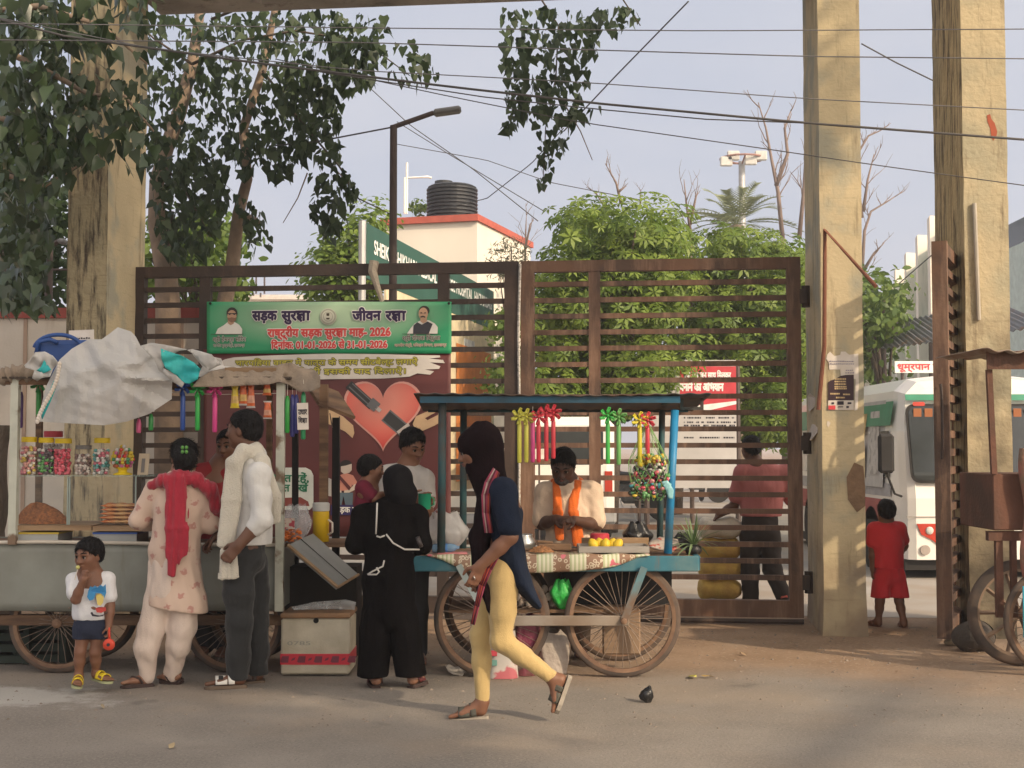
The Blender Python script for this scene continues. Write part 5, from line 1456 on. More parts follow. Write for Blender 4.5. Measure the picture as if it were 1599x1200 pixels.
# ===== man in the white shirt at the sweet cart
def shirt_man():
 J=JF(8.35);p=person('man in white shirt and dark trousers with a cream towel at the sweet cart',(J(385,700)[0],8.35,0))
 S=dict(neck=J(392,712),chest=J(388,760),pelvis=J(382,868),sl=J(404,742,-.17),sr=J(372,738,.17),el=J(409,812,-.22),wl=J(372,852,-.27),er=J(362,810,.16),wr=J(340,836,.10),
 hl=J(372,880,-.08),hr=J(394,880,.09),kl=J(374,970,-.085),kr=J(399,970,.09),al=J(371,1054,-.06),ar=J(402,1048,.12))
 hc=J(380,672);hf=A_(-1,.25,-.02)
 fl=Fld();q,B=head(fl,hc,hf,UP,.235)
 fl.cone(hc+A_(.03,0,-.07),S['neck'],.062,.07,.03);side=torso(fl,S,1.0);limbs(fl,S,1.02,which=('l','r'))
 hand(fl,S['wl'],nrm(J(352,866,-.28)-S['wl']+A_(0,0,-.03)),A_(-.2,.8,-.4),A_(-.5,0,.8),.185,.75)
 hand(fl,S['wr'],A_(-.6,.2,-.5),A_(0,0,-1),A_(0,-1,0),.18,.6)
 t1,h1=J(322,1072,-.12),J(383,1069,-.06);t2,h2=J(372,1062,.10),J(412,1060,.13)
 simple_foot(fl,S['al'],t1,h1,1.05);simple_foot(fl,S['ar'],t2,h2,1.05)
 V,Fq=fl.mesh(.0065);np_mesh('body',V,Fq,SK[0],p);face_bits(p,q,B,.235)
 fl=hair_cap(q,B,.235,fringe=.30,low=-.12,seed=4,top=.04);cloth('hair',m_hair,p,fl,.006)
 m_tr=M('charcoal trousers',(.022,.023,.024),rough=.9,var=.2,scale=7,bump=.25,bscale=150,sheen=.15)
 fl=Fld();fl.egg(J(384,850),S['pelvis'],(.150,.115),(.165,.125),side,.03)
 for s_ in 'lr':
  a=S['a'+s_]
  fl.chain([S['h'+s_],S['h'+s_]*.5+S['k'+s_]*.5,S['k'+s_],S['k'+s_]*.4+a*.6,a+A_(0,0,-.012)],[.098,.092,.080,.074,.066],.03)
  fl.cut((a+A_(0,0,-.028)),A_(0,0,-1))
 fl.wrinkle(.004,(14,14,26),11);fl.wrinkle(.002,(30,30,55),12);cloth('trousers',m_tr,p,fl,.0085)
 m_sh=M('white shirt',(.62,.61,.59),rough=.85,var=.04,scale=4,bump=.2,bscale=150,sheen=.1)
 fl=Fld();fl.egg(J(390,728),J(388,765),(.15,.10),(.168,.125),side,.04);fl.egg(J(388,765),J(386,838),(.168,.125),(.172,.140),side,.04);fl.egg(J(386,830),J(385,872),(.174,.145),(.176,.148),side,.03)
 fl.cut(J(385,849),-UP+A_(0,0,0))
 fl.cone(S['sl'],S['sr'],.074,.074,.05);fl.cone(S['neck']+A_(0,0,.0),S['neck']+A_(0,0,-.05),.074,.10,.04)
 for s_ in 'lr':fl.chain([S['s'+s_],S['s'+s_]*.5+S['e'+s_]*.5,S['e'+s_],S['e'+s_]*.72+S['w'+s_]*.28],[.068,.066,.062,.060],.03)
 fl.wrinkle(.006,(12,12,13),13);fl.wrinkle(.002,(30,30,18),14);cloth('shirt',m_sh,p,fl,.0085)
 fl=Fld();fl.cone(S['neck']+A_(.02,0,.0),S['neck']+A_(-.01,0,.03),.078,.068,.01);fl.cone(S['neck']+A_(.02,0,-.05),S['neck']+A_(0,0,.09),.056,.058,.008,sub=True);cloth('collar',m_sh,p,fl,.007)
 m_tw=M('cream towel',(.58,.54,.46),rough=.95,var=.06,scale=9,bump=.6,bscale=120,sheen=.3)
 fl=Fld();sq=A_(0,1,0)
 fl.chain([J(400,705,-.02),J(408,722,-.10),J(414,745,-.14)],[.045,.05,.045],.03)
 fl.egg(J(412,738,-.13),J(426,775,-.13),(.05,.022),(.055,.018),A_(1,0,.2),.03);fl.egg(J(426,775,-.13),J(428,815,-.10),(.055,.016),(.048,.012),A_(1,0,.1),.02)
 fl.chain([J(400,703,-.04),J(380,706,-.13),J(366,722,-.16)],[.045,.046,.044],.03)
 fl.egg(J(366,720,-.16),J(362,780,-.19),(.052,.024),(.060,.02),A_(1,0,0),.03);fl.egg(J(362,780,-.19),J(352,852,-.20),(.060,.018),(.055,.016),A_(1,0,0),.02)
 fl.wrinkle(.005,(42,20,3),15);cloth('towel',m_tw,p,fl,.007)
 fl=Fld();fl.egg(J(356,860,-.21),J(358,902,-.21),(.05,.02),(.062,.014),A_(1,0,0),.02);fl.cut(J(357,905,-.2),A_(.1,0,-1));fl.wrinkle(.007,(60,30,4),17);cloth('towel_end',m_tw,p,fl,.0065)
 so,st=M('brown sole',(.12,.085,.06),rough=.8),M('white strap',(.66,.64,.60),rough=.5)
 a=sandal(p,S['al'],t1,h1,1.08,so,st,straps='band');sandal(p,S['ar'],t2,h2,1.08,so,M('dark strap',(.05,.035,.03)),straps='band')
 mb=MB();mb.box((-.014,-.006,-.012),(.014,.006,.012),bev=.004);c_=Vector(J(345,1058,-.155));mb.v=[v+c_ for v in mb.v];mb.build('buckle',M('dark buckle',(.05,.05,.05),metal=.7),p)
shirt_man()
# ===== woman in the printed pink kurta, back turned
def pink_woman():
 J=JF(8.35);p=person('woman in pale pink printed tunic with a crimson scarf, back turned at the sweet cart',(J(275,700)[0],8.35,0))
 S=dict(neck=J(284,742),chest=J(280,785),pelvis=J(272,890),sl=J(244,764,.0),sr=J(318,764,.02),el=J(217,812,.02),wl=J(238,822,.22),er=J(328,818,.06),wr=J(318,812,.26),
 hl=J(254,905),hr=J(290,905),kl=J(238,980,-.01),kr=J(284,980),al=J(229,1056),ar=J(268,1052,.06))
 hc=J(288,714,.03);hf=A_(.05,1,-.35)
 fl=Fld();q,B=head(fl,hc,hf,A_(0,.3,1),.215);fl.cone(hc+A_(0,-.01,-.06),S['neck'],.055,.062,.03);side=torso(fl,S,.84,pel=(.165,.12));limbs(fl,S,.86)
 hand(fl,S['wl'],A_(.5,.8,.1),A_(0,0,-1),A_(1,-.2,0),.165,.6);hand(fl,S['wr'],A_(-.5,.8,.1),A_(0,0,-1),A_(-1,-.2,0),.165,.6)
 t1,h1=J(190,1071,-.08),J(238,1068,.0);t2,h2=J(252,1056,.10),J(282,1062,.05)
 simple_foot(fl,S['al'],t1,h1,.98);simple_foot(fl,S['ar'],t2,h2,.98)
 V,Fq=fl.mesh(.0068);np_mesh('body',V,Fq,SK[2],p);face_bits(p,q,B,.215)
 fl=Fld();fl.ell(q(0,-.08,.14),.215*A_(.38,.46,.40),B,.01);fl.ell(J(289,716,-.075),(.072,.055,.072),None,.03);fl.ell(J(287,732,-.05),(.05,.05,.05),None,.03)
 fl.cut(q(0,.28,.22),nrm(B[1]-B[2]*.8));fl.wrinkle(.003,(90,90,40),21);cloth('hair',m_hair,p,fl,.006)
 mb=MB();mb.sm=True
 c_=Vector(J(288,702,-.135))
 for sx in (-1,1):
  for sz in (-1,1):mb.ball(c_+Vector((sx*.012,0,sz*.013)),(.011,.008,.012),8,6)
 mb.build('hair_clip',M('green clip',(.10,.28,.06),rough=.35),p)
 mk=kurta_mat()
 fl=Fld();fl.egg(J(284,756),J(281,790),(.135,.09),(.150,.11),side,.04);fl.egg(J(281,790),J(272,860),(.148,.11),(.150,.115),side,.04);fl.egg(J(272,860),J(278,950),(.152,.118),(.178,.135),side,.04);fl.egg(J(278,940),J(280,985),(.178,.135),(.182,.138),side,.03)
 fl.cone(S['sl'],S['sr'],.058,.058,.04);fl.cone(J(284,748),J(283,760),.075,.10,.04)
 for s_ in 'lr':fl.chain([S['s'+s_],S['e'+s_],S['e'+s_]*.35+S['w'+s_]*.65],[.064,.058,.046],.03)
 fl.cut(J(279,955,-.1),A_(-.16,0,-1));fl.wrinkle(.006,(15,15,6),22);fl.wrinkle(.003,(34,34,18),23);cloth('tunic',mk,p,fl,.009)
 m_pp=M('pale pink cotton',(.63,.52,.45),rough=.9,var=.06,scale=5,bump=.25,bscale=140,sheen=.1)
 fl=Fld();fl.egg(J(272,880),J(272,925),(.15,.12),(.155,.125),side,.04)
 for s_,m in (('l',J(228,1012,-.03)),('r',J(278,1005))):
  fl.chain([S['h'+s_],S['k'+s_],m,S['a'+s_]],[.086,.086,.076,.045],.022);fl.cone(S['a'+s_]+A_(0,0,.02),S['a'+s_],.048,.047,.02)
 fl.wrinkle(.009,(26,26,6),24);fl.wrinkle(.004,(50,50,16),25);cloth('salwar',m_pp,p,fl,.009)
 m_cr=M('crimson scarf',(.33,.016,.035),rough=.85,var=.12,scale=7,bump=.3,bscale=110,sheen=.3)
 fl=Fld();fl.chain([J(238,758,-.06),J(255,750,-.09),J(280,744,-.09),J(305,748,-.08),J(328,764,-.06),J(338,790,.0),J(336,812,.10)],[.030,.036,.040,.040,.040,.035,.028],.03)
 fl.egg(J(276,748,-.125),J(275,825,-.165),(.068,.018),(.070,.016),A_(1,0,0),.03);fl.egg(J(275,825,-.165),J(276,868,-.165),(.070,.016),(.062,.014),A_(1,0,0),.02);fl.egg(J(272,862,-.17),J(268,898,-.17),(.045,.014),(.030,.012),A_(1,0,.3),.02)
 fl.wrinkle(.006,(70,30,6),26);fl.wrinkle(.003,(60,60,30),27);cloth('scarf',m_cr,p,fl,.007)
 so=M('dark rubber sole',(.05,.03,.026),rough=.8);sandal(p,S['al'],t1,h1,1.0,so,so,straps='thong');sandal(p,S['ar'],t2,h2,1.0,so,so,straps='thong')
def kurta_mat():
 m=bpy.data.materials.new('printed pink cotton');m.use_nodes=True;n,l=m.node_tree.nodes,m.node_tree.links;b=n['Principled BSDF']
 tc=n.new('ShaderNodeTexCoord');mp=n.new('ShaderNodeMapping');mp.inputs['Scale'].default_value=(10,.01,10);mp.inputs['Rotation'].default_value=(0,math.radians(38),0);l.new(tc.outputs['Object'],mp.inputs[0])
 v=n.new('ShaderNodeTexVoronoi');v.inputs['Randomness'].default_value=.0;v.inputs['Scale'].default_value=1;l.new(mp.outputs[0],v.inputs['Vector'])
 w=n.new('ShaderNodeTexNoise');w.inputs['Scale'].default_value=55;w.inputs['Detail'].default_value=1;l.new(tc.outputs['Object'],w.inputs['Vector'])
 a=n.new('ShaderNodeMath');a.operation='MULTIPLY_ADD';l.new(w.outputs['Fac'],a.inputs[0]);a.inputs[1].default_value=.55;a.inputs[2].default_value=-.28
 s=n.new('ShaderNodeMath');s.operation='ADD';l.new(v.outputs['Distance'],s.inputs[0]);l.new(a.outputs[0],s.inputs[1])
 r=n.new('ShaderNodeMapRange');r.inputs[1].default_value=.11;r.inputs[2].default_value=.21;r.inputs[3].default_value=.75;r.inputs[4].default_value=0;l.new(s.outputs[0],r.inputs[0])
 x=n.new('ShaderNodeMix');x.data_type='RGBA';x.inputs[6].default_value=(.60,.45,.36,1);x.inputs[7].default_value=(.42,.17,.15,1);l.new(r.outputs[0],x.inputs[0]);l.new(x.outputs[2],b.inputs['Base Color'])
 b.inputs['Roughness'].default_value=.9;b.inputs['Sheen Weight'].default_value=.1
 return m
pink_woman()
# ===== toddler with a lollipop
def toddler():
 J=JF(8.18);p=person('toddler in white shirt and navy shorts sucking a lollipop before the steel cart',(J(143,700)[0],8.18,0))
 S=dict(neck=J(143,893),chest=J(142,918),pelvis=J(143,972),sl=J(116,906,-.02),sr=J(168,905),el=J(118,936,-.10),wl=J(130,906,-.13),er=J(172,945,-.02),wr=J(170,978,-.05),hl=J(130,985),hr=J(156,985),kl=J(125,1018,-.02),kr=J(149,1018,-.01),al=J(123,1055,-.0),ar=J(150,1050,.05))
 s=.195;hc=J(138,868,-.02);hf=A_(-.42,-1,-.12)
 fl=Fld();q,B=head(fl,hc,hf,UP,s,k=.012);fl.cone(hc+A_(.01,.01,-.05),S['neck'],.034,.036,.02);side=torso(fl,S,.62,chest=(.155,.115),waist=(.15,.125),pel=(.16,.13),sh=.055);limbs(fl,S,.60,arms=(.050,.043,.034),legs=(.078,.054,.048,.038))
 hand(fl,S['wl'],A_(.15,-.2,1),A_(.4,.8,0),A_(.8,-.2,0),.095,.9);hand(fl,S['wr'],A_(0,-.1,-1),A_(-.9,0,0),A_(0,-1,0),.095,.8)
 t1,h1=J(120,1072,-.13),J(122,1063,.03);t2,h2=J(172,1064,-.06),J(148,1058,.06)
 simple_foot(fl,S['al'],t1,h1,.66);simple_foot(fl,S['ar'],t2,h2,.66)
 V,Fq=fl.mesh(.0048);np_mesh('body',V,Fq,SK[1],p);face_bits(p,q,B,s)
 fl=hair_cap(q,B,s,fringe=.24,low=-.06,seed=8,top=.05,vol=1.04);fl.wrinkle(.004,(120,120,70),30);cloth('hair',m_hair,p,fl,.005)
 m_ts=M('toddler shirt white',(.66,.66,.68),rough=.9,var=.04,bump=.2,bscale=160)
 fl=Fld();fl.egg(J(142,903),J(142,925),(.085,.065),(.108,.085),side,.03);fl.egg(J(142,925),J(143,958),(.108,.085),(.115,.092),side,.03);fl.cone(S['sl'],S['sr'],.040,.040,.03)
 for s_ in 'lr':fl.chain([S['s'+s_],S['s'+s_]*.35+S['e'+s_]*.65],[.046,.050],.025)
 fl.cut(J(142,970,-.1),-UP);fl.cone(J(139,884,-.03),J(141,890,-.02),.034,.030,.008,sub=True);fl.wrinkle(.004,(30,30,18),31);V,Fq=fl.mesh(.006)
 np_mesh('shirt',V,Fq,[m_ts],p)
 def shirt_patch(nm,mat,pts):
  mb=MB();fr=lambda a,b,c=0:Vector(J(143,930))*0+Vector(P(a,b,8.18-.117+.000-c+.6*max(0,(a-150)/60.0)**2));mb.poly([(x,y) for x,y in pts][::-1],lambda a,b,c=0:fr(a,b,c),.004);mb.build(nm,mat,p)
 shirt_patch('print_blue',M('print blue',(.05,.24,.48),rough=.8),[(138,922),(141,915),(145,917),(148,914),(152,917),(157,913),(161,916),(165,912),(166,925),(163,934),(157,926),(150,926),(146,936),(140,938),(136,932)])
 shirt_patch('print_yellow',M('print yellow',(.58,.46,.14),rough=.8),[(150,930),(153,927),(158,927),(162,930),(161,941),(157,946),(152,944)])
 shirt_patch('print_red',M('print red',(.45,.06,.05),rough=.8),[(149,950),(153,948),(165,948),(166,953),(158,957),(151,956)])
 shirt_patch('print_writing',m_ink,[(141,957),(144,955),(146,959),(150,960),(156,961),(163,959),(168,955),(168,957),(160,962),(152,963),(144,962)])
 m_sh=M('navy shorts',(.018,.024,.048),rough=.85,bump=.3,bscale=120)
 fl=Fld();fl.egg(J(143,965),J(143,978),(.100,.082),(.106,.088),side,.02)
 for s_,e in (('l',J(128,1003,-.01)),('r',J(158,1000))):fl.chain([S['h'+s_],e],[.062,.058],.02);fl.cut(e+A_(0,0,.012),-UP)
 fl.wrinkle(.003,(40,40,20),33);cloth('shorts',m_sh,p,fl,.006)
 so,st=M('pale sole',(.34,.36,.20),rough=.8),M('yellow strap',(.70,.52,.02),rough=.5)
 for a,t,h in ((S['al'],t1,h1),(S['ar'],t2,h2)):
  o=sandal(p,a,t,h,.68,so,st,sole_t=.012,straps='band')
 lp=thing('lollipop','small pale lollipop at the lips of the toddler','sweet',tuple(q(0,.48,-.28)))
 mb=MB();mb.sm=True;mb.ball(Vector(q(.0,.50,-.26)),.013,10,8);mb.build('candy',M('lime candy',(.50,.48,.16),rough=.2,spec=.6),lp)
 mb=MB();mb.tube([Vector(q(0,.50,-.28)),Vector(q(.04,.62,-.62))],.0028,6);mb.build('stick',m_paper,lp)
 c_=Vector(J(170,998,-.07));ty=thing('plastic_toy','orange red rattle toy hanging from the fist of the toddler','toy',tuple(c_));m_o=M('orange plastic',(.58,.06,.03),rough=.35)
 mb=MB();mb.sm=True;mb.tube([c_+Vector((0,0,.07)),c_+Vector((.003,0,.0))],[.006,.009],8);mb.build('grip',m_o,ty)
 mb=MB();mb.sm=True;mb.lathe([(.012,-.012),(.034,-.010),(.036,0),(.034,.010),(.012,.012)],c=c_+Vector((.004,-.01,-.03)),n=16,axis=Matrix.Rotation(math.pi/2,3,'X'));mb.build('disc',m_o,ty)
 mb=MB();mb.lathe([(.010,-.016),(.010,.016)],c=c_+Vector((.004,-.012,-.03)),n=10,axis=Matrix.Rotation(math.pi/2,3,'X'));mb.build('hub',m_ink,ty)
toddler()
# ===== woman in the black gown carrying a baby
def black_woman():
 J=JF(8.3);p=person('woman in a long black gown and hood, back turned, holding a baby',(J(608,700)[0],8.3,0))
 S=dict(neck=J(614,790),chest=J(608,835),pelvis=J(606,915),sl=J(568,806,.02),sr=J(650,806,.0),el=J(556,848,.03),wl=J(575,830,.24),er=J(656,850,.0),wr=J(632,858,.20),hl=J(588,930),hr=J(626,930),kl=J(586,1000),kr=J(640,1000),al=J(587,1052,.04),ar=J(645,1054,.0))
 hc=J(622,756,.03);hf=A_(.15,1,-.2)
 fl=Fld();q,B=head(fl,hc,hf,A_(0,.2,1),.215);fl.cone(hc+A_(0,0,-.06),S['neck'],.052,.06,.03);side=torso(fl,S,.80);limbs(fl,S,.8)
 hand(fl,S['wl'],A_(.3,.8,.3),A_(0,.2,.9),A_(1,0,0),.16,.6);hand(fl,S['wr'],A_(-.5,.7,.2),A_(0,0,1),A_(0,0,1),.16,.6)
 t1,h1=J(584,1060,.14),J(587,1071,-.04);t2,h2=J(662,1063,.06),J(641,1070,-.04)
 simple_foot(fl,S['al'],t1,h1,.92);simple_foot(fl,S['ar'],t2,h2,.92)
 V,Fq=fl.mesh(.007);np_mesh('body',V,Fq,SK[2],p);face_bits(p,q,B,.215)
 m_bl=M('black gown',(.006,.005,.005),rough=.95,var=.3,scale=6,bump=.3,bscale=110,spec=.08)
 fl=Fld();fl.egg(J(612,800),J(608,840),(.145,.10),(.155,.115),side,.05);fl.egg(J(608,840),J(607,905),(.150,.115),(.150,.12),side,.05);fl.egg(J(607,905),J(609,955),(.155,.125),(.165,.13),side,.05)
 fl.cone(S['sl'],S['sr'],.068,.066,.05)
 for s_ in 'lr':fl.chain([S['s'+s_],S['e'+s_],S['w'+s_]],[.068,.062,.046],.035)
 for a,b in ((J(588,960),J(582,1056)),(J(630,960),J(642,1056))):fl.egg(a,b,(.092,.12),(.092,.105),side,.012)
 fl.cut(J(584,1056),-UP+A_(.02,0,0));fl.wrinkle(.007,(20,20,5),41);fl.wrinkle(.003,(40,40,15),42);cloth('gown',m_bl,p,fl,.009)
 m_hd=M('black hood',(.006,.005,.006),rough=.7,var=.3,scale=6,bump=.2,bscale=90,spec=.12)
 fl=Fld();fl.ell(q(0,-.10,.10),.215*A_(.44,.52,.47),B,.03);fl.cone(J(622,772,-.02),J(618,792,-.01),.085,.062,.04);fl.cone(J(640,770),J(636,785),.045,.05,.04)
 fl.ell(q(0,.45,-.1),.215*A_(.25,.3,.3),B,.02,sub=True);fl.wrinkle(.004,(30,30,12),43);cloth('hood',m_hd,p,fl,.007)
 m_pi=M('white piping',(.55,.52,.48),rough=.6)
 for pts in ([(589,785,-.12),(588,812,-.145),(587,834,-.145)],[(588,837,-.15),(594,839,-.155),(601,836,-.155)],[(603,834,-.15),(614,848,-.155),(632,858,-.145),(655,858,-.10)],[(574,897,-.145),(582,892,-.15),(598,884,-.155),(600,875,-.15)],[(575,897,-.15),(588,897,-.155),(592,893,-.155),(588,886,-.15)]):
  mb=MB();mb.sm=True;mb.tube([Vector(J(*a)) for a in pts],.0055,6);mb.build('piping',m_pi,p)
 so=M('maroon shoe',(.10,.02,.02),rough=.6)
 sandal(p,S['al'],t1,h1,.95,M('dark rubber sole',(.05,.03,.026)),so,straps='band');sandal(p,S['ar'],t2,h2,.95,M('dark rubber sole',(.05,.03,.026)),so,straps='band')
 mb=MB();mb.sm=True;mb.lathe([(.033,-.012),(.036,0),(.033,.012)],c=J(655,846,-.08),n=14,axis=Matrix.Rotation(1.2,3,'Y'));mb.build('bangle',M('dark bangle',(.06,.05,.05),rough=.3),p)
 J=JF(8.42);b=person('baby in a maroon top resting on the shoulder of the woman in black',J(577,800))
 s=.165;hc=J(580,732);hf=A_(1,.25,-.15)
 S=dict(neck=J(575,755),chest=J(574,772),pelvis=J(572,812),sl=J(566,762,-.06),sr=J(572,762,.06),el=J(586,778,-.09),wl=J(597,772,-.05),er=J(590,780,.08),wr=J(602,776,.06),hl=J(572,816,-.04),hr=J(576,816,.05),kl=J(590,835,-.02),kr=J(592,835,.05),al=J(586,856,0),ar=J(590,856,.06))
 fl=Fld();q,B=head(fl,hc,hf,A_(.1,0,1),s,k=.012);fl.cone(hc+A_(-.01,0,-.05),S['neck'],.034,.036,.02);side=torso(fl,S,.52,sh=.06);limbs(fl,S,.55,arms=(.055,.05,.038))
 hand(fl,S['wl'],A_(1,.2,0),A_(0,0,-1),A_(0,-1,0),.08,.8);hand(fl,S['wr'],A_(1,0,0),A_(0,0,-1),A_(0,1,0),.08,.8)
 V,Fq=fl.mesh(.005);np_mesh('body',V,Fq,SK[1],b);face_bits(b,q,B,s)
 fl=hair_cap(q,B,s,fringe=.22,low=-.18,seed=9,vol=1.05);cloth('hair',m_hair,b,fl,.005)
 fl=Fld();fl.egg(J(574,762),J(573,785),(.075,.062),(.085,.075),side,.03);fl.egg(J(573,785),J(572,815),(.085,.075),(.08,.075),side,.03);fl.cone(S['sl'],S['sr'],.040,.040,.03)
 for s_ in 'lr':fl.chain([S['s'+s_],S['s'+s_]*.25+S['e'+s_]*.75],[.043,.043],.02)
 fl.wrinkle(.003,(40,40,20),45);cloth('top',M('maroon top',(.13,.012,.028),rough=.9,bump=.2,bscale=120),b,fl,.0055)
black_woman()
# ===== youth drinking from the green mug
def youth():
 J=JF(9.25);p=person('youth in a pale shirt looking down over a green mug beside the banner',(J(640,700)[0],9.25,0))
 S=dict(neck=J(636,728),chest=J(634,775),pelvis=J(634,865),sl=J(606,742,-.03),sr=J(664,748,-.04),el=J(604,800,-.05),wl=J(640,780,-.20),er=J(668,798,-.08),wr=J(652,780,-.19),hl=J(622,880),hr=J(650,880),kl=J(622,955),kr=J(652,955),al=J(622,1020),ar=J(654,1020))
 for k in ('al','ar'):S[k][2]=.08
 s=.215;hc=J(645,697,-.02);hf=A_(.55,-.8,-.40)
 fl=Fld();q,B=head(fl,hc,hf,A_(.1,-.3,1),s);fl.cone(hc+A_(-.015,.02,-.06),S['neck'],.05,.056,.03);side=torso(fl,S,.9);limbs(fl,S,.9)
 hand(fl,S['wl'],A_(.9,-.2,.1),A_(.2,.9,0),A_(0,0,1),.165,.7);hand(fl,S['wr'],A_(.8,-.3,-.1),A_(-.2,.9,0),A_(0,0,1),.165,.7)
 for k,x in (('al',0),('ar',.0)):a=S[k];simple_foot(fl,a,a+A_(.03,-.19,-.07),a+A_(0,.05,-.075),.95)
 V,Fq=fl.mesh(.0068);np_mesh('body',V,Fq,SK[1],p);face_bits(p,q,B,s)
 fl=hair_cap(q,B,s,fringe=.30,low=-.06,seed=14,vol=1.07,top=.06);cloth('hair',m_hair,p,fl,.006)
 fl=Fld();fl.egg(J(636,742),J(634,775),(.145,.095),(.16,.115),side,.05);fl.egg(J(634,775),J(634,870),(.16,.115),(.17,.125),side,.05);fl.cone(S['sl'],S['sr'],.062,.062,.05)
 for s_ in 'lr':fl.chain([S['s'+s_],S['s'+s_]*.3+S['e'+s_]*.7],[.066,.066],.03)
 fl.cut(J(634,875),-UP);fl.wrinkle(.005,(20,20,14),51);cloth('shirt',M('pale grey shirt',(.46,.43,.41),rough=.9,bump=.2,bscale=130),p,fl,.008)
 fl=Fld();fl.egg(J(634,865),J(634,885),(.15,.11),(.155,.115),side,.03)
 for s_ in 'lr':fl.chain([S['h'+s_],S['k'+s_],S['a'+s_]],[.09,.072,.06],.03)
 cloth('trousers',M('dark trousers',(.03,.03,.033),rough=.9),p,fl,.011)
 c_=Vector(J(663,783,-.24));r=thing('mug','green plastic mug held up by the youth','mug',tuple(c_-Vector((0,0,.055))));m_gm=M('green plastic',(.02,.30,.17),rough=.35)
 mb=MB();mb.sm=True;mb.lathe([(.036,-.052),(.041,-.048),(.043,.052),(.046,.054),(.040,.050),(.037,-.04),(0,-.042)],c=c_,n=20);mb.build('cup',m_gm,r)
 mb=MB();mb.sm=True;mb.tube([c_+Vector((.042,0,-.028)),c_+Vector((.062,0,-.02)),c_+Vector((.062,0,.02)),c_+Vector((.042,0,.03))],.005,6);mb.build('handle',m_gm,r)
youth()
# ===== the fruit seller
def seller():
 J=JF(9.5);p=person('grey bearded seller in a cream shirt with an orange scarf behind the fruit cart',(J(888,700)[0],9.5,0))
 S=dict(neck=J(887,754),chest=J(888,800),pelvis=J(888,880,.08),sl=J(851,768),sr=J(925,768),el=J(846,818,-.05),wl=J(868,810,-.24),er=J(932,820,-.05),wr=J(896,812,-.25),hl=J(872,890,.08),hr=J(904,890,.08),kl=J(870,950,0),kr=J(906,950,0),al=J(870,1000),ar=J(906,1000))
 for k in ('al','ar'):S[k][2]=.08
 s=.235;hc=J(879,728,-.07);hf=A_(-.15,-.9,-.50)
 fl=Fld();q,B=head(fl,hc,hf,A_(0,-.5,1),s);fl.cone(hc+A_(.01,.05,-.05),S['neck'],.058,.066,.03);side=torso(fl,S,1.0);limbs(fl,S,.98)
 hand(fl,S['wl'],A_(.7,-.6,.1),A_(.2,.2,-.9),A_(.2,-.6,.6),.175,.8);hand(fl,S['wr'],A_(-.7,-.5,.1),A_(-.2,.2,-.9),A_(-.2,-.6,.6),.175,.8)
 for k in ('al','ar'):a=S[k];simple_foot(fl,a,a+A_(0,-.19,-.07),a+A_(0,.05,-.075),1)
 V,Fq=fl.mesh(.0068);np_mesh('body',V,Fq,SK[3],p)
 m_gb=M('grey beard',(.075,.068,.064),rough=.9,var=.4,scale=60,bump=.6,bscale=150)
 face_bits(p,q,B,s,moustache=m_gb)
 fl=Fld();fl.ell(q(0,.17,-.34),s*A_(.24,.275,.165),B,.02);fl.ell(q(0,.36,-.10),s*A_(.27,.22,.15),B,.02,sub=True);fl.wrinkle(.003,(120,120,120),61);cloth('beard',m_gb,p,fl,.006)
 fl=hair_cap(q,B,s,fringe=.28,low=-.10,seed=16);cloth('hair',m_hair,p,fl,.0065)
 m_cs=M('cream shirt',(.62,.48,.36),rough=.85,var=.06,bump=.25,bscale=130)
 fl=Fld();fl.egg(J(888,768),J(888,800),(.155,.105),(.17,.125),side,.05);fl.egg(J(888,800),J(888,878,.06),(.165,.125),(.165,.135),side,.05);fl.cone(S['sl'],S['sr'],.072,.072,.05);fl.cone(J(887,758),J(888,770),.08,.11,.04)
 for s_ in 'lr':fl.chain([S['s'+s_],S['s'+s_]*.15+S['e'+s_]*.85],[.070,.068],.03)
 fl.wrinkle(.006,(18,18,14),62);fl.wrinkle(.003,(40,40,30),63);cloth('shirt',m_cs,p,fl,.0085)
 fl=Fld();fl.egg(J(888,872,.08),J(888,895,.08),(.165,.13),(.17,.135),side,.03)
 for s_ in 'lr':fl.chain([S['h'+s_],S['k'+s_],S['a'+s_]],[.1,.08,.07],.03)
 cloth('trousers',M('khaki trousers',(.14,.10,.07),rough=.9),p,fl,.011)
 m_or =M('orange scarf',(.66,.13,.012),rough=.8,var=.1,bump=.3,bscale=110,sheen=.3)
 fl=Fld();fl.chain([J(866,752,-.02),J(887,742,.075),J(905,752,-.02)],[.03,.035,.03],.03)
 fl.egg(J(869,752,-.06),J(872,800,-.175),(.030,.016),(.036,.014),A_(1,0,0),.02);fl.egg(J(872,800,-.175),J(874,842,-.15),(.038,.014),(.030,.012),A_(1,0,0),.02)
 fl.egg(J(901,752,-.07),J(894,800,-.165),(.034,.016),(.034,.014),A_(1,0,0),.02);fl.egg(J(896,800,-.165),J(904,850,-.15),(.034,.014),(.045,.014),A_(1,0,.1),.02)
 fl.wrinkle(.004,(90,30,6),64);cloth('scarf',m_or,p,fl,.0065)
seller()
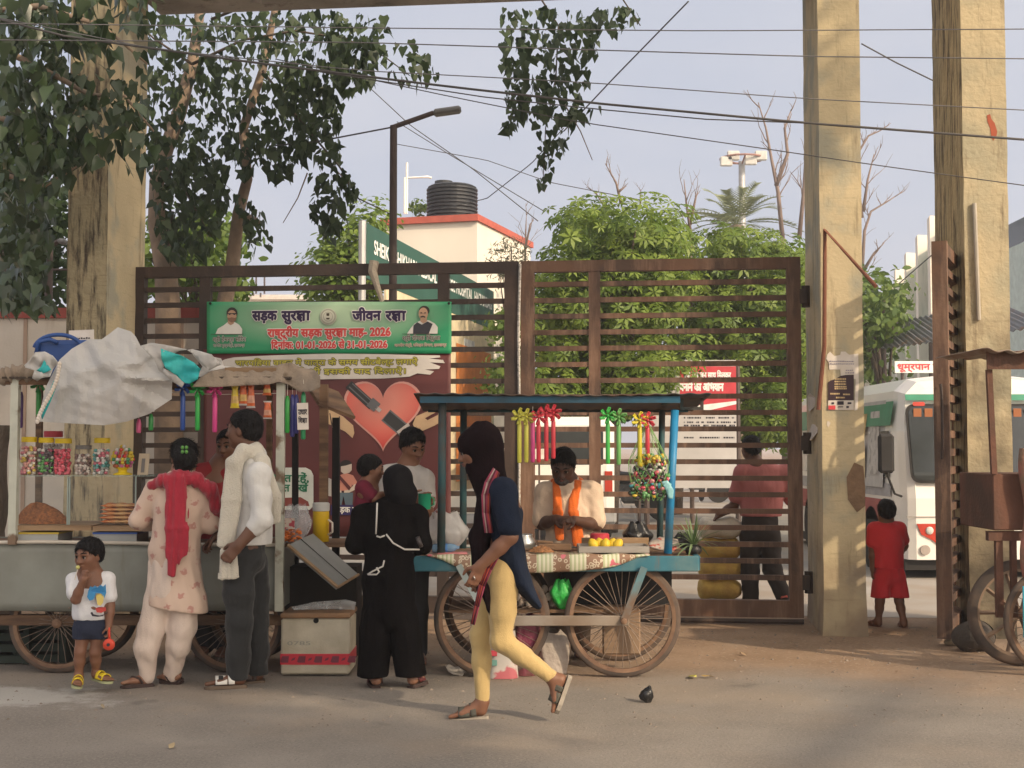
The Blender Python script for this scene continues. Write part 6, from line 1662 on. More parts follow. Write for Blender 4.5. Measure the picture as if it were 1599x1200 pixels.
# ===== shopkeeper half hidden behind the sweet cart
def keeper():
 J=JF(9.55);p=person('shopkeeper in a red shirt half hidden behind the man in white',(J(345,700)[0],9.55,0))
 S=dict(neck=J(344,726),chest=J(336,770),pelvis=J(334,865),sl=J(310,742),sr=J(372,742),el=J(300,800,-.05),wl=J(316,812,-.22),er=J(384,800),wr=J(372,812,-.2),hl=J(320,880),hr=J(350,880),kl=J(320,950),kr=J(352,950),al=J(320,1000),ar=J(352,1000))
 for k in ('al','ar'):S[k][2]=.08
 s=.22;hc=J(356,696,-.02);hf=A_(-.25,-1,-.15)
 fl=Fld();q,B=head(fl,hc,hf,UP,s);fl.cone(hc+A_(-.01,.02,-.06),S['neck'],.055,.06,.03);side=torso(fl,S,.98);limbs(fl,S,.95)
 hand(fl,S['wl'],A_(.2,-.9,0),A_(0,0,-1),A_(1,0,0),.17,.6);hand(fl,S['wr'],A_(-.2,-.9,0),A_(0,0,-1),A_(-1,0,0),.17,.6)
 for k in ('al','ar'):a=S[k];simple_foot(fl,a,a+A_(0,-.19,-.07),a+A_(0,.05,-.075),1)
 V,Fq=fl.mesh(.0075);np_mesh('body',V,Fq,SK[1],p);face_bits(p,q,B,s)
 fl=hair_cap(q,B,s,fringe=.28,low=-.08,seed=18);cloth('hair',m_hair,p,fl,.007)
 fl=Fld();fl.egg(J(342,742),J(336,775),(.165,.10),(.18,.125),side,.05);fl.egg(J(336,775),J(334,872),(.18,.125),(.185,.14),side,.05);fl.cone(S['sl'],S['sr'],.07,.07,.05)
 for s_ in 'lr':fl.chain([S['s'+s_],S['s'+s_]*.2+S['e'+s_]*.8],[.076,.072],.035)
 fl.wrinkle(.005,(18,18,14),71);cloth('shirt',M('red shirt',(.26,.022,.026),rough=.9,bump=.2,bscale=120),p,fl,.009)
 fl=Fld();fl.egg(J(334,868),J(334,890),(.16,.12),(.165,.125),side,.03)
 for s_ in 'lr':fl.chain([S['h'+s_],S['k'+s_],S['a'+s_]],[.095,.08,.07],.03)
 cloth('trousers',M('dark trousers',(.03,.03,.033)),p,fl,.012)
keeper()
# ===== man walking off behind the gate
def gate_man():
 J=JF(12.6);p=person('man in a pink shirt and dark trousers walking off behind the gate slats',(J(1190,700)[0],12.6,0))
 S=dict(neck=J(1180,726),chest=J(1190,760),pelvis=J(1186,828),sl=J(1160,738),sr=J(1228,738),el=J(1146,790,.05),wl=J(1122,804,.02),er=J(1240,795,.05),wr=J(1244,838,.0),hl=J(1172,838),hr=J(1202,838),kl=J(1171,890,-.02),kr=J(1206,888,-.06),al=J(1172,938,.0),ar=J(1222,930,-.12))
 S['al'][2]=.085;S['ar'][2]=.14
 s=.225;hc=J(1172,700,.02);hf=A_(-.35,1,-.15)
 fl=Fld();q,B=head(fl,hc,hf,UP,s);fl.cone(hc+A_(.02,0,-.06),S['neck'],.056,.064,.03);side=torso(fl,S,1.0);limbs(fl,S,1.0)
 hand(fl,S['wl'],A_(-.5,0,-.6),A_(0,0,-1),A_(0,1,0),.18,.5);hand(fl,S['wr'],A_(.1,-.1,-1),A_(-1,0,0),A_(0,1,0),.18,.5)
 f1=(S['al']+A_(-.02,.20,-.07),S['al']+A_(0,-.05,-.08));f2=(S['ar']+A_(.03,.12,-.12),S['ar']+A_(0,-.06,-.03))
 simple_foot(fl,S['al'],*f1,1.0);simple_foot(fl,S['ar'],*f2,1.0)
 V,Fq=fl.mesh(.009);np_mesh('body',V,Fq,SK[0],p);face_bits(p,q,B,s)
 fl=hair_cap(q,B,s,low=-.1,seed=19);cloth('hair',m_hair,p,fl,.008)
 fl=Fld();fl.egg(J(1186,740),J(1190,760),(.18,.11),(.205,.135),side,.05);fl.egg(J(1190,760),J(1187,830),(.20,.135),(.19,.14),side,.05);fl.cone(S['sl'],S['sr'],.075,.075,.05)
 for s_ in 'lr':fl.chain([S['s'+s_],S['s'+s_]*.3+S['e'+s_]*.7],[.082,.078],.035)
 fl.cut(J(1187,806),-UP);fl.wrinkle(.006,(16,16,12),81);cloth('shirt',M('pink shirt',(.46,.16,.15),rough=.9,bump=.2,bscale=120),p,fl,.01)
 fl=Fld();fl.egg(J(1187,806),S['pelvis'],(.165,.125),(.175,.135),side,.03)
 for s_ in 'lr':fl.chain([S['h'+s_],S['k'+s_],S['a'+s_]+A_(0,0,-.03)],[.105,.085,.075],.03)
 fl.wrinkle(.004,(18,18,26),82);cloth('trousers',M('brown black trousers',(.035,.026,.022),rough=.9),p,fl,.01)
 rd=M('red slipper',(.45,.08,.05),rough=.6)
 sandal(p,S['al'],*f1,1.0,rd,rd,straps='thong');sandal(p,S['ar'],*f2,1.0,rd,rd,straps='thong')
gate_man()
# ===== boy in red
def red_boy():
 J=JF(11.1);p=person('small boy dressed all in red walking in through the wicket opening',(J(1388,700)[0],11.1,0))
 S=dict(neck=J(1384,818),chest=J(1385,840),pelvis=J(1388,892),sl=J(1365,826),sr=J(1405,826),el=J(1362,858),wl=J(1362,888,-.02),er=J(1413,852,.03),wr=J(1408,862,.13),hl=J(1377,902),hr=J(1401,902),kl=J(1374,938),kr=J(1404,938,.02),al=J(1372,970),ar=J(1411,970,-.08))
 S['al'][2]=.055;S['ar'][2]=.055
 s=.195;hc=J(1384,799);hf=A_(.05,1,-.12)
 fl=Fld();q,B=head(fl,hc,hf,UP,s,k=.012);fl.cone(hc+A_(0,0,-.05),S['neck'],.036,.040,.02);side=torso(fl,S,.60);limbs(fl,S,.64)
 hand(fl,S['wl'],A_(0,.1,-1),A_(1,0,0),A_(0,1,0),.12,.45);hand(fl,S['wr'],A_(-.5,.8,.1),A_(0,0,-1),A_(0,0,1),.12,.6)
 f1=(S['al']+A_(-.06,.12,-.05),S['al']+A_(.005,-.035,-.05));f2=(S['ar']+A_(.015,.13,-.05),S['ar']+A_(0,-.035,-.05))
 simple_foot(fl,S['al'],*f1,.72);simple_foot(fl,S['ar'],*f2,.72)
 V,Fq=fl.mesh(.006);np_mesh('body',V,Fq,SK[1],p);face_bits(p,q,B,s)
 fl=hair_cap(q,B,s,low=-.22,seed=20);cloth('hair',m_hair,p,fl,.006)
 m_rd=M('red cotton',(.66,.036,.05),rough=.88,var=.07,scale=6,bump=.2,bscale=140,sheen=.15)
 fl=Fld();fl.egg(J(1385,828),J(1386,850),(.118,.085),(.130,.098),side,.03);fl.egg(J(1386,850),J(1387,895),(.130,.098),(.126,.100),side,.03);fl.cone(S['sl'],S['sr'],.048,.048,.03)
 for s_ in 'lr':fl.chain([S['s'+s_],S['s'+s_]*.35+S['e'+s_]*.65],[.054,.054],.025)
 fl.cut(J(1387,887),-UP);fl.wrinkle(.004,(26,26,14),91);cloth('shirt',m_rd,p,fl,.007)
 fl=Fld();fl.egg(J(1388,884),J(1389,900),(.118,.09),(.124,.098),side,.03)
 for s_,e in (('l',J(1375,938)),('r',J(1406,938))):fl.chain([S['h'+s_],e],[.072,.080],.02)
 fl.cut(J(1388,934,-.05),-UP);fl.wrinkle(.005,(30,30,8),92);cloth('shorts',m_rd,p,fl,.007)
 rd=M('brown slipper',(.20,.09,.06),rough=.7)
 sandal(p,S['al'],*f1,.74,rd,rd,straps='thong',sole_t=.012);sandal(p,S['ar'],*f2,.74,rd,rd,straps='thong',sole_t=.012)
red_boy()
# ===== far man by the motorcycles
def far_man():
 J=JF(37.0);p=person('distant man in a pale blue shirt standing by the motorcycles in the yard',(J(1104,700)[0],37.0,0))
 S=dict(neck=J(1103,704),chest=J(1103,711),pelvis=J(1104,730),sl=J(1093,706),sr=J(1113,706),el=J(1090,718),wl=J(1092,728),er=J(1116,718),wr=J(1113,728),hl=J(1099,733),hr=J(1109,733),kl=J(1097,752),kr=J(1113,752),al=J(1095,776),ar=J(1117,776))
 S['al'][2]=.09;S['ar'][2]=.09
 hc=J(1102,694);fl=Fld();q,B=head(fl,hc,A_(-.5,1,0),UP,.23);fl.cone(hc+A_(0,0,-.06),S['neck'],.056,.064,.03);side=torso(fl,S,1.0);limbs(fl,S,1.0)
 hand(fl,S['wl'],-UP,A_(1,0,0),A_(0,1,0),.18,.4);hand(fl,S['wr'],-UP,A_(-1,0,0),A_(0,1,0),.18,.4)
 for k in ('al','ar'):a=S[k];simple_foot(fl,a,a+A_(0,.19,-.08),a+A_(0,-.05,-.085),1)
 V,Fq=fl.mesh(.014);np_mesh('body',V,Fq,SK[0],p)
 cloth('hair',m_hair,p,hair_cap(q,B,.23),.014)
 fl=Fld();fl.egg(S['neck']*.5+S['chest']*.5,S['chest'],(.19,.11),(.20,.13),side,.05);fl.egg(S['chest'],S['pelvis'],(.20,.13),(.19,.13),side,.05);fl.cone(S['sl'],S['sr'],.08,.08,.05)
 for s_ in 'lr':fl.chain([S['s'+s_],S['s'+s_]*.3+S['e'+s_]*.7],[.085,.085],.03)
 cloth('shirt',M('pale blue shirt',(.30,.42,.48),rough=.9),p,fl,.014)
 fl=Fld();fl.egg(S['pelvis']+A_(0,0,.05),S['pelvis'],(.17,.13),(.18,.13),side,.03)
 for s_ in 'lr':fl.chain([S['h'+s_],S['k'+s_],S['a'+s_]],[.11,.09,.08],.03)
 cloth('trousers',M('dark trousers',(.03,.03,.033)),p,fl,.014)
far_man()
# draped sheets from an outline, with real relief and thickness
from mathutils.geometry import delaunay_2d_cdt
def sheet(name,outline,Yf,mat,parent=None,step=5.0,seed=0,solid=.004,label=None,cat=None,smooth=True):
 pts=[Vector(p) for p in outline];b=[]
 for i,p in enumerate(pts):
  qn=pts[(i+1) % len(pts)];k=max(1,int((qn-p).length/step))
  for j in range(k):b.append(p.lerp(qn,j/k))
 xs=[p.x for p in b];ys=[p.y for p in b];rng=np.random.default_rng(seed);inner=[]
 poly=np.array([(p.x,p.y) for p in b])
 gx_,gy_=np.meshgrid(np.arange(min(xs),max(xs),step),np.arange(min(ys),max(ys),step));q=np.stack([gx_.ravel(),gy_.ravel()],1)+rng.normal(size=(gx_.size,2))*step*.18
 x,y=q[:,0],q[:,1];ins=np.zeros(len(q),bool);j=len(poly)-1
 for i in range(len(poly)):
  xi,yi=poly[i];xj,yj=poly[j];c=((yi>y) !=(yj>y)) & (x<(xj-xi)*(y-yi)/(yj-yi+1e-12)+xi);ins ^=c;j=i
 d=np.min(np.linalg.norm(q[:,None,:]-poly[None],axis=2),axis=1)
 inner=[Vector(p) for p in q[ins & (d>step*.45)]]
 n=len(b)
 vo,eo,fo,*_=delaunay_2d_cdt(b+inner,[(i,(i+1) % n) for i in range(n)],[],1,1e-4)
 mb=MB();mb.sm=smooth
 V3=[]
 for p in vo:
  r=Yf(p.x,p.y)
  V3.append(P(p.x,p.y,r) if not hasattr(r,'__len__') else P(p.x+r[1],p.y+r[2],r[0]))
 mb.add(V3,[tuple(reversed(f)) for f in fo]);o=mb.build(name,mat,parent,solid=solid)
 if label:tag(o,label,cat)
 return o
def folds(x,y,s=1.0,seed=0):
 r=random.Random(seed*7+1);out=0.0
 for k in range(5):
  an=r.uniform(0,math.pi);w=r.uniform(45,95)/s/(1+.35*k);ph=r.uniform(0,1)
  t=((x*math.cos(an)+y*math.sin(an))/w+ph+.25*math.sin((x*math.sin(an)-y*math.cos(an))/(w*1.3)+6*ph)) % 1.0
  out-=(1-abs(2*t-1))/(1+.6*k)
 return out*.55
m_steel=M('dull steel sheet',(.255,.265,.235),rough=.5,metal=.1,scale=3,col2=(.19,.19,.165),bump=.12,bscale=8,streak=((.19,.17,.13),.22,5.0))
m_paintw=M('chipped pale paint',(.48,.49,.42),rough=.7,scale=9,col2=(.18,.12,.08),lo=.56,hi=.64)
m_wood=M('weathered wood',(.20,.12,.07),rough=.9,scale=3,stretch=(1,1,8),col2=(.10,.06,.04),bump=.4)
m_plank=M('tan plank',(.36,.24,.14),rough=.85,scale=4,stretch=(.3,3,3),col2=(.22,.14,.08),bump=.3)
m_brcl=M('brown tarpaulin',(.30,.235,.175),rough=.9,scale=6,col2=(.20,.16,.125),bump=.4,bscale=60)
m_rim=M('rusty rim',(.20,.12,.075),rough=.75,scale=12,col2=(.11,.06,.04),bump=.2)
m_spoke=M('spoke steel',(.26,.20,.16),rough=.55,metal=.4)
m_clear=M('clear plastic',(.7,.7,.7),rough=.06,alpha=.05,spec=.6)
m_gl=M('glass pane',(.55,.62,.60),rough=.03,alpha=.025,spec=.6)
m_chrome=M('pot steel',(.45,.45,.44),rough=.28,metal=.85)
m_black=M('black',(.012,.011,.011),rough=.8)
def cart_wheel(parent,c,R,nsp=36,ax=(0,1,0),tyre=m_tyre,rim=m_rim,spoke=m_spoke,sr=.0022,wid=.019):
 c=Vector(c);rot=Vector((0,0,1)).rotation_difference(Vector(ax)).to_matrix()
 mb=MB();mb.sm=True
 ring=lambda rr,w,n=56:[(rr-w,-w),(rr+w*.2,-w*.95),(rr+w*.95,-w*.4),(rr+w,0),(rr+w*.95,w*.4),(rr+w*.2,w*.95),(rr-w,w)]
 mb.lathe(ring(R-wid,wid)+[ring(R-wid,wid)[0]],c=c,n=56,axis=rot,cap=False);w=mb.build('wheel',M('dusty tyre',(.12,.085,.065),rough=.95,scale=9,col2=(.06,.05,.045)),parent)
 mb=MB();mb.sm=False;r2=R-wid*2.1;mb.lathe([(r2-.016,-.016),(r2+.008,-.020),(r2+.008,.020),(r2-.016,.016),(r2-.016,-.016)],c=c,n=56,axis=rot,cap=False);mb.build('rim',rim,w)
 mb=MB()
 for k in range(nsp):
  a=2*math.pi*k/nsp;b_=a+(.22 if k % 2 else -.22);s_=.03 if (k//2) % 2 else -.03
  mb.tube([c+rot @ Vector((.028*math.cos(b_),.028*math.sin(b_),s_)),c+rot @ Vector(((r2-.008)*math.cos(a),(r2-.008)*math.sin(a),0))],sr,4,cap=False)
 mb.build('spokes',spoke,w)
 mb=MB();mb.lathe([(.012,-.06),(.03,-.05),(.032,-.03),(.022,-.025),(.022,.025),(.032,.03),(.03,.05),(.012,.06)],c=c,n=14,axis=rot);mb.build('hub',m_rim,w)
 return w
# the sweet cart
YA,YB=8.75,9.5
xl,xr=P(-75,700,YA).x,P(440,700,YA).x
zt_,zb2=P(200,850,YA).z,P(200,954,YA).z
c1=thing('sweet_cart','long steel sided sweet cart under a heap of tarpaulin','cart',((xl+xr)/2,YA+.35,0))
mb=MB()
def pan(i,j):
 x=xl+(xr-xl)*i;z=zb2+(zt_-zb2)*j
 return Vector((x,YA+.006*math.sin(x*5)*math.sin(j*3.1)+.004*math.sin(x*17+j*4),z+.004*math.sin(x*3)*(1-j)))
mb.sm=True;mb.grid(pan,60,8);mb.build('front_panel',m_steel,c1,solid=.004)
for px in (-10,55,108,150,225,300,430):
 q=P(px,949,YA-.006);mb=MB();mb.lathe([(.006,-.002),(.004,.004)],c=q,n=8,axis=Matrix.Rotation(math.pi/2,3,'X'));mb.build('rivet',m_spoke,c1)
mb=MB();mb.box((xl,YA+.01,zb2+.01),(xl+.01,YB,zt_));mb.box((xr-.012,YA+.01,zb2+.01),(xr-.002,YB,zt_));mb.box((xl,YB,zb2+.01),(xr,YB+.01,zt_));mb.build('side_panel',m_steel,c1)
mb=MB();mb.sm=True;mb.tube([P(-75,848,YA-.015),P(60,846,YA-.018),P(150,847,YA-.015),P(300,850,YA-.018),P(440,851,YA-.015)],.012,8);mb.build('top_rim',M('pale rim',(.52,.47,.40),rough=.7),c1)
mb=MB();mb.box((xl,YA+.02,zt_-.03),(xr,YB-.01,zt_-.008));mb.build('deck',m_wood,c1)
mb=MB();mb.box((xl+.2,YA+.05,P(0,978,YA).z),(P(232,700,YA).x,YA+.12,P(0,962,YA).z));mb.box((P(300,700,YA).x,YA+.05,P(0,978,YA).z),(xr,YA+.12,P(0,962,YA).z));mb.build('chassis_beam',m_wood,c1)
def post(px0,py0,px1,py1,Y,w,mat,parent,nm='post',d=None):
 a,b=P(px0,py0,Y),P(px1,py1,Y);mb=MB();d=d or w
 vs=[(p.x+sx*w/2,p.y+sy*d/2,p.z) for p in (a,b) for sx,sy in ((-1,-1),(1,-1),(1,1),(-1,1))]
 mb.add(vs,[(0,3,2,1),(4,5,6,7),(0,1,5,4),(1,2,6,5),(2,3,7,6),(3,0,4,7)] if b.z>a.z else [(0,1,2,3),(4,7,6,5),(0,4,5,1),(1,5,6,2),(2,6,7,3),(3,7,4,0)]);return mb.build(nm,mat,parent)
post(20,850,25,590,YA-.03,.05,m_paintw,c1);post(436,954,439,598,YA-.03,.052,m_paintw,c1)
post(60,846,62,600,YB,.04,m_wood,c1);post(420,846,421,602,YB,.04,m_wood,c1)
zr=P(200,601,YA).z
mb=MB();mb.box((P(10,700,YA).x,YA-.05,zr),(P(446,700,YA).x,YA-.0,zr+.035));mb.box((P(10,700,YA).x,YB-.02,zr),(P(446,700,YA).x,YB+.02,zr+.035));mb.build('roof_frame',m_wood,c1)
mb=MB();mb.box((P(2,700,YA).x,YA-.08,zr+.037),(P(455,700,YA).x,YB+.08,zr+.05));mb.build('roof_board',M('dark ply',(.06,.045,.035),rough=.9),c1)
for (a,b,c_) in ((-75,93,0),(280,366,1)):cart_wheel(c1,(P(b,700,8.78).x,8.82,.325),.325,32)
for b in (100,372):cart_wheel(c1,(P(b,700,8.78).x,9.42,.325),.325,24)
mb=MB();mb.box((P(25,700,YA).x,YA-.02,P(0,828,YA).z),(P(146,700,YA).x,YB-.2,P(0,820,YA).z));mb.build('counter_board',m_plank,c1)
mb=MB();mb.box((P(148,700,YA).x,YA-.02,P(0,829,YA).z),(P(330,700,YA).x,YB-.2,P(0,821.5,YA).z));mb.build('counter_board',m_plank,c1)
for (x0,x1,col) in ((27,113,(.55,.40,.05)),(146,232,(.05,.12,.42))):
 mb=MB();a=P(x0,831,YA+.01);b=P(x1,848,YA+.3);mb.box((a.x,YA+.01,b.z),(b.x,YA+.3,a.z-.012));t_=mb.build('storage_tray',M('milky plastic',(.36,.37,.36),rough=.4),c1)
 mb=MB();mb.box((a.x-.005,YA+.005,a.z-.012),(b.x+.005,YA+.305,a.z));mb.build('tray_edge',M('tray edge %.2f' % col[0],col,rough=.4),t_)
gx0,gx1=P(28,700,YA+.02).x,P(214,700,YA+.02).x;gz0,gz1=P(0,820,YA).z+.002,P(0,744,YA).z
gd=.34
gc=MB();gc.box((gx0,YA+.018,gz0),(gx1,YA+.022,gz1));gcase=gc.build('glass_case',m_gl,c1)
for y in (YA+gd,):mb=MB();mb.box((gx0,y,gz0),(gx1,y+.004,gz1));mb.build('back_pane',m_gl,gcase)
mb=MB();mb.box((gx0-.01,YA+.0,gz1+.001),(gx1+.12,YA+gd+.03,gz1+.007));mb.build('top_pane',M('green edge glass',(.45,.58,.52),rough=.05,alpha=.4),gcase)
for px in (28,107,110,213):
 x=P(px,700,YA+.02).x;mb=MB();mb.box((x-.004,YA+.014,gz0),(x+.004,YA+.026,gz1));mb.build('glazing_bar',M('pane edge',(.30,.36,.33),rough=.3),gcase)
m_sev=M('fried snack',(.33,.115,.035),rough=.8,scale=60,var=.5,bump=1.0,bscale=150)
def heap(name,label,cx,cy,z,rx,ry,h,mat,seed,skew=0.0):
 mb=MB();mb.sm=True;rng=random.Random(seed)
 def g(i,j):
  a=2*math.pi*i;r=j;hh=h*(1-r**2)**.8*(1+.12*math.sin(3*a+seed));k=1+.06*math.sin(5*a+seed)
  return Vector((cx+rx*r*k*math.cos(a)+skew*(1-r),cy+ry*r*k*math.sin(a),z+hh+rng.uniform(-.003,.003)*(r<.98)))
 mb.grid(g,40,12);return tag(mb.build(name,mat),label,'food')
q=P(68,818,YA+.17);heap('snack_heap','mound of reddish brown fried snack behind the cart glass',q.x,YA+.17,gz0+.001,.175,.12,.125,m_sev,3,-.05)
for k in range(5):
 z=gz0+.004+k*.026;x0=P(160-k*.4,700,YA+.12).x;x1=P(211,700,YA+.12).x;mb=MB();mb.sm=True
 def pk(i,j,z=z,k=k):a=2*math.pi*i;t=j;e=min(1,6*t,6*(1-t));return Vector((x0+(x1-x0)*t+.006*math.sin(k*5),YA+.15+.07*math.cos(a),z+.012+.0150*e*math.sin(a)*(1+.25*math.sin(t*18+k))))
 mb.grid(pk,14,20);tag(mb.build('biscuit_packet',M('orange packet',(.62,.16,.03),rough=.35,scale=9,col2=(.60,.36,.16),lo=.5,hi=.6)),['lowest orange biscuit packet in the glass case','second orange packet from the bottom in the glass case','middle orange packet of the pile in the glass case','fourth orange packet up in the glass case','topmost orange packet in the glass case'][k],'packet','orange packets in the glass case')
def jar(px,w,h,label,cols,lid,rng_seed,Y=YA+.10,ztop=None):
 x=P(px,700,Y).x;z=(gz1+.0085) if ztop is None else ztop;r=thing('sweet_jar',label,'jar',(x,Y,z),'sweet jars along the glass shelf')
 R=w/2
 mb=MB();mb.sm=True;mb.lathe([(R*.9,.0),(R,.008),(R,h*.30),(R*.96,h*.32),(R,h*.34),(R,h*.74),(R*.82,h*.84),(R*.80,h*.88)],c=(x,Y,z),n=20);mb.build('glass',m_clear,r)
 mb=MB();mb.sm=False;mb.lathe([(R*.84,h*.86),(R*.88,h*.87),(R*.88,h*.99),(R*.80,h),(0,h)],c=(x,Y,z),n=22);mb.build('lid',lid,r)
 rng=random.Random(rng_seed);mb=MB();mb.sm=True
 n=0
 mats=[M('sweet %.2f %.2f %.2f' % c,c,rough=.4,var=.1) for c in cols]
 zz=.012
 while zz<h*.72:
  for k in range(9):
   a=k*.698+rng.random()*.5;rr=R*.80*(1 if k else 0)*rng.uniform(.85,1.0);mb.cur=rng.randrange(len(mats));s_=rng.uniform(.9,1.15)
   mb.ball((x+rr*math.cos(a),Y+rr*math.sin(a),z+zz+rng.uniform(-.004,.004)),(.0145*s_,.0145*s_,.0115*s_),6,4)
  zz+=.0165
 mb.build('sweets',mats,r);return r
yl=M('yellow lid',(.70,.50,.01),rough=.45);gl_=M('grey lid',(.16,.15,.14),rough=.5);rl=M('red lid',(.45,.04,.06),rough=.45)
jar(45.5,.112,.25,'yellow lidded jar of yellow and pink sweets at the far end of the row',[(.62,.45,.08),(.60,.30,.25),(.65,.60,.50),(.55,.20,.22)],yl,1)
jar(72.5,.112,.245,'yellow lidded jar of dark and green wrapped sweets',[(.10,.30,.08),(.30,.06,.10),(.60,.58,.52),(.08,.06,.07)],yl,2)
jar(99,.122,.24,'yellow lidded jar packed with pink red sweets',[(.58,.06,.10),(.62,.12,.16),(.50,.04,.07)],yl,3)
jar(130.5,.118,.195,'shorter jar with a grey lid and pale brown sweets',[(.45,.36,.32),(.60,.54,.48),(.20,.12,.10)],gl_,4)
jar(159.5,.118,.243,'yellow lidded jar of mixed pink and teal sweets by the gumball stand',[(.55,.14,.18),(.62,.60,.56),(.10,.32,.30),(.30,.32,.30)],yl,5)
jar(83,.14,.29,'big red lidded empty looking jar behind the front row',[(.5,.46,.42)],rl,6,YA+.27)
x,Y,z=P(192,700,YA+.1).x,YA+.1,gz1+.0085
gb=thing('gumball_stand','gumball stand of coloured balls on a yellow foot','sweet stand',(x,Y,z));mb=MB();mb.sm=True
mb.lathe([(.062,0),(.06,.008),(.03,.018),(.028,.036),(.045,.045),(.045,.05)],c=(x,Y,z),n=20);mb.build('foot',yl,gb)
cols=[(.60,.06,.05),(.65,.48,.05),(.62,.60,.58),(.08,.28,.12),(.55,.16,.30),(.45,.12,.05)];mats=[M('gum %d' % i,c,rough=.25) for i,c in enumerate(cols)];mb=MB();mb.sm=True;rng=random.Random(5)
for k in range(7):
 rr=[.050,.062,.066,.062,.054,.038,.014][k];n_=max(1,int(rr*190))
 for j in range(n_):a=6.283*j/n_+k*.4;mb.cur=rng.randrange(6);mb.ball((x+rr*math.cos(a),Y+rr*math.sin(a),z+.06+k*.021),.0125,7,5)
mb.build('gumballs',mats,gb)
a,b=P(232,742,YA+.08),P(214,711,YA+.14);cs_=thing('price_card','cream card stand leaning beside the gumballs','card',(a.x,a.y,gz1));mb=MB();fr=frame((a.x-.075,a.y,gz1+.01),(1,0,0),(-.25,.3,1));mb.box((0,0,-.006),(.07,.145,0));mb.v=[fr(*p) for p in mb.v];mb.build('card',M('cream card',(.52,.42,.30),rough=.7),cs_)
mb=MB();mb.box((.022,.015,.001),(.045,.11,.003));mb.v=[fr(*p) for p in mb.v];mb.build('print',M('grey print',(.20,.18,.17)),cs_)
# ---- tarpaulins and stuff on the roof
m_tarp=M('grey tarpaulin',(.47,.46,.445),rough=.5,scale=2.5,col2=(.42,.40,.38),bump=.08,bscale=16,spec=.4)
m_teal2=M('teal tarpaulin lining',(.02,.36,.38),rough=.5,scale=6,col2=(.05,.50,.46),bump=.2)
FACETS=[(120,560,.00,-.0006,.0042),(172,548,-.03,.0010,.0046),(214,552,-.01,.0028,.0036),(110,628,-.075,-.0016,-.0004),(165,625,-.115,.0002,-.0006),(236,612,-.075,.0026,.0006),(240,578,-.02,.0022,.0050),(86,585,-.03,-.0030,.0016),(206,640,-.095,.0014,-.0012),(140,596,-.095,.0003,.0002)]
CREASES=[(168,562,246,574,.05,5),(198,588,264,594,.055,4.5),(200,597,262,624,-.05,6),(206,520,218,562,.045,5),(130,604,122,650,.022,7),(182,604,190,652,.022,6),(150,533,192,562,-.035,5),(226,604,216,648,.035,6),(96,578,84,650,.035,5),(118,548,132,590,.028,6)]
def tarpY(x,y):
 ws=ys=0.0
 for (px,py,pu,sx,sy) in FACETS:
  w=1/(((x-px)/1.25)**2+(y-py)**2+20)**2.6;ws+=w;ys+=w*(pu+.0+(x-px)*sx*.6-(y-py)*sy)
 d=ys/ws
 for (ax,ay,bx,by,dep,w) in CREASES:
  px,py=bx-ax,by-ay;t=max(0,min(1,((x-ax)*px+(y-ay)*py)/(px*px+py*py)));dd=math.hypot(x-ax-px*t,y-ay-py*t);d-=dep*max(0,1-dd/(w*2.2))*(1-.6*abs(2*t-1))
 return 8.66+d+.012*folds(x,y,2.2,3)
tp_=thing('tarpaulin','big crumpled pale grey tarpaulin sagging over the sweet cart roof','tarpaulin',P(165,664,8.7))
sheet('cover',[(93,562),(112,545),(138,530),(159,530),(170,522),(184,511),(205,518),(212,526),(219,540),(240,536),(250,543),(252,572),(260,580),(269,590),(268,623),(233,646),(198,658),(163,664),(93,660),(61,658),(65,632),(72,604)],tarpY,m_tarp,tp_,step=3.6,smooth=False)
sheet('turned_flap',[(219,540),(236,535),(256,538),(290,545),(302,553),(316,570),(327,578),(345,569),(330,553),(300,545),(280,548),(262,556),(255,575),(284,604),(276,600),(248,578),(240,560)],lambda x,y:8.60+.05*folds(x,y,2,5),m_tarp,tp_,step=5)
sheet('teal_lining',[(251,544),(262,548),(285,556),(303,566),(313,576),(309,592),(296,599),(288,598),(275,586),(258,574),(252,560)],lambda x,y:8.58+.06*folds(x,y,2.4,6),m_teal2,tp_,step=4)
sheet('pale_hem',[(256,575),(275,586),(288,598),(284,605),(270,596),(254,582)],lambda x,y:8.56+.03*folds(x,y,2,7),m_tarp,tp_,step=5)
sheet('knotted_corner',[(38,570),(47,562),(55,550),(70,549),(82,555),(91,566),(83,577),(78,588),(66,590),(58,595),(50,590),(54,578),(40,574)],lambda x,y:8.60+.06*folds(x,y,2.6,9),m_tarp,tp_,step=4)
sheet('teal_knot',[(69,562),(73,568),(80,577),(75,580),(68,583),(57,578),(64,573)],lambda x,y:8.565+.03*folds(x,y,3,4),m_teal2,tp_,step=4)
sheet('teal_edge',[(84,594),(88,604),(80,625),(72,642),(66,655),(64,648),(72,624)],lambda x,y:8.47,m_teal2,tp_,step=5)
mb=MB();mb.sm=True
for k in range(21):
 t=k/20;mb.ball(P(93-31*t+4*math.sin(t*5),568+90*t,8.44),(.014,.012,.016),7,5)
mb.build('rope_beads',m_paper,tp_)
m_bl=M('blue plastic',(.025,.075,.26),rough=.4)
q=P(100,548,9.0);bt_=thing('blue_tub','blue plastic tub lying on the cart roof by the tarpaulin','tub',(q.x,9.0,zr+.05))
mb=MB();mb.box((P(58,700,9.0).x,8.9,zr+.055),(P(146,700,9.0).x,9.15,P(0,532,9.0).z),bev=.03);mb.build('tub_body',m_bl,bt_)
mb=MB();mb.sm=True;mb.tube([Vector((q.x+.16*math.cos(a*.2),8.885,q.z+.00+.10*math.sin(a*.2))) for a in range(0,16)],.014,7);mb.build('tub_rim',m_bl,bt_)
